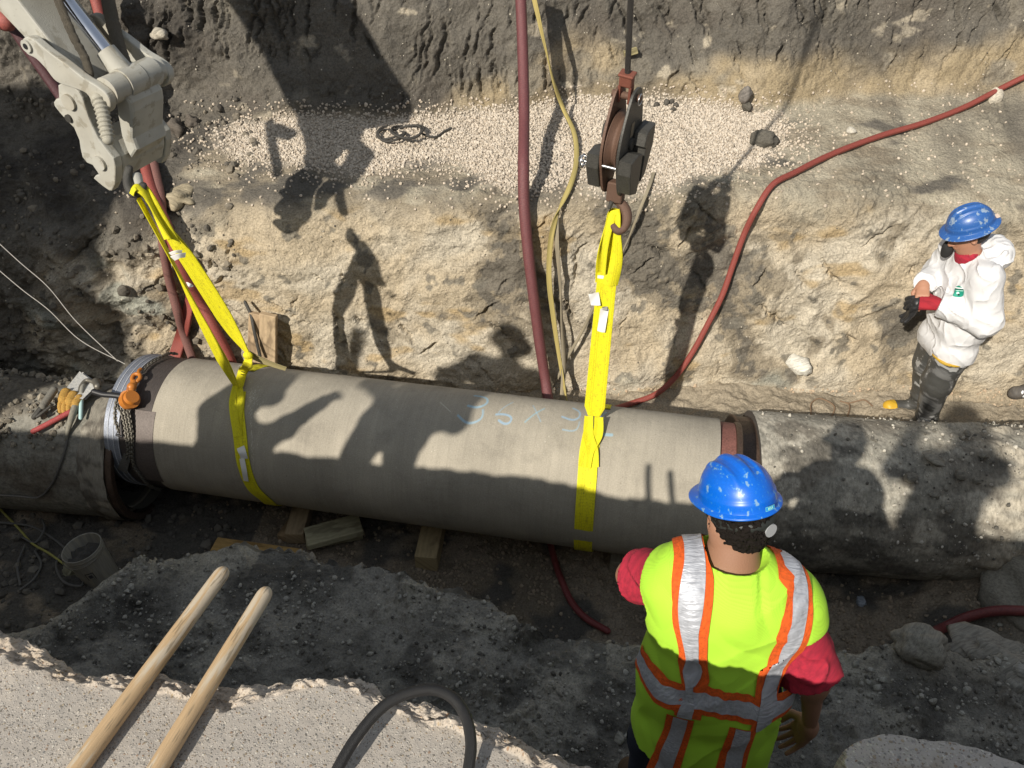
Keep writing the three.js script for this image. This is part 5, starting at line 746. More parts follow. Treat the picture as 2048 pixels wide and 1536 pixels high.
// ------------------------------------------------------------------ bucket in the dark corner
{
  const o = atY(214, 1172, -2.9); o.y = floorY(o.x, o.z) + 0.01; const t = thing('plastic_bucket', 'white plastic bucket of rubble in the dark pit corner', 'bucket', [o.x, o.y, o.z]); t.rotation.set(-0.05, 0.3, 0.16); t.scale.setScalar(0.8);
  const prof = [[0.118, 0], [0.13, 0.004], [0.148, 0.30], [0.153, 0.302], [0.153, 0.312], [0.149, 0.314], [0.15, 0.328], [0.155, 0.33], [0.155, 0.34], [0.151, 0.342], [0.152, 0.362], [0.155, 0.366], [0.152, 0.37], [0.146, 0.366], [0.125, 0.02], [0, 0.018]].map((q) => new THREE.Vector2(...q));
  const white = std({ color: col(0.36, 0.345, 0.3), roughness: 0.55, map: rep(T.hose, 2, 1), side: THREE.DoubleSide }); part('shell', new THREE.LatheGeometry(prof, 48), white, t);
  part('rubble', gridGeo(30, 20, (u, v) => { const a = u * 6.283, r = v * 0.138; return V(Math.cos(a) * r, 0.26 + 0.05 * fbm(Math.cos(a) * r * 22, Math.sin(a) * r * 22, 2, 3) - 0.02 * Math.cos(a), Math.sin(a) * r); }), std({ color: col(0.08, 0.075, 0.068), roughness: 0.95, side: THREE.DoubleSide }), t);
  part('handle', tubeGeo([...Array(13).keys()].map((i) => { const a = i / 12 * Math.PI; return V(Math.cos(a) * 0.158, 0.335 - Math.sin(a) * 0.02, 0.02 + Math.sin(a) * 0.155); }), 0.0035, 40, 6), M.chainSteel, t);
  const pr = std({ color: col(0.06, 0.06, 0.07), roughness: 0.6, side: THREE.DoubleSide }), band = (a0, a1, y0, y1) => gridGeo(10, 2, (u, v) => { const a = lerp(a0, a1, u), y = lerp(y0, y1, v), r = lerp(0.130, 0.148, y / 0.3) + 0.0015; return V(Math.sin(a) * r, y, Math.cos(a) * r); });
  part('print', [band(-0.15, 0.3, 0.20, 0.21), band(-0.15, -0.11, 0.13, 0.21), band(0.26, 0.3, 0.13, 0.21), band(-0.02, 0.18, 0.15, 0.185)], pr, t);
}
{ const o = atY(163, 1160, -2.9), t = solo('dirty_rag', (() => { const g = new THREE.IcosahedronGeometry(0.085, 5); const P = g.attributes.position; for (let i = 0; i < P.count; i++) { const v = V().fromBufferAttribute(P, i); v.multiplyScalar(1 + 0.35 * noise(v.x * 14, v.y * 14, v.z * 14) + 0.2 * noise(v.x * 34, v.y * 34, v.z * 34)); v.y *= 1.2; v.x *= 0.9; P.setXYZ(i, v.x, v.y, v.z); } g.computeVertexNormals(); return g; })(), std({ color: col(0.26, 0.25, 0.17), roughness: 0.95 }), 'crumpled dirty rag beside the white bucket', 'rag'); t.position.copy(o); t.position.y += 0.08; }
// ------------------------------------------------------------------ people: bodies as one smooth surface round a posed skeleton
function surfaceNets(f, lo, hi, cell) {
  const nx = Math.ceil((hi[0] - lo[0]) / cell) + 1, ny = Math.ceil((hi[1] - lo[1]) / cell) + 1, nz = Math.ceil((hi[2] - lo[2]) / cell) + 1, F = new Float32Array(nx * ny * nz), id = (i, j, k) => (k * ny + j) * nx + i;
  for (let k = 0; k < nz; k++) for (let j = 0; j < ny; j++) for (let i = 0; i < nx; i++) { const e = i === 0 || j === 0 || k === 0 || i === nx - 1 || j === ny - 1 || k === nz - 1; const v = f(lo[0] + i * cell, lo[1] + j * cell, lo[2] + k * cell); F[id(i, j, k)] = e ? Math.max(v, 1e-4) : v; }
  const VI = new Int32Array(nx * ny * nz).fill(-1), P = [], I = []; const c8 = [[0, 0, 0], [1, 0, 0], [0, 1, 0], [1, 1, 0], [0, 0, 1], [1, 0, 1], [0, 1, 1], [1, 1, 1]], ed = [[0, 1], [2, 3], [4, 5], [6, 7], [0, 2], [1, 3], [4, 6], [5, 7], [0, 4], [1, 5], [2, 6], [3, 7]];
  for (let k = 0; k < nz - 1; k++) for (let j = 0; j < ny - 1; j++) for (let i = 0; i < nx - 1; i++) {
    const v = c8.map(([a, b, c]) => F[id(i + a, j + b, k + c)]); let m = 0; for (let q = 0; q < 8; q++) if (v[q] < 0) m |= 1 << q; if (m === 0 || m === 255) continue;
    let x = 0, y = 0, z = 0, n = 0; for (const [a, b] of ed) if ((v[a] < 0) !== (v[b] < 0)) { const t = v[a] / (v[a] - v[b]); x += lerp(c8[a][0], c8[b][0], t); y += lerp(c8[a][1], c8[b][1], t); z += lerp(c8[a][2], c8[b][2], t); n++; }
    VI[id(i, j, k)] = P.length / 3; P.push(lo[0] + (i + x / n) * cell, lo[1] + (j + y / n) * cell, lo[2] + (k + z / n) * cell);
  }
  const quad = (a, b, c, d, fl) => { if (a < 0 || b < 0 || c < 0 || d < 0) return; fl ? I.push(a, b, c, a, c, d) : I.push(a, c, b, a, d, c); };
  for (let k = 1; k < nz - 1; k++) for (let j = 1; j < ny - 1; j++) for (let i = 1; i < nx - 1; i++) {
    const s = F[id(i, j, k)] < 0;
    if (s !== (F[id(i + 1, j, k)] < 0)) quad(VI[id(i, j - 1, k - 1)], VI[id(i, j, k - 1)], VI[id(i, j, k)], VI[id(i, j - 1, k)], s);
    if (s !== (F[id(i, j + 1, k)] < 0)) quad(VI[id(i - 1, j, k - 1)], VI[id(i - 1, j, k)], VI[id(i, j, k)], VI[id(i, j, k - 1)], s);
    if (s !== (F[id(i, j, k + 1)] < 0)) quad(VI[id(i - 1, j - 1, k)], VI[id(i, j - 1, k)], VI[id(i, j, k)], VI[id(i - 1, j, k)], s);
  }
  const g = new THREE.BufferGeometry(), pa = new Float32Array(P), N = new Float32Array(P.length), U = new Float32Array(P.length / 3 * 2), e = cell * 0.35;
  for (let q = 0; q < pa.length; q += 3) { const x = pa[q], y = pa[q + 1], z = pa[q + 2]; let a = f(x + e, y, z) - f(x - e, y, z), b = f(x, y + e, z) - f(x, y - e, z), c = f(x, y, z + e) - f(x, y, z - e); const l = Math.hypot(a, b, c) || 1; N[q] = a / l; N[q + 1] = b / l; N[q + 2] = c / l; U[q / 3 * 2] = x + z * 0.7; U[q / 3 * 2 + 1] = y + 0.3 * z; }
  g.setAttribute('position', new THREE.BufferAttribute(pa, 3)); g.setAttribute('normal', new THREE.BufferAttribute(N, 3)); g.setAttribute('uv', new THREE.BufferAttribute(U, 2)); g.setIndex(I); return g;
}
const smin = (a, b, k) => { const h = Math.max(k - Math.abs(a - b), 0) / k; return Math.min(a, b) - h * h * k * 0.25; };
function bone(x, y, z, B) { const { a, b, ra, rb, q } = B; const px = x - a[0], py = y - a[1], pz = z - a[2], dx = b[0] - a[0], dy = b[1] - a[1], dz = b[2] - a[2], L = dx * dx + dy * dy + dz * dz || 1e-9; const h = clamp((px * dx + py * dy + pz * dz) / L); const ex = px - dx * h, ey = py - dy * h, ez = (pz - dz * h) * (q || 1); return Math.sqrt(ex * ex + ey * ey + ez * ez) - lerp(ra, rb, h); }
const bn = (a, b, ra, rb = ra, q = 1) => ({ a, b, ra, rb, q });
const fieldOf = (bones, k = 0.05, grow = 0) => (x, y, z) => { let d = 1e9; for (const B of bones) d = d > 1e8 ? bone(x, y, z, B) : smin(d, bone(x, y, z, B), k); return d - grow; };
const ell = (x, y, z, c, r) => { const a = (x - c[0]) / r[0], b = (y - c[1]) / r[1], d = (z - c[2]) / r[2]; const l = Math.sqrt(a * a + b * b + d * d); return (l - 1) * Math.min(r[0], r[1], r[2]); };
const bounds = (bones, m) => { const lo = [9, 9, 9], hi = [-9, -9, -9]; for (const B of bones) for (const [p, r] of [[B.a, B.ra], [B.b, B.rb]]) for (let i = 0; i < 3; i++) { lo[i] = Math.min(lo[i], p[i] - r - m); hi[i] = Math.max(hi[i], p[i] + r + m); } return [lo, hi]; };
const add3 = (a, b, s = 1) => [a[0] + b[0] * s, a[1] + b[1] * s, a[2] + b[2] * s], sub3 = (a, b) => [a[0] - b[0], a[1] - b[1], a[2] - b[2]], nrm3 = (a) => { const l = Math.hypot(...a) || 1; return a.map((v) => v / l); }, crs = (a, b) => [a[1] * b[2] - a[2] * b[1], a[2] * b[0] - a[0] * b[2], a[0] * b[1] - a[1] * b[0]];
// a hand: wrist, direction of the fingers, direction the palm faces, side on which the thumb sits, bend of each finger in radians
function handBones(w, dir, palm, thumbSide, curl = [0.5, 0.5, 0.55, 0.6], s = 1, tc = 0.5) {
  dir = nrm3(dir); palm = nrm3(sub3(palm, dir.map((v) => v * (palm[0] * dir[0] + palm[1] * dir[1] + palm[2] * dir[2])))); let side = crs(dir, palm); if (side[0] * thumbSide[0] + side[1] * thumbSide[1] + side[2] * thumbSide[2] < 0) side = side.map((v) => -v);
  const P = (d, p, t) => add3(add3(add3(w, dir, d * s), palm, p * s), side, t * s), B = []; const out = { palm: [], fingers: [], thumb: [] };
  for (const t of [-0.027, -0.009, 0.009, 0.027]) out.palm.push(bn(P(0.012, 0, t * 0.75), P(0.085, 0, t), 0.015 * s, 0.0125 * s));
  const len = [[0.03, 0.02, 0.017], [0.042, 0.026, 0.02], [0.046, 0.029, 0.021], [0.042, 0.026, 0.02]];
  [-0.029, -0.0095, 0.0105, 0.03].forEach((t, i) => { let p = P(0.088, 0, t), a = 0; const c = curl[i]; len[i].forEach((l, j) => { a += c * (j === 0 ? 0.8 : 1); const q = add3(add3(add3(p, dir, Math.cos(a) * l * s), palm, Math.sin(a) * l * s), side, t * 0.12 * s); out.fingers.push(bn(p, q, (0.0095 - 0.0008 * j) * s, (0.0087 - 0.0009 * j) * s)); p = q; }); });
  const t0 = P(0.022, 0.004, 0.03), t1 = P(0.05, 0.012 + 0.02 * tc, 0.052), t2 = P(0.078, 0.02 + 0.03 * tc, 0.056 - 0.012 * tc), t3 = P(0.098, 0.026 + 0.04 * tc, 0.053 - 0.022 * tc); out.thumb.push(bn(t0, t1, 0.0145 * s, 0.0115 * s), bn(t1, t2, 0.011 * s, 0.0098 * s), bn(t2, t3, 0.0098 * s, 0.0085 * s));
  return out;
}
const skin = (r, g, b) => std({ color: col(r, g, b), roughness: 0.58, bumpMap: rep(T.grain, 6), bumpScale: 0.0006 });
// head with face, turned by yaw and pitch about the neck; looks along -z before that
function headField(c, yaw, pitch, s = 1) {
  const m = M4().makeRotationFromEuler(new THREE.Euler(pitch, yaw, 0, 'YXZ')).invert(), e = m.elements;
  return (x, y, z) => { const X = (x - c[0]) / s, Y = (y - c[1]) / s, Z = (z - c[2]) / s; const a = e[0] * X + e[4] * Y + e[8] * Z, b = e[1] * X + e[5] * Y + e[9] * Z, d = e[2] * X + e[6] * Y + e[10] * Z, A = Math.abs(a);
    let f = ell(a, b, d, [0, 0.03, 0.012], [0.076, 0.098, 0.096]); f = smin(f, ell(a, b, d, [0, -0.045, -0.03], [0.058, 0.068, 0.06]), 0.04); f = smin(f, ell(a, b, d, [0, -0.088, -0.062], [0.026, 0.018, 0.02]), 0.03);
    f = smin(f, bone(a, b, d, { a: [0, 0.012, -0.088], b: [0, -0.026, -0.108], ra: 0.009, rb: 0.0135, q: 1 }), 0.018); f = smin(f, ell(A, b, d, [0.014, -0.03, -0.094], [0.009, 0.008, 0.009]), 0.01); f = smin(f, ell(A, b, d, [0.03, 0.032, -0.078], [0.028, 0.009, 0.012]), 0.015);
    f = Math.max(f, -ell(A, b, d, [0.032, 0.012, -0.094], [0.017, 0.011, 0.014])); f = smin(f, ell(A, b, d, [0.032, 0.012, -0.078], [0.0125, 0.0125, 0.0125]), 0.004); f = smin(f, ell(a, b, d, [0, -0.052, -0.087], [0.025, 0.006, 0.012]), 0.008); f = smin(f, ell(a, b, d, [0, -0.063, -0.084], [0.021, 0.007, 0.012]), 0.006);
    f = smin(f, Math.max(ell(A, b, d, [0.079, -0.002, 0.008], [0.013, 0.033, 0.02]), -ell(A, b, d, [0.093, 0.0, 0.004], [0.01, 0.02, 0.011])), 0.006);
    return f * s; };
}
// hard hat about its own centre (crown centre line), front along -z
function helmetGeo(full, s = 1, rims = 1) {
  const nu = 120, nv = 54; const f = (u, v) => {
    const a = u * 2 * Math.PI, sx = Math.sin(a), cz = -Math.cos(a);                           // a = 0 at the front
    const front = Math.max(0, -cz), W = 0.113, L = 0.139, H = 0.122;
    const brim = full ? 0.03 + 0.012 * front : 0.012 + 0.052 * Math.pow(front, 2.2) + 0.004 * Math.abs(sx);
    if (v < 0.7) { const p = v / 0.7 * Math.PI / 2, r = Math.sin(p), h = Math.cos(p); const sq = Math.pow(r, 0.9); let x = sx * W * sq, z = cz * L * sq, y = H * Math.pow(h, 0.82);
      const fade = sstep(1.0, 0.75, v / 0.7) * 1; const rid = (c, w, hh) => hh * Math.exp(-Math.pow((x - c) / w, 4)) * sstep(0.115, 0.06, Math.abs(z)) * fade; const k = rid(0, 0.015, 0.010) + rid(0.047 , 0.008, 0.006) + rid(-0.047, 0.008, 0.006); const band = 0.004 * sstep(0.86, 0.9, v / 0.7);
      const n = [sx * r / W, h / H, cz * r / L], l = Math.hypot(...n); const o = k + band; return V(x + n[0] / l * o, y + n[1] / l * o, z + n[2] / l * o); }
    const t = (v - 0.7) / 0.3; const tip = (q) => V(sx * (W + 0.004 + brim * q), -0.004 - q * (full ? 0.016 : 0.01 + 0.012 * front) , cz * (L + 0.004 + brim * q));
    if (t < 0.5) return tip(t / 0.5); if (t < 0.62) { const p = tip(1); p.y -= 0.005 * ((t - 0.5) / 0.12); p.y -= 0.001; return p; } const p = tip(1 - (t - 0.62) / 0.38); p.y -= 0.006; return p; };
  const g = gridGeo(nu, nv, f, (u, v) => [u, v]); { const n = g.attributes.normal; if (n.getY(3) < 0) { const I = g.index.array; for (let i = 0; i < I.length; i += 3) { const t = I[i]; I[i] = I[i + 1]; I[i + 1] = t; } g.computeVertexNormals(); } } g.scale(s, s, s); return g;
}
function helmetMat(r, g, b, wear) { const cv = document.createElement('canvas'); cv.width = 1024; cv.height = 512; const q = cv.getContext('2d'), im = q.createImageData(1024, 512); for (let y = 0; y < 512; y++) for (let x = 0; x < 1024; x++) { const a = x / 1024 * 6.283, v = y / 512, X = Math.cos(a) * v * 2.2, Z = Math.sin(a) * v * 2.2; const w = clamp(sstep(0.46 - wear, 0.75 - wear, fbm(X * 3, Z * 3, 3 + wear * 9, 5, 0.62)) * 0.75 + sstep(0.55, 1.0, fbm(X * 9 + 3, Z * 9, 7, 5, 0.72)) * 0.5 * (wear > 0.1 ? 1 : 0.7)) , sc = 0.05 * noise(X * 40, Z * 12, 2); const o = (y * 1024 + x) * 4, c = mixc([r * (1 + sc), g * (1 + sc), b * (1 + sc)], [188, 190, 188], w * 0.85); im.data[o] = c[0]; im.data[o + 1] = c[1]; im.data[o + 2] = c[2]; im.data[o + 3] = 255; } q.putImageData(im, 0, 0); const t = new THREE.CanvasTexture(cv); t.colorSpace = THREE.SRGBColorSpace; t.flipY = false; t.wrapS = t.wrapT = THREE.RepeatWrapping; return new THREE.MeshPhysicalMaterial({ map: t, roughness: 0.38, clearcoat: 0.25, clearcoatRoughness: 0.35 }); }
// standard limbs from a table of joints
function limbs(J, w = 1) {
  const T = [bn([-0.075 * w, J.pel[1], J.pel[2]], [0.075 * w, J.pel[1], J.pel[2]], 0.125 * w), bn([J.pel[0], J.pel[1] + 0.06, J.pel[2]], J.belly, 0.13 * w), bn(add3(J.belly, [-0.07 * w, 0, 0]), add3(J.belly, [0.07 * w, 0, 0]), 0.118 * w), bn(add3(J.chest, [-0.085 * w, 0, 0]), add3(J.chest, [0.085 * w, 0, 0]), 0.118 * w), bn(J.belly, J.chest, 0.12 * w), bn(J.shL, J.shR, 0.072 * w, 0.072 * w), bn(add3(J.chest, [0, 0.03, 0]), J.neck, 0.11 * w, 0.062)];
  const arms = []; for (const s of ['L', 'R']) arms.push(bn(J['sh' + s], J['el' + s], 0.064 * w, 0.047 * w), bn(J['el' + s], J['wr' + s], 0.045 * w, 0.029));
  const legs = []; for (const s of ['L', 'R']) legs.push(bn(J['hip' + s], J['kn' + s], 0.098 * w, 0.064 * w), bn(J['kn' + s], J['an' + s], 0.06 * w, 0.042), bn(J['an' + s], add3(J['an' + s], [0, -0.05, 0]), 0.045), bn(add3(J['an' + s], [0, -0.045, 0.03]), add3(J['toe' + s], [0, 0, 0]), 0.042, 0.034));
  return { torso: T, arms, legs };
}
const noHi = () => 0;
const cloth = (r, g, b, rough = 0.85, k = 4) => std({ color: col(r, g, b), roughness: rough, map: rep(T.hose, k), bumpMap: rep(T.grain, 14), bumpScale: 0.0008 });
function putPerson(t, name, geo, mat, label) { return part(name, geo, mat, t, label); }
// ---- the worker in the vest, seen from behind
{
  const hc = at(1472, 1034, 2.3);                                     // centre of the head
  const SC = 0.97, base = V(hc.x, hc.y - 1.525 * SC, hc.z + 0.15 * SC), t = thing('person', 'worker in lime vest and blue hard hat, seen from behind in the foreground', 'person', [base.x, base.y, base.z]); t.scale.setScalar(SC);
  const J = { pel: [0, 0.93, 0.03], belly: [0, 1.08, 0.0], chest: [0, 1.27, -0.05], neck: [0, 1.42, -0.095], shL: [-0.135, 1.325, -0.065], shR: [0.175, 1.30, -0.035], elL: [-0.265, 1.18, -0.18], wrL: [-0.17, 0.94, -0.34], elR: [0.285, 1.06, 0.06], wrR: [0.325, 0.83, 0.07], hipL: [-0.1, 0.9, 0.03], hipR: [0.1, 0.9, 0.03], knL: [-0.13, 0.48, -0.02], knR: [0.13, 0.48, 0.0], anL: [-0.14, 0.1, 0.06], anR: [0.15, 0.1, 0.08], toeL: [-0.17, 0.035, -0.12], toeR: [0.19, 0.035, -0.1] };
  const w = 1.0, L = limbs(J, w), HC = [0, 1.525, -0.155], yaw = 0.42, pitch = -0.5;
  const head = headField(HC, yaw, pitch), neck = fieldOf([bn([0, 1.38, -0.075], [0, 1.50, -0.115], 0.075, 0.066)], 0.04), bodyF = fieldOf([...L.torso, ...L.arms, ...L.legs], 0.05);
  const skinM = skin(0.30, 0.155, 0.095);
  const hR = handBones(J.wrR, [-0.16, -1, -0.18], [-1, -0.1, 0.25], [0, 0.1, -1], [0.32, 0.26, 0.22, 0.18], 1.04, 0.2), hL = handBones(J.wrL, [0.5, -0.35, -0.8], [0.6, -0.4, 0.5], [0, 1, 0], [0.6, 0.6, 0.6, 0.6], 1.0, 0.6);
  const gH = (h, wr) => { const bs = [...h.palm, ...h.fingers, ...h.thumb]; const fp = fieldOf([...h.palm, bn(wr, add3(wr, sub3(h.palm[1].b, wr), 0.3), 0.027, 0.02)], 0.02), fs = h.fingers, th = fieldOf(h.thumb, 0.01); const f = (x, y, z) => { let d = fp(x, y, z); for (let i = 0; i < 12; i += 3) { let q = 1e9; for (let j = 0; j < 3; j++) q = Math.min(q, bone(x, y, z, fs[i + j])); d = smin(d, q, 0.006); } return smin(d, th(x, y, z), 0.012); }; const [lo, hi] = bounds(bs, 0.02); return surfaceNets(f, lo, hi, 0.0035); };
  const [lo, hi] = bounds([...L.torso, ...L.arms, ...L.legs], 0.03), bodyAll = (x, y, z) => smin(bodyF(x, y, z) + 0.006, Math.min(neck(x, y, z)), 0.05);
  putPerson(t, 'body', [surfaceNets(bodyAll, lo, [hi[0], 1.56, hi[2]], 0.0125), surfaceNets((x, y, z) => smin(head(x, y, z), neck(x, y, z), 0.03), [-0.14, 1.40, -0.32], [0.14, 1.76, 0.03], 0.004), gH(hR, J.wrR), gH(hL, J.wrL)], skinM);
  // hair: short black curls low round the back of the head
  const hair = (x, y, z) => { const m = M4(); const c = Math.cos(-yaw), s = Math.sin(-yaw), X = x - HC[0], Z = z - HC[2], a = c * X + s * Z, d = -s * X + c * Z, b = y - HC[1]; let f = smin(ell(a, b, d, [0, 0.022, 0.02], [0.086, 0.112, 0.104]), ell(a, b, d, [0, -0.055, 0.05], [0.06, 0.05, 0.042]), 0.04); f += 0.007 * noise(a * 75, b * 75, d * 75) + 0.004 * noise(a * 160, b * 160, d * 160); return Math.max(f, -(d + 0.028 - 0.45 * Math.max(0, -b - 0.02)), -(b + 0.108 + 0.008 * noise(a * 40, 3) - 0.5 * Math.max(0, Math.abs(a) - 0.045))); };
  putPerson(t, 'hair', surfaceNets(hair, [-0.14, 1.48, -0.30], [0.14, 1.75, 0.02], 0.004), new THREE.MeshPhysicalMaterial({ color: col(0.012, 0.0095, 0.008), roughness: 0.9, specularIntensity: 0.25 }));
  // hard hat with its strap and ratchet knob
  const hp = new THREE.Group(); hp.name = 'hard_hat'; hp.position.set(HC[0] - 0.005, HC[1] + 0.066, HC[2] - 0.02); hp.rotation.set(pitch * 0.85, yaw, 0.04, 'YXZ'); t.add(hp);
  part('shell', helmetGeo(false, 0.87), helmetMat(0, 98, 205, 0.02), hp);
  const suspend = new THREE.TorusGeometry(0.098, 0.012, 8, 60); suspend.scale(0.86, 1.04, 1.5); suspend.rotateX(Math.PI / 2); suspend.translate(0, -0.05, 0.012); part('head_band', suspend, std({ color: col(0.02, 0.023, 0.02), roughness: 0.5 }), hp);
  const kn = [cylBetween(V(0.022, -0.066, 0.10), V(0.026, -0.07, 0.12), 0.022, 0.02, 26)]; part('ratchet_knob', kn, std({ color: col(0.36, 0.37, 0.38), roughness: 0.4 }), hp);
  { const cv = document.createElement('canvas'); cv.width = 128; cv.height = 48; const q = cv.getContext('2d'); q.fillStyle = '#1f8fd6'; q.fillRect(0, 0, 128, 48); q.strokeStyle = '#9ee6b8'; q.lineWidth = 3; q.strokeRect(3, 3, 122, 42); q.fillStyle = '#b6f2c2'; q.font = 'italic bold 36px sans-serif'; q.textAlign = 'center'; q.fillText('MSA', 64, 37); const tx = new THREE.CanvasTexture(cv); tx.colorSpace = THREE.SRGBColorSpace; const g = gridGeo(10, 4, (u, v) => { const a = lerp(-0.13, 0.13, u) + 0.12, r = 1.045; return V(Math.sin(a) * 0.113 * r, 0.006 + 0.013 * (1 - v), Math.cos(a) * 0.139 * r); }, (u, v) => [u, 1 - v]); part('badge', g, std({ map: tx, roughness: 0.5, side: THREE.DoubleSide }), hp); }
  // red T-shirt
  const shirtB = [...limbs(J, 0.95).torso, bn(J.shL, J.elL, 0.066, 0.08), bn(J.shR, J.elR, 0.066, 0.084)], sf0 = fieldOf(shirtB, 0.05, 0.008);
  const nearA = (x, y, z, a, b) => bone(x, y, z, { a: add3(a, sub3(b, a), 0.12), b: add3(b, sub3(b, a), 0.2), ra: 0.125, rb: 0.14, q: 1 }) < 0;
  const cutArm = (x, y, z, sh, el, u) => { const d = sub3(el, sh), l = Math.hypot(...d), n = d.map((v) => v / l); return (x - sh[0]) * n[0] + (y - sh[1]) * n[1] + (z - sh[2]) * n[2] - l * u; };
  const shirt = (x, y, z) => { let f = sf0(x, y, z) + 0.004 * noise(x * 9, y * 16, z * 9) - 0.007 * Math.pow(Math.max(0, 1 - Math.abs(noise(x * 8 + y * 5, y * 11 - x * 6, z * 8)) * 3.4), 2); f = Math.max(f, 0.86 - y, nearA(x, y, z, J.shL, J.elL) ? cutArm(x, y, z, J.shL, J.elL, 0.86 + 0.02 * noise(y * 20, z * 20)) : -1, nearA(x, y, z, J.shR, J.elR) ? cutArm(x, y, z, J.shR, J.elR, 0.92 + 0.03 * noise(y * 20, z * 20)) : -1, -ell(x, y, z, [0, 1.475, -0.105], [0.098, 0.085, 0.105])); return f; };
  { const [a, b] = bounds(shirtB, 0.05); putPerson(t, 'shirt', surfaceNets(shirt, a, b, 0.0075), cloth(0.46, 0.02, 0.05, 0.85)); }
  // jeans and boots
  { const lb = [...L.legs.filter((_, i) => i % 4 < 2), L.torso[0]], f0 = fieldOf(lb, 0.05, 0.014); const [a, b] = bounds(lb, 0.03); putPerson(t, 'trousers', surfaceNets((x, y, z) => Math.max(f0(x, y, z) + 0.004 * noise(x * 14, y * 9, z * 14), 0.1 - y, y - 0.97), a, b, 0.012), cloth(0.025, 0.035, 0.065)); }
  for (const s of ['L', 'R']) { const bs = [bn(add3(J['an' + s], [0, 0.12, 0]), add3(J['an' + s], [0, -0.04, 0.01]), 0.062, 0.056), bn(add3(J['an' + s], [0, -0.045, 0.03]), J['toe' + s], 0.054, 0.047)]; const f0 = fieldOf(bs, 0.03); const [a, b] = bounds(bs, 0.03); putPerson(t, 'boot', surfaceNets((x, y, z) => Math.max(f0(x, y, z), 0.002 - y), a, b, 0.011), cloth(0.1, 0.06, 0.03)); }
  // vest: one loose surface, with the reflective bands lying on it
  const vb = [bn([-0.075, 0.66, 0.09], [0.075, 0.66, 0.09], 0.142), bn([-0.075, 0.8, 0.07], [0.075, 0.8, 0.07], 0.138), bn([-0.075, 1.0, 0.03], [0.075, 1.0, 0.03], 0.134), bn([-0.085, 1.2, -0.02], [0.085, 1.2, -0.02], 0.13), bn([-0.125, 1.33, -0.065], [0.15, 1.31, -0.04], 0.078), bn([-0.09, 1.3, -0.045], [0.09, 1.3, -0.045], 0.132), bn(J.shL, add3(J.shL, sub3(J.elL, J.shL), 0.2), 0.078, 0.086), bn(J.shR, add3(J.shR, sub3(J.elR, J.shR), 0.22), 0.078, 0.09)];
  const vfB = fieldOf(vb, 0.06, 0.012), vfT = fieldOf(L.torso, 0.05, 0.03), vf0 = (x, y, z) => smin(vfB(x, y, z), vfT(x, y, z), 0.03);
  const fold = (x, y, z) => { const low = sstep(1.22, 0.78, y); return low * (0.022 * noise(x * 7 + 2, y * 1.6, 3) + 0.013 * noise(x * 15, y * 3 + x * 2, 5) - 0.016) + 0.007 * Math.max(0, 1 - Math.abs(noise(x * 5 + y * 3, y * 4 - x * 2, 9)) * 4) + 0.004 * noise(x * 11, y * 8, z * 10) + 0.009 * noise(x * 5 + y * 4, y * 3, 7) - 0.006 * Math.pow(Math.max(0, 1 - Math.abs(noise(x * 4.5 - y * 5 + 3, y * 2.4 + x, z * 2)) * 4), 2); };
  const vfull = (x, y, z) => vf0(x, y, z) + fold(x, y, z);
  const hem = (x) => 0.68 + 0.035 * noise(x * 5, 2) + 0.09 * sstep(-0.02, -0.2, x) - 0.035 * Math.exp(-Math.pow((x + 0.03) / 0.05, 2));
  const vest = (x, y, z) => Math.max(vfull(x, y, z), hem(x) - y, nearA(x, y, z, J.shL, J.elL) ? cutArm(x, y, z, J.shL, J.elL, 0.26) : -1, nearA(x, y, z, J.shR, J.elR) ? cutArm(x, y, z, J.shR, J.elR, 0.3) : -1, -ell(x, y, z, [0, 1.475, -0.10], [0.11, 0.075, 0.105]), -vfull(x, y, z) - 0.03);
  T.mesh = dataTex(128, (u, v) => { const a = Math.sin(u * 6.283 * 8), b = Math.sin(v * 6.283 * 8 + (Math.floor(u * 16) % 2) * 1.6); const h = sstep(0.2, 0.9, a * b); return 1 - 0.42 * h; }); const limeTex = dataTex(128, (u, v) => { const a = Math.sin(u * 6.283 * 8), b = Math.sin(v * 6.283 * 8); const h = 1 - 0.14 * sstep(0.2, 0.9, a * b); return [h, h, h]; });
  const lime = std({ color: col(0.45, 0.80, 0.05), roughness: 0.8, map: rep(limeTex, 26), bumpMap: rep(T.mesh, 26), bumpScale: 0.0012, side: THREE.DoubleSide });
  { const [a, b] = bounds(vb, 0.06); a[1] = 0.48; putPerson(t, 'vest', surfaceNets(vest, a, b, 0.0072), lime); }
  const proj = (p, off) => { let [x, y, z] = p; for (let i = 0; i < 9; i++) { const e = 0.004, d = vfull(x, y, z) - off, gx = (vfull(x + e, y, z) - vfull(x - e, y, z)) / (2 * e), gy = (vfull(x, y + e, z) - vfull(x, y - e, z)) / (2 * e), gz = (vfull(x, y, z + e) - vfull(x, y, z - e)) / (2 * e), l = gx * gx + gy * gy + gz * gz || 1; x -= d * gx / l * 0.9; y -= d * gy / l * 0.9; z -= d * gz / l * 0.9; } return V(x, y, z); };
  const silverT = dataTex(256, (u, v) => { const n = tile(u, v, 9, 6, 3), k = 0.86 + 0.16 * n; return [k, k, k * 1.02]; });
  const orangeM = cloth(0.9, 0.135, 0.012, 0.8), silverM = std({ color: col(0.52, 0.54, 0.58), roughness: 0.42, metalness: 0.15, map: rep(silverT, 3), bumpMap: rep(silverT, 2, 8), bumpScale: 0.006 });
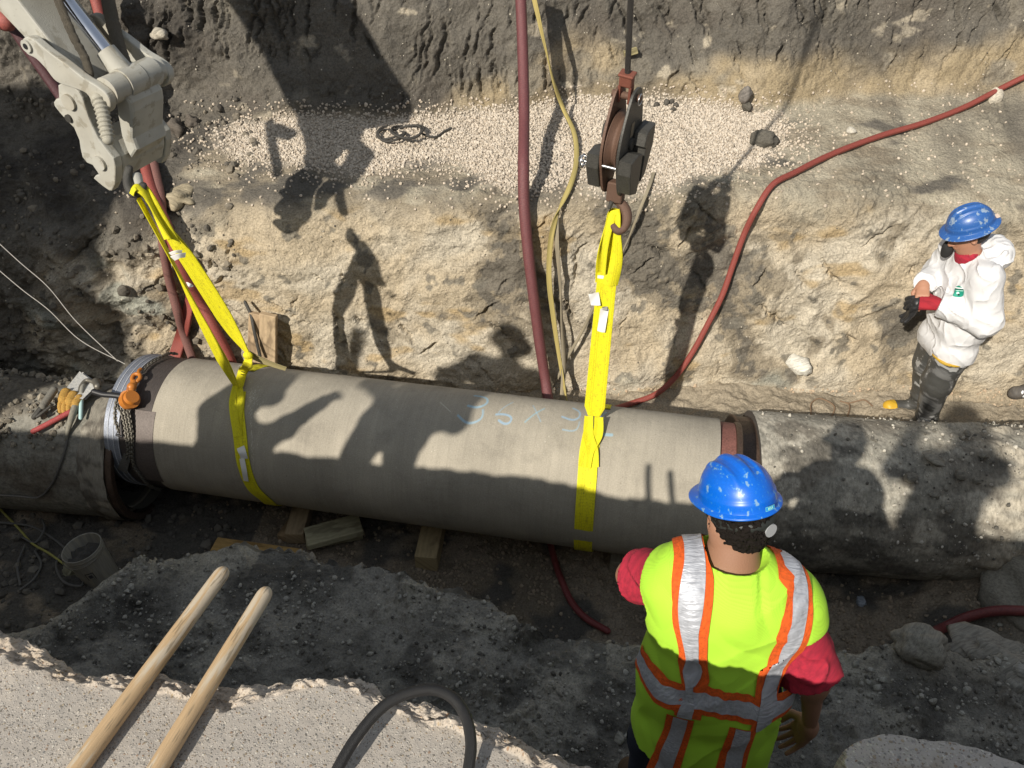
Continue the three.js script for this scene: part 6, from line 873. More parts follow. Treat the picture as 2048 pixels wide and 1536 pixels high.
  const ribbon = (pts, wd, off, dir) => { const c = new THREE.CatmullRomCurve3(pts.map((p) => V(...p)), false, 'centripetal'); const n = 64, m = 8; const g = gridGeo(m, n, (u, v) => { const p = c.getPoint(v), tg = c.getTangent(v), s = V(1, 0, 0).addScaledVector(tg, -tg.x).normalize(); const q = p.clone().addScaledVector(s, (u - 0.5) * wd); return proj([q.x, q.y, q.z], off); }, (u, v) => [u * wd * 2, v]); return g; };
  const up_ = (s) => { const e = s > 0 ? [0.035, -0.01, 0] : [0.015, 0, 0]; return [[s * 0.12, 1.02, 0.25], [s * 0.122, 1.12, 0.22], [s * 0.128, 1.25, 0.15], [s * 0.132, 1.33, 0.08], [s * 0.13, 1.40, 0.01], [s * 0.126, 1.425, -0.05], [s * 0.122, 1.40, -0.13], [s * 0.12, 1.31, -0.24]].map((p) => add3(p, e)); };
  const band = (name, pts, both = 0.1, mid = 0.05) => { const o = putPerson(t, name, ribbon(pts, both, 0.0055), orangeM); part('silver_tape', ribbon(pts, mid, 0.0082), silverM, o); };
  band('shoulder_band', up_(-1)); band('shoulder_band', up_(1));
  // bands round the waist and down the back: found by walking in toward the body from outside
  const ringAt = (phi, y, off) => { const cx = 0, cz = 0.04, sx = Math.sin(phi), cz2 = Math.cos(phi); let r = 0.5; for (let i = 0; i < 60; i++) { const d = vfull(cx + sx * r, y, cz + cz2 * r) - off; r -= d * 0.7; if (Math.abs(d) < 2e-4 || r < 0.05) break; } return V(cx + sx * r, y, cz + cz2 * r); };
  const strip = (p0, p1, off, n = 90, m = 8) => gridGeo(m, n, (u, v) => { const a = p0(v), b = p1(v); return ringAt(lerp(a[0], b[0], u), lerp(a[1], b[1], u), off); }, (u, v) => [u * 0.2, v]);
  const wy = (v) => 1.05 + 0.035 * Math.cos((v - 0.42) * 5) + 0.022 * noise(v * 7, 3) + 0.01 * noise(v * 19, 5), ph = (v) => lerp(-1.75, 1.75, v);
  const wb = (name, h0, h1, off, m) => [strip((v) => [ph(v), wy(v) - h0], (v) => [ph(v), wy(v) + h1], off), m];
  const wo = putPerson(t, 'waist_band', strip((v) => [ph(v), wy(v) - 0.05], (v) => [ph(v), wy(v) + 0.05], 0.004), orangeM); part('silver_tape', strip((v) => [ph(v), wy(v) - 0.027], (v) => [ph(v), wy(v) + 0.027], 0.0066), silverM, wo);
  for (const [p0, p1, w0, w1] of [[-0.62, -0.60, 0.205, 0.20], [0.42, 0.22, 0.2, 0.2]]) { const yy = (v) => lerp(1.0, hem(Math.sin(lerp(p0, p1, v)) * 0.2) + 0.012, v), c = (v) => lerp(p0, p1, v); const o = putPerson(t, 'back_band', strip((v) => [c(v) - w0, yy(v)], (v) => [c(v) + w1, yy(v)], 0.003, 40), orangeM); part('silver_tape', strip((v) => [c(v) - w0 * 0.52, yy(v)], (v) => [c(v) + w1 * 0.52, yy(v)], 0.0056, 40), silverM, o); }
}
// ---- the worker in the white coverall by the wall
{
  const foot = V(2.40, -2.44, -4.72), t = thing('person', 'worker in white coverall, blue hard hat and black hip boots by the trench wall', 'person', [foot.x, foot.y, foot.z]); t.rotation.y = THREE.MathUtils.degToRad(98); // facing left, partly toward the camera
  const J = { pel: [0, 0.90, 0.02], belly: [0, 1.04, 0.0], chest: [0, 1.24, -0.015], neck: [0, 1.40, -0.06], shL: [-0.185, 1.355, -0.03], shR: [0.185, 1.355, -0.04], elL: [-0.255, 1.09, 0.03], wrL: [-0.10, 1.12, -0.21], elR: [0.255, 1.11, -0.05], wrR: [0.05, 1.17, -0.255], hipL: [-0.1, 0.88, 0.02], hipR: [0.1, 0.88, 0.02], knL: [-0.10, 0.48, -0.0], knR: [0.11, 0.48, 0.03], anL: [-0.10, 0.1, 0.03], anR: [0.13, 0.1, 0.1], toeL: [-0.10, 0.04, -0.17], toeR: [0.15, 0.04, -0.10] };
  const L = limbs(J, 0.95), HC = [0, 1.555, -0.125], yaw = -0.12, pitch = -0.52; const head = headField(HC, yaw, pitch), neck = fieldOf([bn([0, 1.36, -0.05], [0, 1.50, -0.095], 0.068, 0.06)], 0.04), bodyF = fieldOf([...L.torso, ...L.arms, ...L.legs], 0.05);
  const skinM = skin(0.42, 0.21, 0.13);
  const hL = handBones(J.wrL, [0.45, -0.2, -0.88], [0.5, -0.85, 0.1], [0.3, 0.9, 0.3], [0.5, 0.45, 0.4, 0.35], 1.12, 0.3), hR = handBones(J.wrR, [-0.75, -0.35, -0.25], [-0.1, -0.9, 0.2], [0, 0.2, -1], [0.45, 0.5, 0.5, 0.5], 1.05, 0.5);
  const hf = (h, wr, grow = 0) => { const fp = fieldOf([...h.palm, bn(wr, add3(wr, sub3(h.palm[1].b, wr), 0.3), 0.028, 0.02)], 0.02), th = fieldOf(h.thumb, 0.01); return (x, y, z) => { let d = fp(x, y, z); for (let i = 0; i < 12; i += 3) { let q = 1e9; for (let j = 0; j < 3; j++) q = Math.min(q, bone(x, y, z, h.fingers[i + j])); d = smin(d, q, 0.006); } return smin(d, th(x, y, z), 0.012) - grow; }; };
  const hb = (h) => bounds([...h.palm, ...h.fingers, ...h.thumb], 0.03);
  { const [lo, hi] = bounds([...L.torso, ...L.arms, ...L.legs], 0.03), [a, b] = hb(hR), [c, d] = hb(hL); putPerson(t, 'body', [surfaceNets((x, y, z) => smin(bodyF(x, y, z) + 0.012, neck(x, y, z), 0.05), lo, [hi[0], 1.53, hi[2]], 0.0125), surfaceNets((x, y, z) => smin(head(x, y, z), neck(x, y, z), 0.03), [-0.14, 1.36, -0.32], [0.14, 1.72, 0.06], 0.005), surfaceNets(hf(hR, J.wrR), a, b, 0.004), surfaceNets(hf(hL, J.wrL, -0.002), c, d, 0.004)], skinM); }
  const hairF = (x, y, z) => Math.max(ell(x, y, z, [HC[0], HC[1] + 0.03, HC[2] + 0.025], [0.082, 0.1, 0.1]) + 0.004 * noise(x * 90, y * 90, z * 90), -(z - HC[2] + 0.01 - 0.3 * (y - HC[1]))); putPerson(t, 'hair', surfaceNets(hairF, [-0.12, 1.45, -0.3], [0.12, 1.72, 0.06], 0.006), std({ color: col(0.015, 0.012, 0.01), roughness: 0.8 }));
  const hp = new THREE.Group(); hp.name = 'hard_hat'; hp.position.set(HC[0], HC[1] + 0.072, HC[2] - 0.012); hp.rotation.set(pitch * 0.85, yaw, 0, 'YXZ'); t.add(hp); part('shell', helmetGeo(true, 0.94), helmetMat(44, 92, 160, 0.16), hp);
  part('sticker', gridGeo(4, 3, (u, v) => V(lerp(0.015, -0.03, u), -0.0015, lerp(0.136, 0.156, v))), std({ color: col(0.7, 0.55, 0.45), roughness: 0.7, side: THREE.DoubleSide }), hp);
  // red shirt collar, coverall with hood, folds
  const cb = [...L.torso, bn(J.shL, J.elL, 0.078, 0.08), bn(J.elL, J.wrL, 0.075, 0.056), bn(J.shR, J.elR, 0.078, 0.078), bn(J.elR, J.wrR, 0.07, 0.052), bn([-0.08, 0.74, 0.03], [0.09, 0.74, 0.02], 0.125), bn([-0.06, 0.95, 0.04], [0.06, 0.95, 0.04], 0.145)];
  const cf0 = fieldOf(cb, 0.04, 0.014); const wr = (x, y, z) => { const a = x * 0.9 + y * 0.5, q = noise(x * 6 + 3, y * 5.5, z * 6), r = 1 - Math.abs(noise(x * 5 + q, y * 7 - x * 3, z * 5)) * 2.6, r2 = 1 - Math.abs(noise(x * 15 + 5, y * 13 + z * 6, z * 15 - x * 4)) * 2.4; return -0.009 * Math.pow(Math.max(0, r), 2) - 0.003 * Math.pow(Math.max(0, r2), 2) + 0.006 * q; };
  const neckHole = (x, y, z) => -ell(x, y, z, [0, 1.45, -0.10], [0.085, 0.095, 0.088]);
  const cut = (x, y, z, a, b, u) => { const d = sub3(b, a), l = Math.hypot(...d), n = d.map((v) => v / l); return (x - a[0]) * n[0] + (y - a[1]) * n[1] + (z - a[2]) * n[2] - l * u; };
  const nearArm = (x, y, z, a, b) => bone(x, y, z, { a, b, ra: 0.11, rb: 0.11, q: 1 }) < 0;
  const cov = (x, y, z) => { let f = cf0(x, y, z) + wr(x, y, z); f = Math.max(f, 0.645 + 0.02 * noise(x * 9, z * 9, 1) - y, neckHole(x, y, z)); const e = (wr_, el) => add3(wr_, sub3(wr_, el), 0.35); if (nearArm(x, y, z, J.wrL, e(J.wrL, J.elL))) f = Math.max(f, cut(x, y, z, J.elL, J.wrL, 0.97)); if (nearArm(x, y, z, J.wrR, e(J.wrR, J.elR))) f = Math.max(f, cut(x, y, z, J.elR, J.wrR, 0.95)); return f; };
  const white = std({ color: col(0.70, 0.70, 0.71), roughness: 0.72, bumpMap: rep(T.grain, 10), bumpScale: 0.0005 });
  { const [a, b] = bounds(cb, 0.05); a[1] = 0.6; const cvl = putPerson(t, 'coverall', surfaceNets(cov, a, b, 0.0085), white);
    const hoodF = (x, y, z) => { let f = smin(ell(x, y, z, [0, 1.44, 0.09], [0.135, 0.075, 0.085]), ell(x, y, z, [0, 1.41, 0.0], [0.165, 0.045, 0.09]), 0.05) + 0.010 * noise(x * 13, y * 13, z * 13) - 0.008 * Math.max(0, 1 - Math.abs(noise(x * 16, y * 10, z * 12)) * 3); return Math.max(f, neckHole(x, y, z)); }; part('hood', surfaceNets(hoodF, [-0.24, 1.3, -0.14], [0.24, 1.56, 0.24], 0.007), white, cvl); 
    // round green badge on the chest
    const cvs = document.createElement('canvas'); cvs.width = cvs.height = 128; const q = cvs.getContext('2d'); q.fillStyle = '#12907a'; q.fillRect(0, 0, 128, 128); q.fillStyle = '#eef4f2'; q.save(); q.translate(64, 40); q.rotate(0.45); q.fillRect(-80, -24, 160, 14); q.fillStyle = '#1b2b2a'; q.fillRect(-60, -9, 120, 9); q.fillStyle = '#c9efe4'; q.fillRect(-44, 8, 88, 7); q.restore(); q.fillStyle = '#d5f2ea'; q.beginPath(); q.arc(64, 84, 15, 0, 7); q.fill(); q.fillStyle = '#12302c'; q.beginPath(); q.arc(52, 98, 12, 0, 7); q.fill(); const tx = new THREE.CanvasTexture(cvs); tx.colorSpace = THREE.SRGBColorSpace;
    const bd = nrm3([-0.5, 0.1, -1]), bx = nrm3(crs([0, 1, 0], bd)), by = crs(bd, bx), bc = [-0.085, 1.225, -0.02], pr = (a, r) => { const o = add3(add3(bc, bx, Math.cos(a) * r), by, Math.sin(a) * r); let t_ = 0.4; for (let i = 0; i < 50; i++) { const q = add3(o, bd, t_), d = cov(...q) - 0.003; t_ -= d * 0.7; if (Math.abs(d) < 3e-4) break; } return V(...add3(o, bd, t_)); };
    part('badge', gridGeo(24, 5, (u, v) => pr(u * 6.283, v * 0.036), (u, v) => [0.5 - 0.5 * v * Math.cos(u * 6.283), 0.5 + 0.5 * v * Math.sin(u * 6.283)]), std({ map: tx, roughness: 0.6, side: THREE.DoubleSide }), cvl, 'round green badge');
  }
  putPerson(t, 'shirt_collar', surfaceNets((x, y, z) => Math.max(fieldOf([bn([0, 1.36, -0.05], [0, 1.415, -0.075], 0.08, 0.076)], 0.02)(x, y, z), -neck(x, y, z) - 0.0), [-0.12, 1.32, -0.2], [0.12, 1.55, 0.06], 0.007), cloth(0.42, 0.02, 0.045));
  // hip boots: dirty black rubber with yellow rim and yellow toes
  const bootT = dataTex(512, (u, v) => { const n = sstep(0.1, 0.6, tile(u, v, 9, 3, 5, 0.6)), m = sstep(0.5, 0.75, tile(u, v, 14, 8, 4, 0.65)); const k = 0.06 + 0.09 * n + 0.3 * m; return [k, k, k * 0.98]; }); const rubber = std({ map: rep(bootT, 1.1), roughness: 0.48, bumpMap: rep(T.soilBump, 1.5), bumpScale: 0.003 }), yellow = std({ color: col(0.58, 0.36, 0.03), roughness: 0.5, map: rep(T.hose, 1) });
  for (const s of ['L', 'R']) { const an = J['an' + s], kn = J['kn' + s], toe = J['toe' + s], hip = J['hip' + s]; const up = bn(add3(hip, [0, -0.06, 0]), kn, 0.128, 0.098), sh = bn(kn, add3(an, [0, 0.03, 0]), 0.095, 0.07), ft = bn(add3(an, [0, -0.05, 0.035]), toe, 0.055, 0.05); const f0 = fieldOf([up, sh, bn(an, add3(an, [0, -0.05, 0.02]), 0.066, 0.056), ft], 0.04), fl_ = (x, y, z) => f0(x, y, z) + 0.007 * noise(x * 9, y * 9, z * 9) + 0.0025 * noise(x * 20, y * 24, z * 20) - 0.008 * Math.exp(-Math.pow((y - 0.17) / 0.02, 2)); const topY = (x) => 0.715 + 0.1 * (x - hip[0]); const tz = toe[2] + 0.035; const [a, b] = bounds([up, sh, ft], 0.03);
    const bt = putPerson(t, 'boot', surfaceNets((x, y, z) => Math.max(fl_(x, y, z), 0.004 - y, y - topY(x), tz - z), a, b, 0.009), rubber); part('toe_cap', surfaceNets((x, y, z) => Math.max(fl_(x, y, z) - 0.002, 0.004 - y, z - tz), [toe[0] - 0.09, -0.02, toe[2] - 0.09], [toe[0] + 0.09, 0.15, tz + 0.02], 0.007), yellow, bt); part('foxing_strip', surfaceNets((x, y, z) => Math.max(fl_(x, y, z) - 0.003, 0.006 - y, y - 0.03, z - (an[2] + 0.02)), [toe[0] - 0.12, -0.02, toe[2] - 0.09], [toe[0] + 0.12, 0.06, an[2] + 0.05], 0.007), yellow, bt); part('rim', surfaceNets((x, y, z) => Math.max(fl_(x, y, z) - 0.003, topY(x) - 0.012 - y, y - topY(x) - 0.006), a, b, 0.009), yellow, bt); }
  // gloves: a red one with black grip on the left hand, its limp mate hanging from the fingers
  { const [a, b] = hb(hL), f = hf(hL, J.wrL, 0.006); const red = cloth(0.36, 0.016, 0.03, 0.85, 2), blk = std({ color: col(0.02, 0.02, 0.021), roughness: 0.45 }); const dir = nrm3([0.45, -0.2, -0.88]); const dd = (x, y, z) => (x - J.wrL[0]) * dir[0] + (y - J.wrL[1]) * dir[1] + (z - J.wrL[2]) * dir[2]; const gl = putPerson(t, 'glove', surfaceNets((x, y, z) => Math.max(f(x, y, z), dd(x, y, z) - 0.105), a, b, 0.004), red, 'red glove'); part('glove_fingers', surfaceNets((x, y, z) => Math.max(f(x, y, z) - 0.001, 0.103 - dd(x, y, z)), a, b, 0.004), blk, gl);
    const w2 = add3(J.wrL, [0.06, -0.03, -0.095]), h2 = handBones(w2, [0.1, -1, -0.15], [0.3, 0.2, -1], [1, 0, 0], [0.15, 0.2, 0.15, 0.25], 0.92, 0.2); const [c, d] = hb(h2); putPerson(t, 'spare_glove', surfaceNets(hf(h2, w2, 0.006), c, d, 0.0045), blk, 'limp black glove being pulled on'); }
  // respirator hanging at the throat
  putPerson(t, 'mask', surfaceNets((x, y, z) => ell(x, y, z, [0.05, 1.425, -0.185], [0.036, 0.058, 0.04]) + 0.006 * noise(x * 20, y * 20, z * 20), [-0.04, 1.3, -0.3], [0.16, 1.52, -0.12], 0.008), std({ color: col(0.018, 0.018, 0.018), roughness: 0.85 }), 'black mask under the chin');
}
// ---- bystanders outside the frame whose shadows fall into the trench
function bystander(label, pos, turn, J, hat, shirtC) {
  const t = thing('person', label, 'person', pos); t.rotation.y = turn; const L = limbs(J, 1.05), HC = [J.neck[0], J.neck[1] + 0.165, J.neck[2] - 0.03]; const hL = handBones(J.wrL, nrm3(sub3(J.wrL, J.elL)), [0, -1, 0.3], [1, 0, 0]), hR = handBones(J.wrR, nrm3(sub3(J.wrR, J.elR)), [0, -1, 0.3], [-1, 0, 0]);
  const hands = [hL, hR].map((h) => [...h.palm, ...h.fingers, ...h.thumb]); const all = [...L.torso, ...L.arms, ...L.legs], f = fieldOf([...all, bn(J.neck, HC, 0.06)], 0.05), hd = headField(HC, 0, -0.2); const [lo, hi] = bounds(all, 0.05); hi[1] = Math.max(hi[1], HC[1] + 0.16);
  part('body', [surfaceNets((x, y, z) => smin(f(x, y, z), hd(x, y, z), 0.02), lo, hi, 0.02), ...hands.map((h) => { const [a, b] = bounds(h, 0.02); return surfaceNets(fieldOf(h, 0.008), a, b, 0.007); })], skin(0.36, 0.2, 0.13), t);
  const sb = [...L.torso, L.arms[0], L.arms[2], L.arms[1], L.arms[3]]; { const q = fieldOf(sb, 0.05, 0.022), [a, b] = bounds(sb, 0.05); part('jacket', surfaceNets((x, y, z) => Math.max(q(x, y, z) + 0.006 * noise(x * 12, y * 12, z * 12), 0.8 - y, -ell(x, y, z, add3(J.neck, [0, 0.08, -0.02]), [0.08, 0.08, 0.08])), a, b, 0.02), cloth(...shirtC), t); }
  const lb = [...L.legs]; { const q = fieldOf(lb, 0.04, 0.016), [a, b] = bounds(lb, 0.04); part('trousers', surfaceNets((x, y, z) => Math.max(q(x, y, z), 0.12 - y, y - 0.95), a, b, 0.02), cloth(0.04, 0.05, 0.08), t); part('boots', surfaceNets((x, y, z) => Math.max(q(x, y, z), -y, y - 0.14), a, b, 0.016), cloth(0.12, 0.08, 0.05), t); }
  const h = new THREE.Group(); h.name = 'hard_hat'; h.position.set(HC[0], HC[1] + 0.05, HC[2]); h.rotation.x = -0.15; t.add(h); part('shell', helmetGeo(true), helmetMat(...hat, 0.05), h);
  return t;
}
const stand = (o) => ({ pel: [0, 0.93, 0.02], belly: [0, 1.08, 0], chest: [0, 1.27, 0], neck: [0, 1.43, -0.03], shL: [-0.19, 1.38, 0], shR: [0.19, 1.38, 0], elL: [-0.27, 1.1, 0.04], wrL: [-0.24, 0.88, -0.1], elR: [0.27, 1.1, 0.04], wrR: [0.24, 0.88, -0.1], hipL: [-0.1, 0.9, 0.02], hipR: [0.1, 0.9, 0.02], knL: [-0.12, 0.48, -0.02], knR: [0.12, 0.48, -0.02], anL: [-0.14, 0.1, 0.04], anR: [0.14, 0.1, 0.04], toeL: [-0.17, 0.04, -0.14], toeR: [0.17, 0.04, -0.14], ...o });
const turnTo = (x, z) => Math.atan2(-x, -z);
bystander('signalman with both arms stretched toward the pipe, outside the picture at left', [-3.36, -1.45, -1.32], turnTo(0.7, -0.7), stand({ elL: [-0.2, 1.55, -0.24], wrL: [-0.2, 1.75, -0.44], elR: [0.22, 1.36, -0.29], wrR: [0.24, 1.42, -0.58] }), [200, 160, 20], [0.3, 0.3, 0.1]);
bystander('man standing legs apart with hands on hips, outside the picture at left', [-2.42, -0.78, -1.16], turnTo(0.4, -0.9), stand({ elL: [-0.4, 1.2, 0.04], wrL: [-0.24, 1.05, -0.08], elR: [0.31, 1.16, 0.08], wrR: [0.2, 1.0, -0.05], knL: [-0.15, 0.48, 0], knR: [0.15, 0.48, 0], anL: [-0.2, 0.1, 0.04], anR: [0.2, 0.1, 0.04], toeL: [-0.24, 0.04, -0.12], toeR: [0.24, 0.04, -0.12] }), [220, 220, 220], [0.12, 0.2, 0.4]);
bystander('photographer holding up a phone on the slab edge, outside the picture', [0.1, 0.0, 0.42], 0, stand({ elL: [-0.3, 1.25, -0.12], wrL: [-0.2, 1.5, -0.27], elR: [0.3, 1.25, -0.12], wrR: [0.12, 1.5, -0.27] }), [230, 230, 230], [0.1, 0.12, 0.16]);
// ------------------------------------------------------------------ gravel, crumbs, stones
function rockGeo(seed, det = 1, rough = 0.3, flat = 1) { let g = new THREE.IcosahedronGeometry(1, det); g = mergeVertices((() => { g.deleteAttribute('normal'); g.deleteAttribute('uv'); return g; })(), 1e-4); const P = g.attributes.position; for (let i = 0; i < P.count; i++) { const v = V().fromBufferAttribute(P, i); const k = 1 + rough * noise(v.x * 1.3 + seed, v.y * 1.3, v.z * 1.3) + 0.4 * rough * noise(v.x * 3 + seed, v.y * 3, v.z * 3 + 4); P.setXYZ(i, v.x * k, v.y * k * flat, v.z * k * (0.85 + 0.2 * noise(seed, 3))); } g = g.toNonIndexed(); g.computeVertexNormals(); return g; }
const _m = M4(), _q = new THREE.Quaternion(), _s = V(), _e = new THREE.Euler();
function scatter(name, geo, mat, list) { // list of [position, size, tint]
  const im = new THREE.InstancedMesh(geo, mat, list.length), r = RNG(list.length + 3), c = new THREE.Color();
  list.forEach(([p, s, t], i) => { _e.set(r() * 6.28, r() * 6.28, r() * 6.28); _q.setFromEuler(_e); _s.set(s * (0.75 + 0.5 * r()), s * (0.6 + 0.4 * r()), s * (0.75 + 0.5 * r())); im.setMatrixAt(i, _m.compose(p, _q, _s)); im.setColorAt(i, c.setRGB(...t)); });
  im.name = numbered(name); im.userData.kind = 'stuff'; im.castShadow = im.receiveShadow = true; scene.add(im); return im;
}
const stoneM = std({ color: col(1, 1, 1), roughness: 0.92 }), peb = rockGeo(3, 0, 0.5), peb1 = rockGeo(8, 1, 0.45);
const wallAt = (x, s) => { let j = 0; while (j < WALL.ns && WALL.smap[j + 1] < s) j++; const i = Math.round((x - WALL.x0) / WALL.dx), k = (j * WALL.W + clamp(i, 0, WALL.nx)) * 3; return [V(WALL.P[k], WALL.P[k + 1], WALL.P[k + 2]), V(WALL.N[k], WALL.N[k + 1], WALL.N[k + 2])]; };
const tone = (r, a, b, j = 0.08) => { const t = r(); const k = 1 + (r() - 0.5) * 2 * j; return mixc(a, b, t).map((v) => v * k); };
{
  const r = RNG(41), L = []; let guard = 0;
  while (L.length < 24000 && guard++ < 320000) { const x = -3.0 + r() * 4.9, s = 2.02 + r() * 1.0; const g = inGravel(x, s); if (r() > Math.pow(g, 1.6)) continue; const [p, n] = wallAt(x + (r() - 0.5) * 0.01, s); p.x += (r() - 0.5) * 0.01; p.z += (r() - 0.5) * 0.012; const sz = 0.0065 + 0.007 * Math.pow(r(), 1.8); p.addScaledVector(n, sz * (0.1 + 0.7 * r())); L.push([p, sz, r() < 0.16 ? tone(r, [0.5, 0.42, 0.33], [0.34, 0.29, 0.23], 0.14) : tone(r, [0.61, 0.54, 0.45], [0.5, 0.435, 0.355], 0.14)]); }
  guard = 0; let m = 0; while (m < 1500 && guard++ < 90000) { const x = -3.4 + r() * 6.4, s = 1.95 + r() * 1.15; const g = inGravel(x, s), near = Math.max(inGravel(x + 0.25, s), inGravel(x - 0.25, s), inGravel(x, s + 0.16), inGravel(x, s - 0.16)); if (g > 0.5 || r() > 0.10 + 0.75 * near) continue; const [p, n] = wallAt(x, s); p.x += (r() - 0.5) * 0.01; const sz = 0.006 + 0.008 * r(); p.addScaledVector(n, sz * 0.3); L.push([p, sz, tone(r, [0.62, 0.53, 0.43], [0.42, 0.36, 0.28])]); m++; }
  scatter('bench_gravel', peb, stoneM, L);
}
{ // crumbs and pale specks on the cut faces, and clods at the left
  const r = RNG(43), L = [];
  for (let i = 0; i < 5200; i++) { const x = -5 + r() * 8.4, up = r() < 0.5, s = up ? 3.02 + r() * 0.9 : 1.05 + r() * 0.9; if (fbm(x * 2.3, s * 3, 5, 3) + 0.2 * (x < -2.4 ? 1 : 0) < 0.05 && r() < 0.8) continue; const [p, n] = wallAt(x, s); const sz = 0.0025 + 0.006 * Math.pow(r(), 3); p.addScaledVector(n, sz * 0.3); L.push([p, sz, r() < 0.4 ? tone(r, [0.6, 0.55, 0.46], [0.42, 0.38, 0.3]) : tone(r, [0.2, 0.175, 0.135], [0.1, 0.09, 0.075])]); }
  for (let i = 0; i < 1500; i++) { const x = -5 + r() * 2.6, s = 1.02 + r() * 2.1; if (noise(x * 2, s * 3, 2) < -0.05) continue; const [p, n] = wallAt(x, s); const sz = 0.008 + 0.03 * Math.pow(r(), 3); p.addScaledVector(n, sz * 0.25); L.push([p, sz, tone(r, [0.22, 0.19, 0.145], [0.1, 0.09, 0.075])]); }
  for (let i = 0; i < 2600; i++) { const x = -2.2 + r() * 6, s = 0.45 + r() * 0.62; const [p, n] = wallAt(x, s); const sz = 0.005 + 0.009 * r(); p.addScaledVector(n, sz * 0.4); L.push([p, sz, tone(r, [0.56, 0.42, 0.29], [0.4, 0.32, 0.23])]); }
  scatter('soil_crumbs', peb, stoneM, L);
}
{ // pit floor gravel and rubble
  const r = RNG(47), L = [];
  for (let i = 0; i < 13000; i++) { const x = -2.7 + r() * 5.6, z = -2.3 - r() * 2.2; const mud = fbm(x * 1.8 + 4, z * 2.1, 8, 4) + (x < -2.2 ? 0.5 : 0) + 0.25 * sstep(1, 2, x); if (mud > 0.16 && r() < 0.85) continue; const sz = 0.007 + 0.0105 * Math.pow(r(), 1.6); L.push([V(x, floorY(x, z) + 0.02 * Math.max(0, fbm(x * 16, z * 16, 1, 3)) + sz * 0.3, z), sz, tone(r, [0.33, 0.265, 0.19], [0.2, 0.165, 0.125])]); }
  for (let i = 0; i < 420; i++) { const a = r() * 6.28, d = Math.pow(r(), 0.7) * 0.55, x = 1.45 + Math.cos(a) * d * 1.3, z = -2.72 + Math.sin(a) * d * 0.6; const sz = 0.01 + 0.028 * Math.pow(r(), 2); L.push([V(x, floorY(x, z) + sz * 0.4, z), sz, tone(r, [0.42, 0.38, 0.31], [0.22, 0.2, 0.165])]); }
  for (let i = 0; i < 700; i++) { const x = -4.6 + r() * 2.3, z = -2.2 - r() * 1.6; const sz = 0.01 + 0.035 * Math.pow(r(), 3); L.push([V(x, floorY(x, z) + sz * 0.3, z), sz, tone(r, [0.16, 0.145, 0.12], [0.08, 0.075, 0.065])]); }
  scatter('pit_gravel', peb, stoneM, L);
}
const ledgeAt = (x, z) => { // the ledge surface, from the depth buffer of the photograph where it shows
  const q = toPx(V(x, -1.62, z)); if (q[0] < 0 || q[0] > 2047 || q[1] < 0 || q[1] > 1535) return null; const k = Math.floor(q[1] / 4) * 512 + Math.floor(q[0] / 4); const d = ZB[k]; if (d > 4.3 || Math.abs(d - q[2]) > 0.4) return null; return at(q[0], q[1], d); };
{
  const r = RNG(53), L = [];
  for (let i = 0; i < 26000; i++) { const x = -2.7 + r() * 5.1, z = -0.95 - r() * 1.65; if (fbm(x * 2.6, z * 2.6, 6, 3) < -0.05 && r() < 0.72) continue; const p = ledgeAt(x, z); if (!p) continue; const sz = 0.0022 + 0.0125 * Math.pow(r(), 5); p.y += sz * 0.3; L.push([p, sz, r() < 0.6 ? tone(r, [0.40, 0.385, 0.34], [0.24, 0.228, 0.2]) : tone(r, [0.17, 0.16, 0.135], [0.075, 0.07, 0.062])]); }
  scatter('ledge_crumbs', peb, stoneM, L);
}
{
  const r = RNG(59), L = []; const t0 = tFor(RIGHT, 1524, 940);
  for (let i = 0; i < 1500; i++) { const t = t0 + 0.03 + r() * 1.9, a = -0.7 + r() * 2.3; if (r() > 0.2 + 0.8 * sstep(0.3, 1.2, t - t0)) continue; const sz = 0.003 + 0.013 * Math.pow(r(), 4); L.push([onPipe(RIGHT, t, a, RIGHT.R + 0.006 + 0.05 * sstep(0.9, 1.6, t - t0) * sstep(1.5, 0.6, Math.abs(a - 0.5))), sz, r() < 0.55 ? tone(r, [0.55, 0.52, 0.45], [0.36, 0.33, 0.28]) : tone(r, [0.16, 0.15, 0.125], [0.08, 0.075, 0.065])]); }
  for (let i = 0; i < 900; i++) { const t = LEFT.t - 0.35 - r() * 1.3, a = -0.7 + r() * 1.5; if (noise(t * 3, a * 3, 8) < -0.15) continue; const sz = 0.005 + 0.03 * Math.pow(r(), 3); L.push([onPipe(LEFT, t, a, LEFT.R + 0.035 * sstep(-0.35, -1.0, t - LEFT.t) + 0.004), sz, tone(r, [0.34, 0.3, 0.235], [0.18, 0.16, 0.125])]); }
  scatter('pipe_dirt', peb, stoneM, L);
}
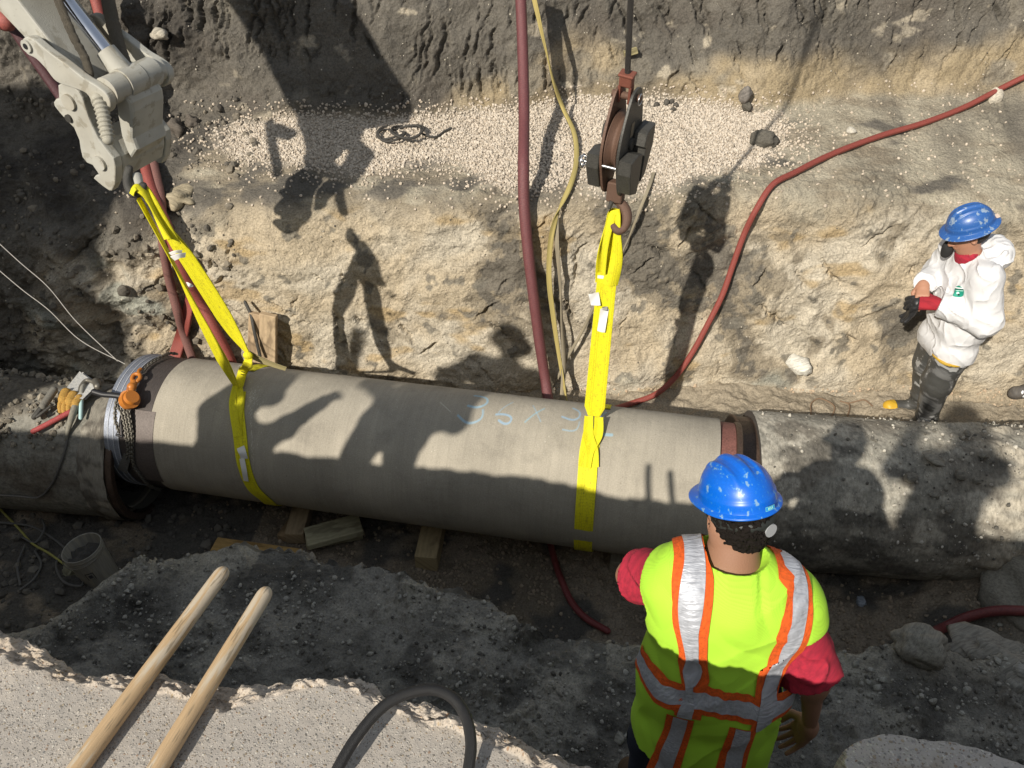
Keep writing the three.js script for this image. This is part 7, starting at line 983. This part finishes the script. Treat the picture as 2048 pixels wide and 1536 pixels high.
// stones one can point at
const rockM = (r, g, b, rough = 0.9) => std({ color: col(r, g, b), roughness: rough, map: rep(T.soilCol, 1.5), bumpMap: rep(T.soilBump, 1), bumpScale: 0.006 });
function boulder(name, label, cat, px, py, w, h, color, seed, o = {}) { // w, h in photograph pixels
  const p = o.p || onGround(px, py, o.lift ?? 0), d = toPx(p)[2], rx = w / 2 / FPX * d, ry = h / 2 / FPX * d; let g = rockGeo(seed, o.det ?? 3, o.rough ?? 0.34); g = mergeVertices((() => { const q = g.clone(); q.deleteAttribute('normal'); return q; })(), 1e-4);
  const P = g.attributes.position; for (let i = 0; i < P.count; i++) { const v = V().fromBufferAttribute(P, i); const k = 1 + 0.05 * ridged(v.x * 1.6 + seed, v.y * 1.6, v.z * 1.6, 3) - 0.04 + 0.06 * noise(v.x * 7 + seed, v.y * 7, v.z * 7) + 0.035 * noise(v.x * 17, v.y * 17, v.z * 17 + seed); P.setXYZ(i, v.x * k * rx, v.y * k * ry * (o.ky ?? 1), v.z * k * (o.kz ?? 1) * (rx + ry) / 2); } const uv = new Float32Array(P.count * 2); for (let i = 0; i < P.count; i++) { uv[2 * i] = P.getX(i) + 0.5 * P.getZ(i); uv[2 * i + 1] = P.getY(i) + 0.5 * P.getZ(i); } g.setAttribute('uv', new THREE.BufferAttribute(uv, 2)); g.computeVertexNormals();
  const m = solo(name, g, o.mat || rockM(...color), label, cat, o.group); m.position.copy(p); m.rotation.set(o.rx || 0, seed * 1.3, o.rz || 0); return m;
}
boulder('rock', 'bright white stone at the foot of the wall between the pipe and the white worker', 'stone', 1597, 728, 62, 34, [0.75, 0.73, 0.66], 4, { lift: 0.03 });
boulder('clod', 'dark speckled clod at the right end of the gravel bench', 'clod', 1527, 279, 56, 40, [0.13, 0.12, 0.1], 7, { lift: 0.04 });
boulder('rock', 'grey pointed stone standing above the right end of the gravel', 'stone', 1491, 190, 24, 34, [0.22, 0.2, 0.18], 9, { lift: 0.05 });
boulder('clod', 'dark clod just below the grey pointed stone', 'clod', 1494, 213, 24, 20, [0.12, 0.11, 0.09], 11, { lift: 0.03 });
boulder('rock', 'pale flat stone under the red hose near the right edge', 'stone', 1988, 196, 34, 42, [0.6, 0.55, 0.46], 12, { lift: -0.015 });
boulder('rock', 'whitish stone on the slope right of the crane block shadow', 'stone', 1702, 261, 20, 14, [0.6, 0.57, 0.5], 14, { lift: 0.02 });
boulder('rock', 'tan boulder jutting from the wall right of the excavator coupler', 'stone', 362, 394, 70, 34, [0.42, 0.36, 0.25], 16, { lift: 0.0, kz: 1.3, rough: 0.6 });
boulder('rock', 'pale lump of chalk in the dark mud right of the chrome cylinder', 'stone', 318, 68, 42, 22, [0.5, 0.46, 0.38], 19, { lift: 0.03 });
boulder('clod', 'dark mud lump hanging on the wall right of the coupler', 'clod', 352, 258, 36, 42, [0.14, 0.12, 0.1], 21, { lift: 0.0, rough: 0.7 });
boulder('clod', 'small dark mud lump right of the larger one by the coupler', 'clod', 384, 246, 26, 28, [0.14, 0.12, 0.1], 22, { lift: 0.0, rough: 0.7 });
boulder('clod', 'round dark clod on the pale wall left of the yellow sling', 'clod', 247, 582, 26, 22, [0.15, 0.135, 0.11], 24, { lift: 0.03 });
[[1313, 209, 13, 11], [1333, 205, 12, 14], [1343, 203, 11, 10], [1352, 210, 13, 11], [1346, 218, 11, 8]].forEach(([x, y, w, h], i) => boulder('clod', 'small dark clod at the upper edge of the gravel right of the crane block', 'clod', x, y, w, h, [0.11, 0.1, 0.085], 30 + i, { lift: 0.02, det: 2, group: 'small dark clods on the gravel' }));
boulder('rock', 'rounded boulder on the ledge rim right of the worker in the vest', 'rock', 1842, 1292, 104, 92, [0.27, 0.255, 0.215], 41, { lift: 0.04, det: 5, ky: 0.8, rough: 0.4 });
boulder('rock', 'large pale rock on the ledge at the right edge below the red hose', 'rock', 2025, 1332, 210, 90, [0.27, 0.255, 0.22], 43, { lift: -0.06, det: 5, ky: 0.7, rough: 0.5 });
boulder('soil_bank', 'sloping bank of pale earth at the right edge above the dark red hose', 'earth bank', 2075, 1190, 330, 170, [0.25, 0.235, 0.195], 45, { det: 6, lift: -0.12, rz: 0.35, rough: 0.4 });
boulder('rock', 'grey broken stone at the lower right edge of the ledge', 'rock', 2040, 1345, 40, 40, [0.36, 0.35, 0.32], 47, { det: 2 });
boulder('rock', 'angular grey stone right of the boulder shadow at the lower right', 'rock', 2030, 1375, 34, 30, [0.3, 0.29, 0.26], 48, { det: 2 });
boulder('rock', 'flat stone lying on top of the buried pipe', 'rock', 1862, 924, 48, 14, [0.3, 0.28, 0.235], 50, { det: 2, p: onPipe(RIGHT, ...hitPipe(RIGHT, 1862, 926), RIGHT.R + 0.05) });
for (const [x, y, w, h] of [[1915, 955, 26, 22], [1890, 1015, 24, 16], [1815, 960, 24, 26], [1930, 880, 18, 12], [1885, 980, 12, 12], [1945, 965, 16, 14], [1862, 990, 22, 12], [1960, 920, 20, 14]]) boulder('rock', 'small grey stone in the earth on the buried pipe', 'rock', x, y, w, h, [0.24, 0.225, 0.19], x % 37, { det: 2, p: onPipe(RIGHT, ...hitPipe(RIGHT, x, y), RIGHT.R + 0.05), group: 'grey stones on the buried pipe' });
boulder('plastic_scrap', 'crumpled bluish plastic scrap on the pit floor behind the vest worker', 'scrap', 1722, 1204, 26, 18, [0.32, 0.36, 0.42], 52, { det: 2, rough: 0.5 });
for (const [x, y, w, h] of [[1710, 1330, 14, 22], [1742, 1340, 18, 10], [1736, 1364, 13, 12], [1766, 1360, 20, 12], [1755, 1376, 20, 14], [1737, 1393, 9, 9], [1866, 1403, 14, 16], [1874, 1417, 9, 11], [1842, 1392, 10, 10], [1933, 1380, 20, 14], [1238, 1478, 24, 22], [1308, 1305, 10, 18], [1300, 1330, 12, 14], [700, 1285, 14, 12], [740, 1308, 14, 10], [480, 1172, 10, 8], [800, 1195, 14, 14], [262, 1174, 20, 12], [255, 1182, 14, 10], [905, 1340, 10, 8], [1995, 1320, 22, 9], [2000, 1250, 12, 8], [960, 1350, 9, 8], [610, 1235, 10, 9]]) boulder('broken_stone', 'pale broken stone lying on the dark ledge', 'stone', x, y, w, h, [0.36, 0.35, 0.31], (x * 7 + y) % 61, { det: 1, rough: 0.5, group: 'pale broken stones on the ledge' });
{ // the fallen piece of slab at the lower right
  const top = -0.42, out = [[1683, 1512], [1692, 1486], [1715, 1470], [1762, 1459], [1815, 1462], [1856, 1474], [1900, 1478], [1960, 1492], [2010, 1512], [2060, 1530], [2120, 1560], [2140, 1700], [1900, 1760], [1690, 1700], [1678, 1560]].map(([x, y]) => atY(x, y, top)), c = out.reduce((a, p) => a.add(p), V()).multiplyScalar(1 / out.length);
  const cu = new THREE.CatmullRomCurve3(out, true, 'centripetal'); const n = 220; const g = gridGeo(n, 60, (u, v) => { const e = cu.getPoint(u), d = e.clone().sub(c); const jag = 1 + 0.03 * noise(e.x * 14, e.z * 14, 3) + 0.012 * Math.floor(3 * noise(e.x * 40, e.z * 40, 3)); let y = top, k; if (v < 0.7) { k = v / 0.7 * 0.94; } else { const t = (v - 0.7) / 0.3; k = 0.94 + 0.06 * Math.sin(t * 1.6) - 0.03 * t * t; y = top - 0.16 * t * t - 0.012 * t; } const p = c.clone().addScaledVector(d, k * jag); p.y = y + 0.006 * fbm(p.x * 9, p.z * 9, 2, 4) + sstep(0.66, 0.75, v) * 0.008 * fbm(p.x * 30, p.z * 30, y * 30, 3) + 0.03 * noise(p.x * 2, p.z * 2); return p; }, (u, v, p) => [p.x, p.z - p.y], (p, u, v) => { const s = sstep(0.1, 0.45, fbm(p.x * 5, p.z * 5, 9, 4)); return mixc([1.0, 1.02, 1.05], [0.62, 0.54, 0.44], s * 0.7); });
  { const nn = g.attributes.normal; if (nn.getY(40) < 0) { const I = g.index.array; for (let i = 0; i < I.length; i += 3) { const t = I[i]; I[i] = I[i + 1]; I[i + 1] = t; } g.computeVertexNormals(); } }
  const base = V(c.x, top - 0.15, c.z); g.translate(-base.x, -base.y, -base.z); const t = thing('slab_fragment', 'broken piece of old concrete slab with exposed pebbles at the lower right', 'concrete', [base.x, base.y, base.z]); part('fragment', g, std({ vertexColors: true, map: rep(T.aggregate, 1.1), bumpMap: rep(T.aggregateBump, 1.1), bumpScale: 0.006, roughness: 0.9 }), t);
}
{ // toe of a rubber boot just inside the right edge
  const o = onGround(2046, 790, 0.05), t = thing('rubber_boot', 'muddy dark boot toe at the right edge of the picture', 'boot', [o.x, o.y, o.z]); const f = fieldOf([bn([-0.07, 0.03, 0.02], [0.12, 0.06, -0.02], 0.05, 0.06), bn([0.12, 0.06, -0.02], [0.2, 0.3, -0.04], 0.06, 0.065)], 0.05); part('boot', surfaceNets((x, y, z) => f(x, y, z) + 0.006 * noise(x * 20, y * 20, z * 20), [-0.2, -0.1, -0.2], [0.32, 0.4, 0.2], 0.009), std({ color: col(0.11, 0.1, 0.09), roughness: 0.7, map: rep(T.hose, 2) }), t); part('plaster_splash', surfaceNets((x, y, z) => Math.max(f(x, y, z) - 0.002 + 0.004 * noise(x * 40, y * 40, z * 40), ell(x, y, z, [-0.02, 0.06, 0.06], [0.04, 0.035, 0.05])), [-0.12, -0.05, -0.05], [0.1, 0.15, 0.15], 0.006), std({ color: col(0.7, 0.71, 0.74), roughness: 0.7 }), t);
}
renderer.render(scene, camera);
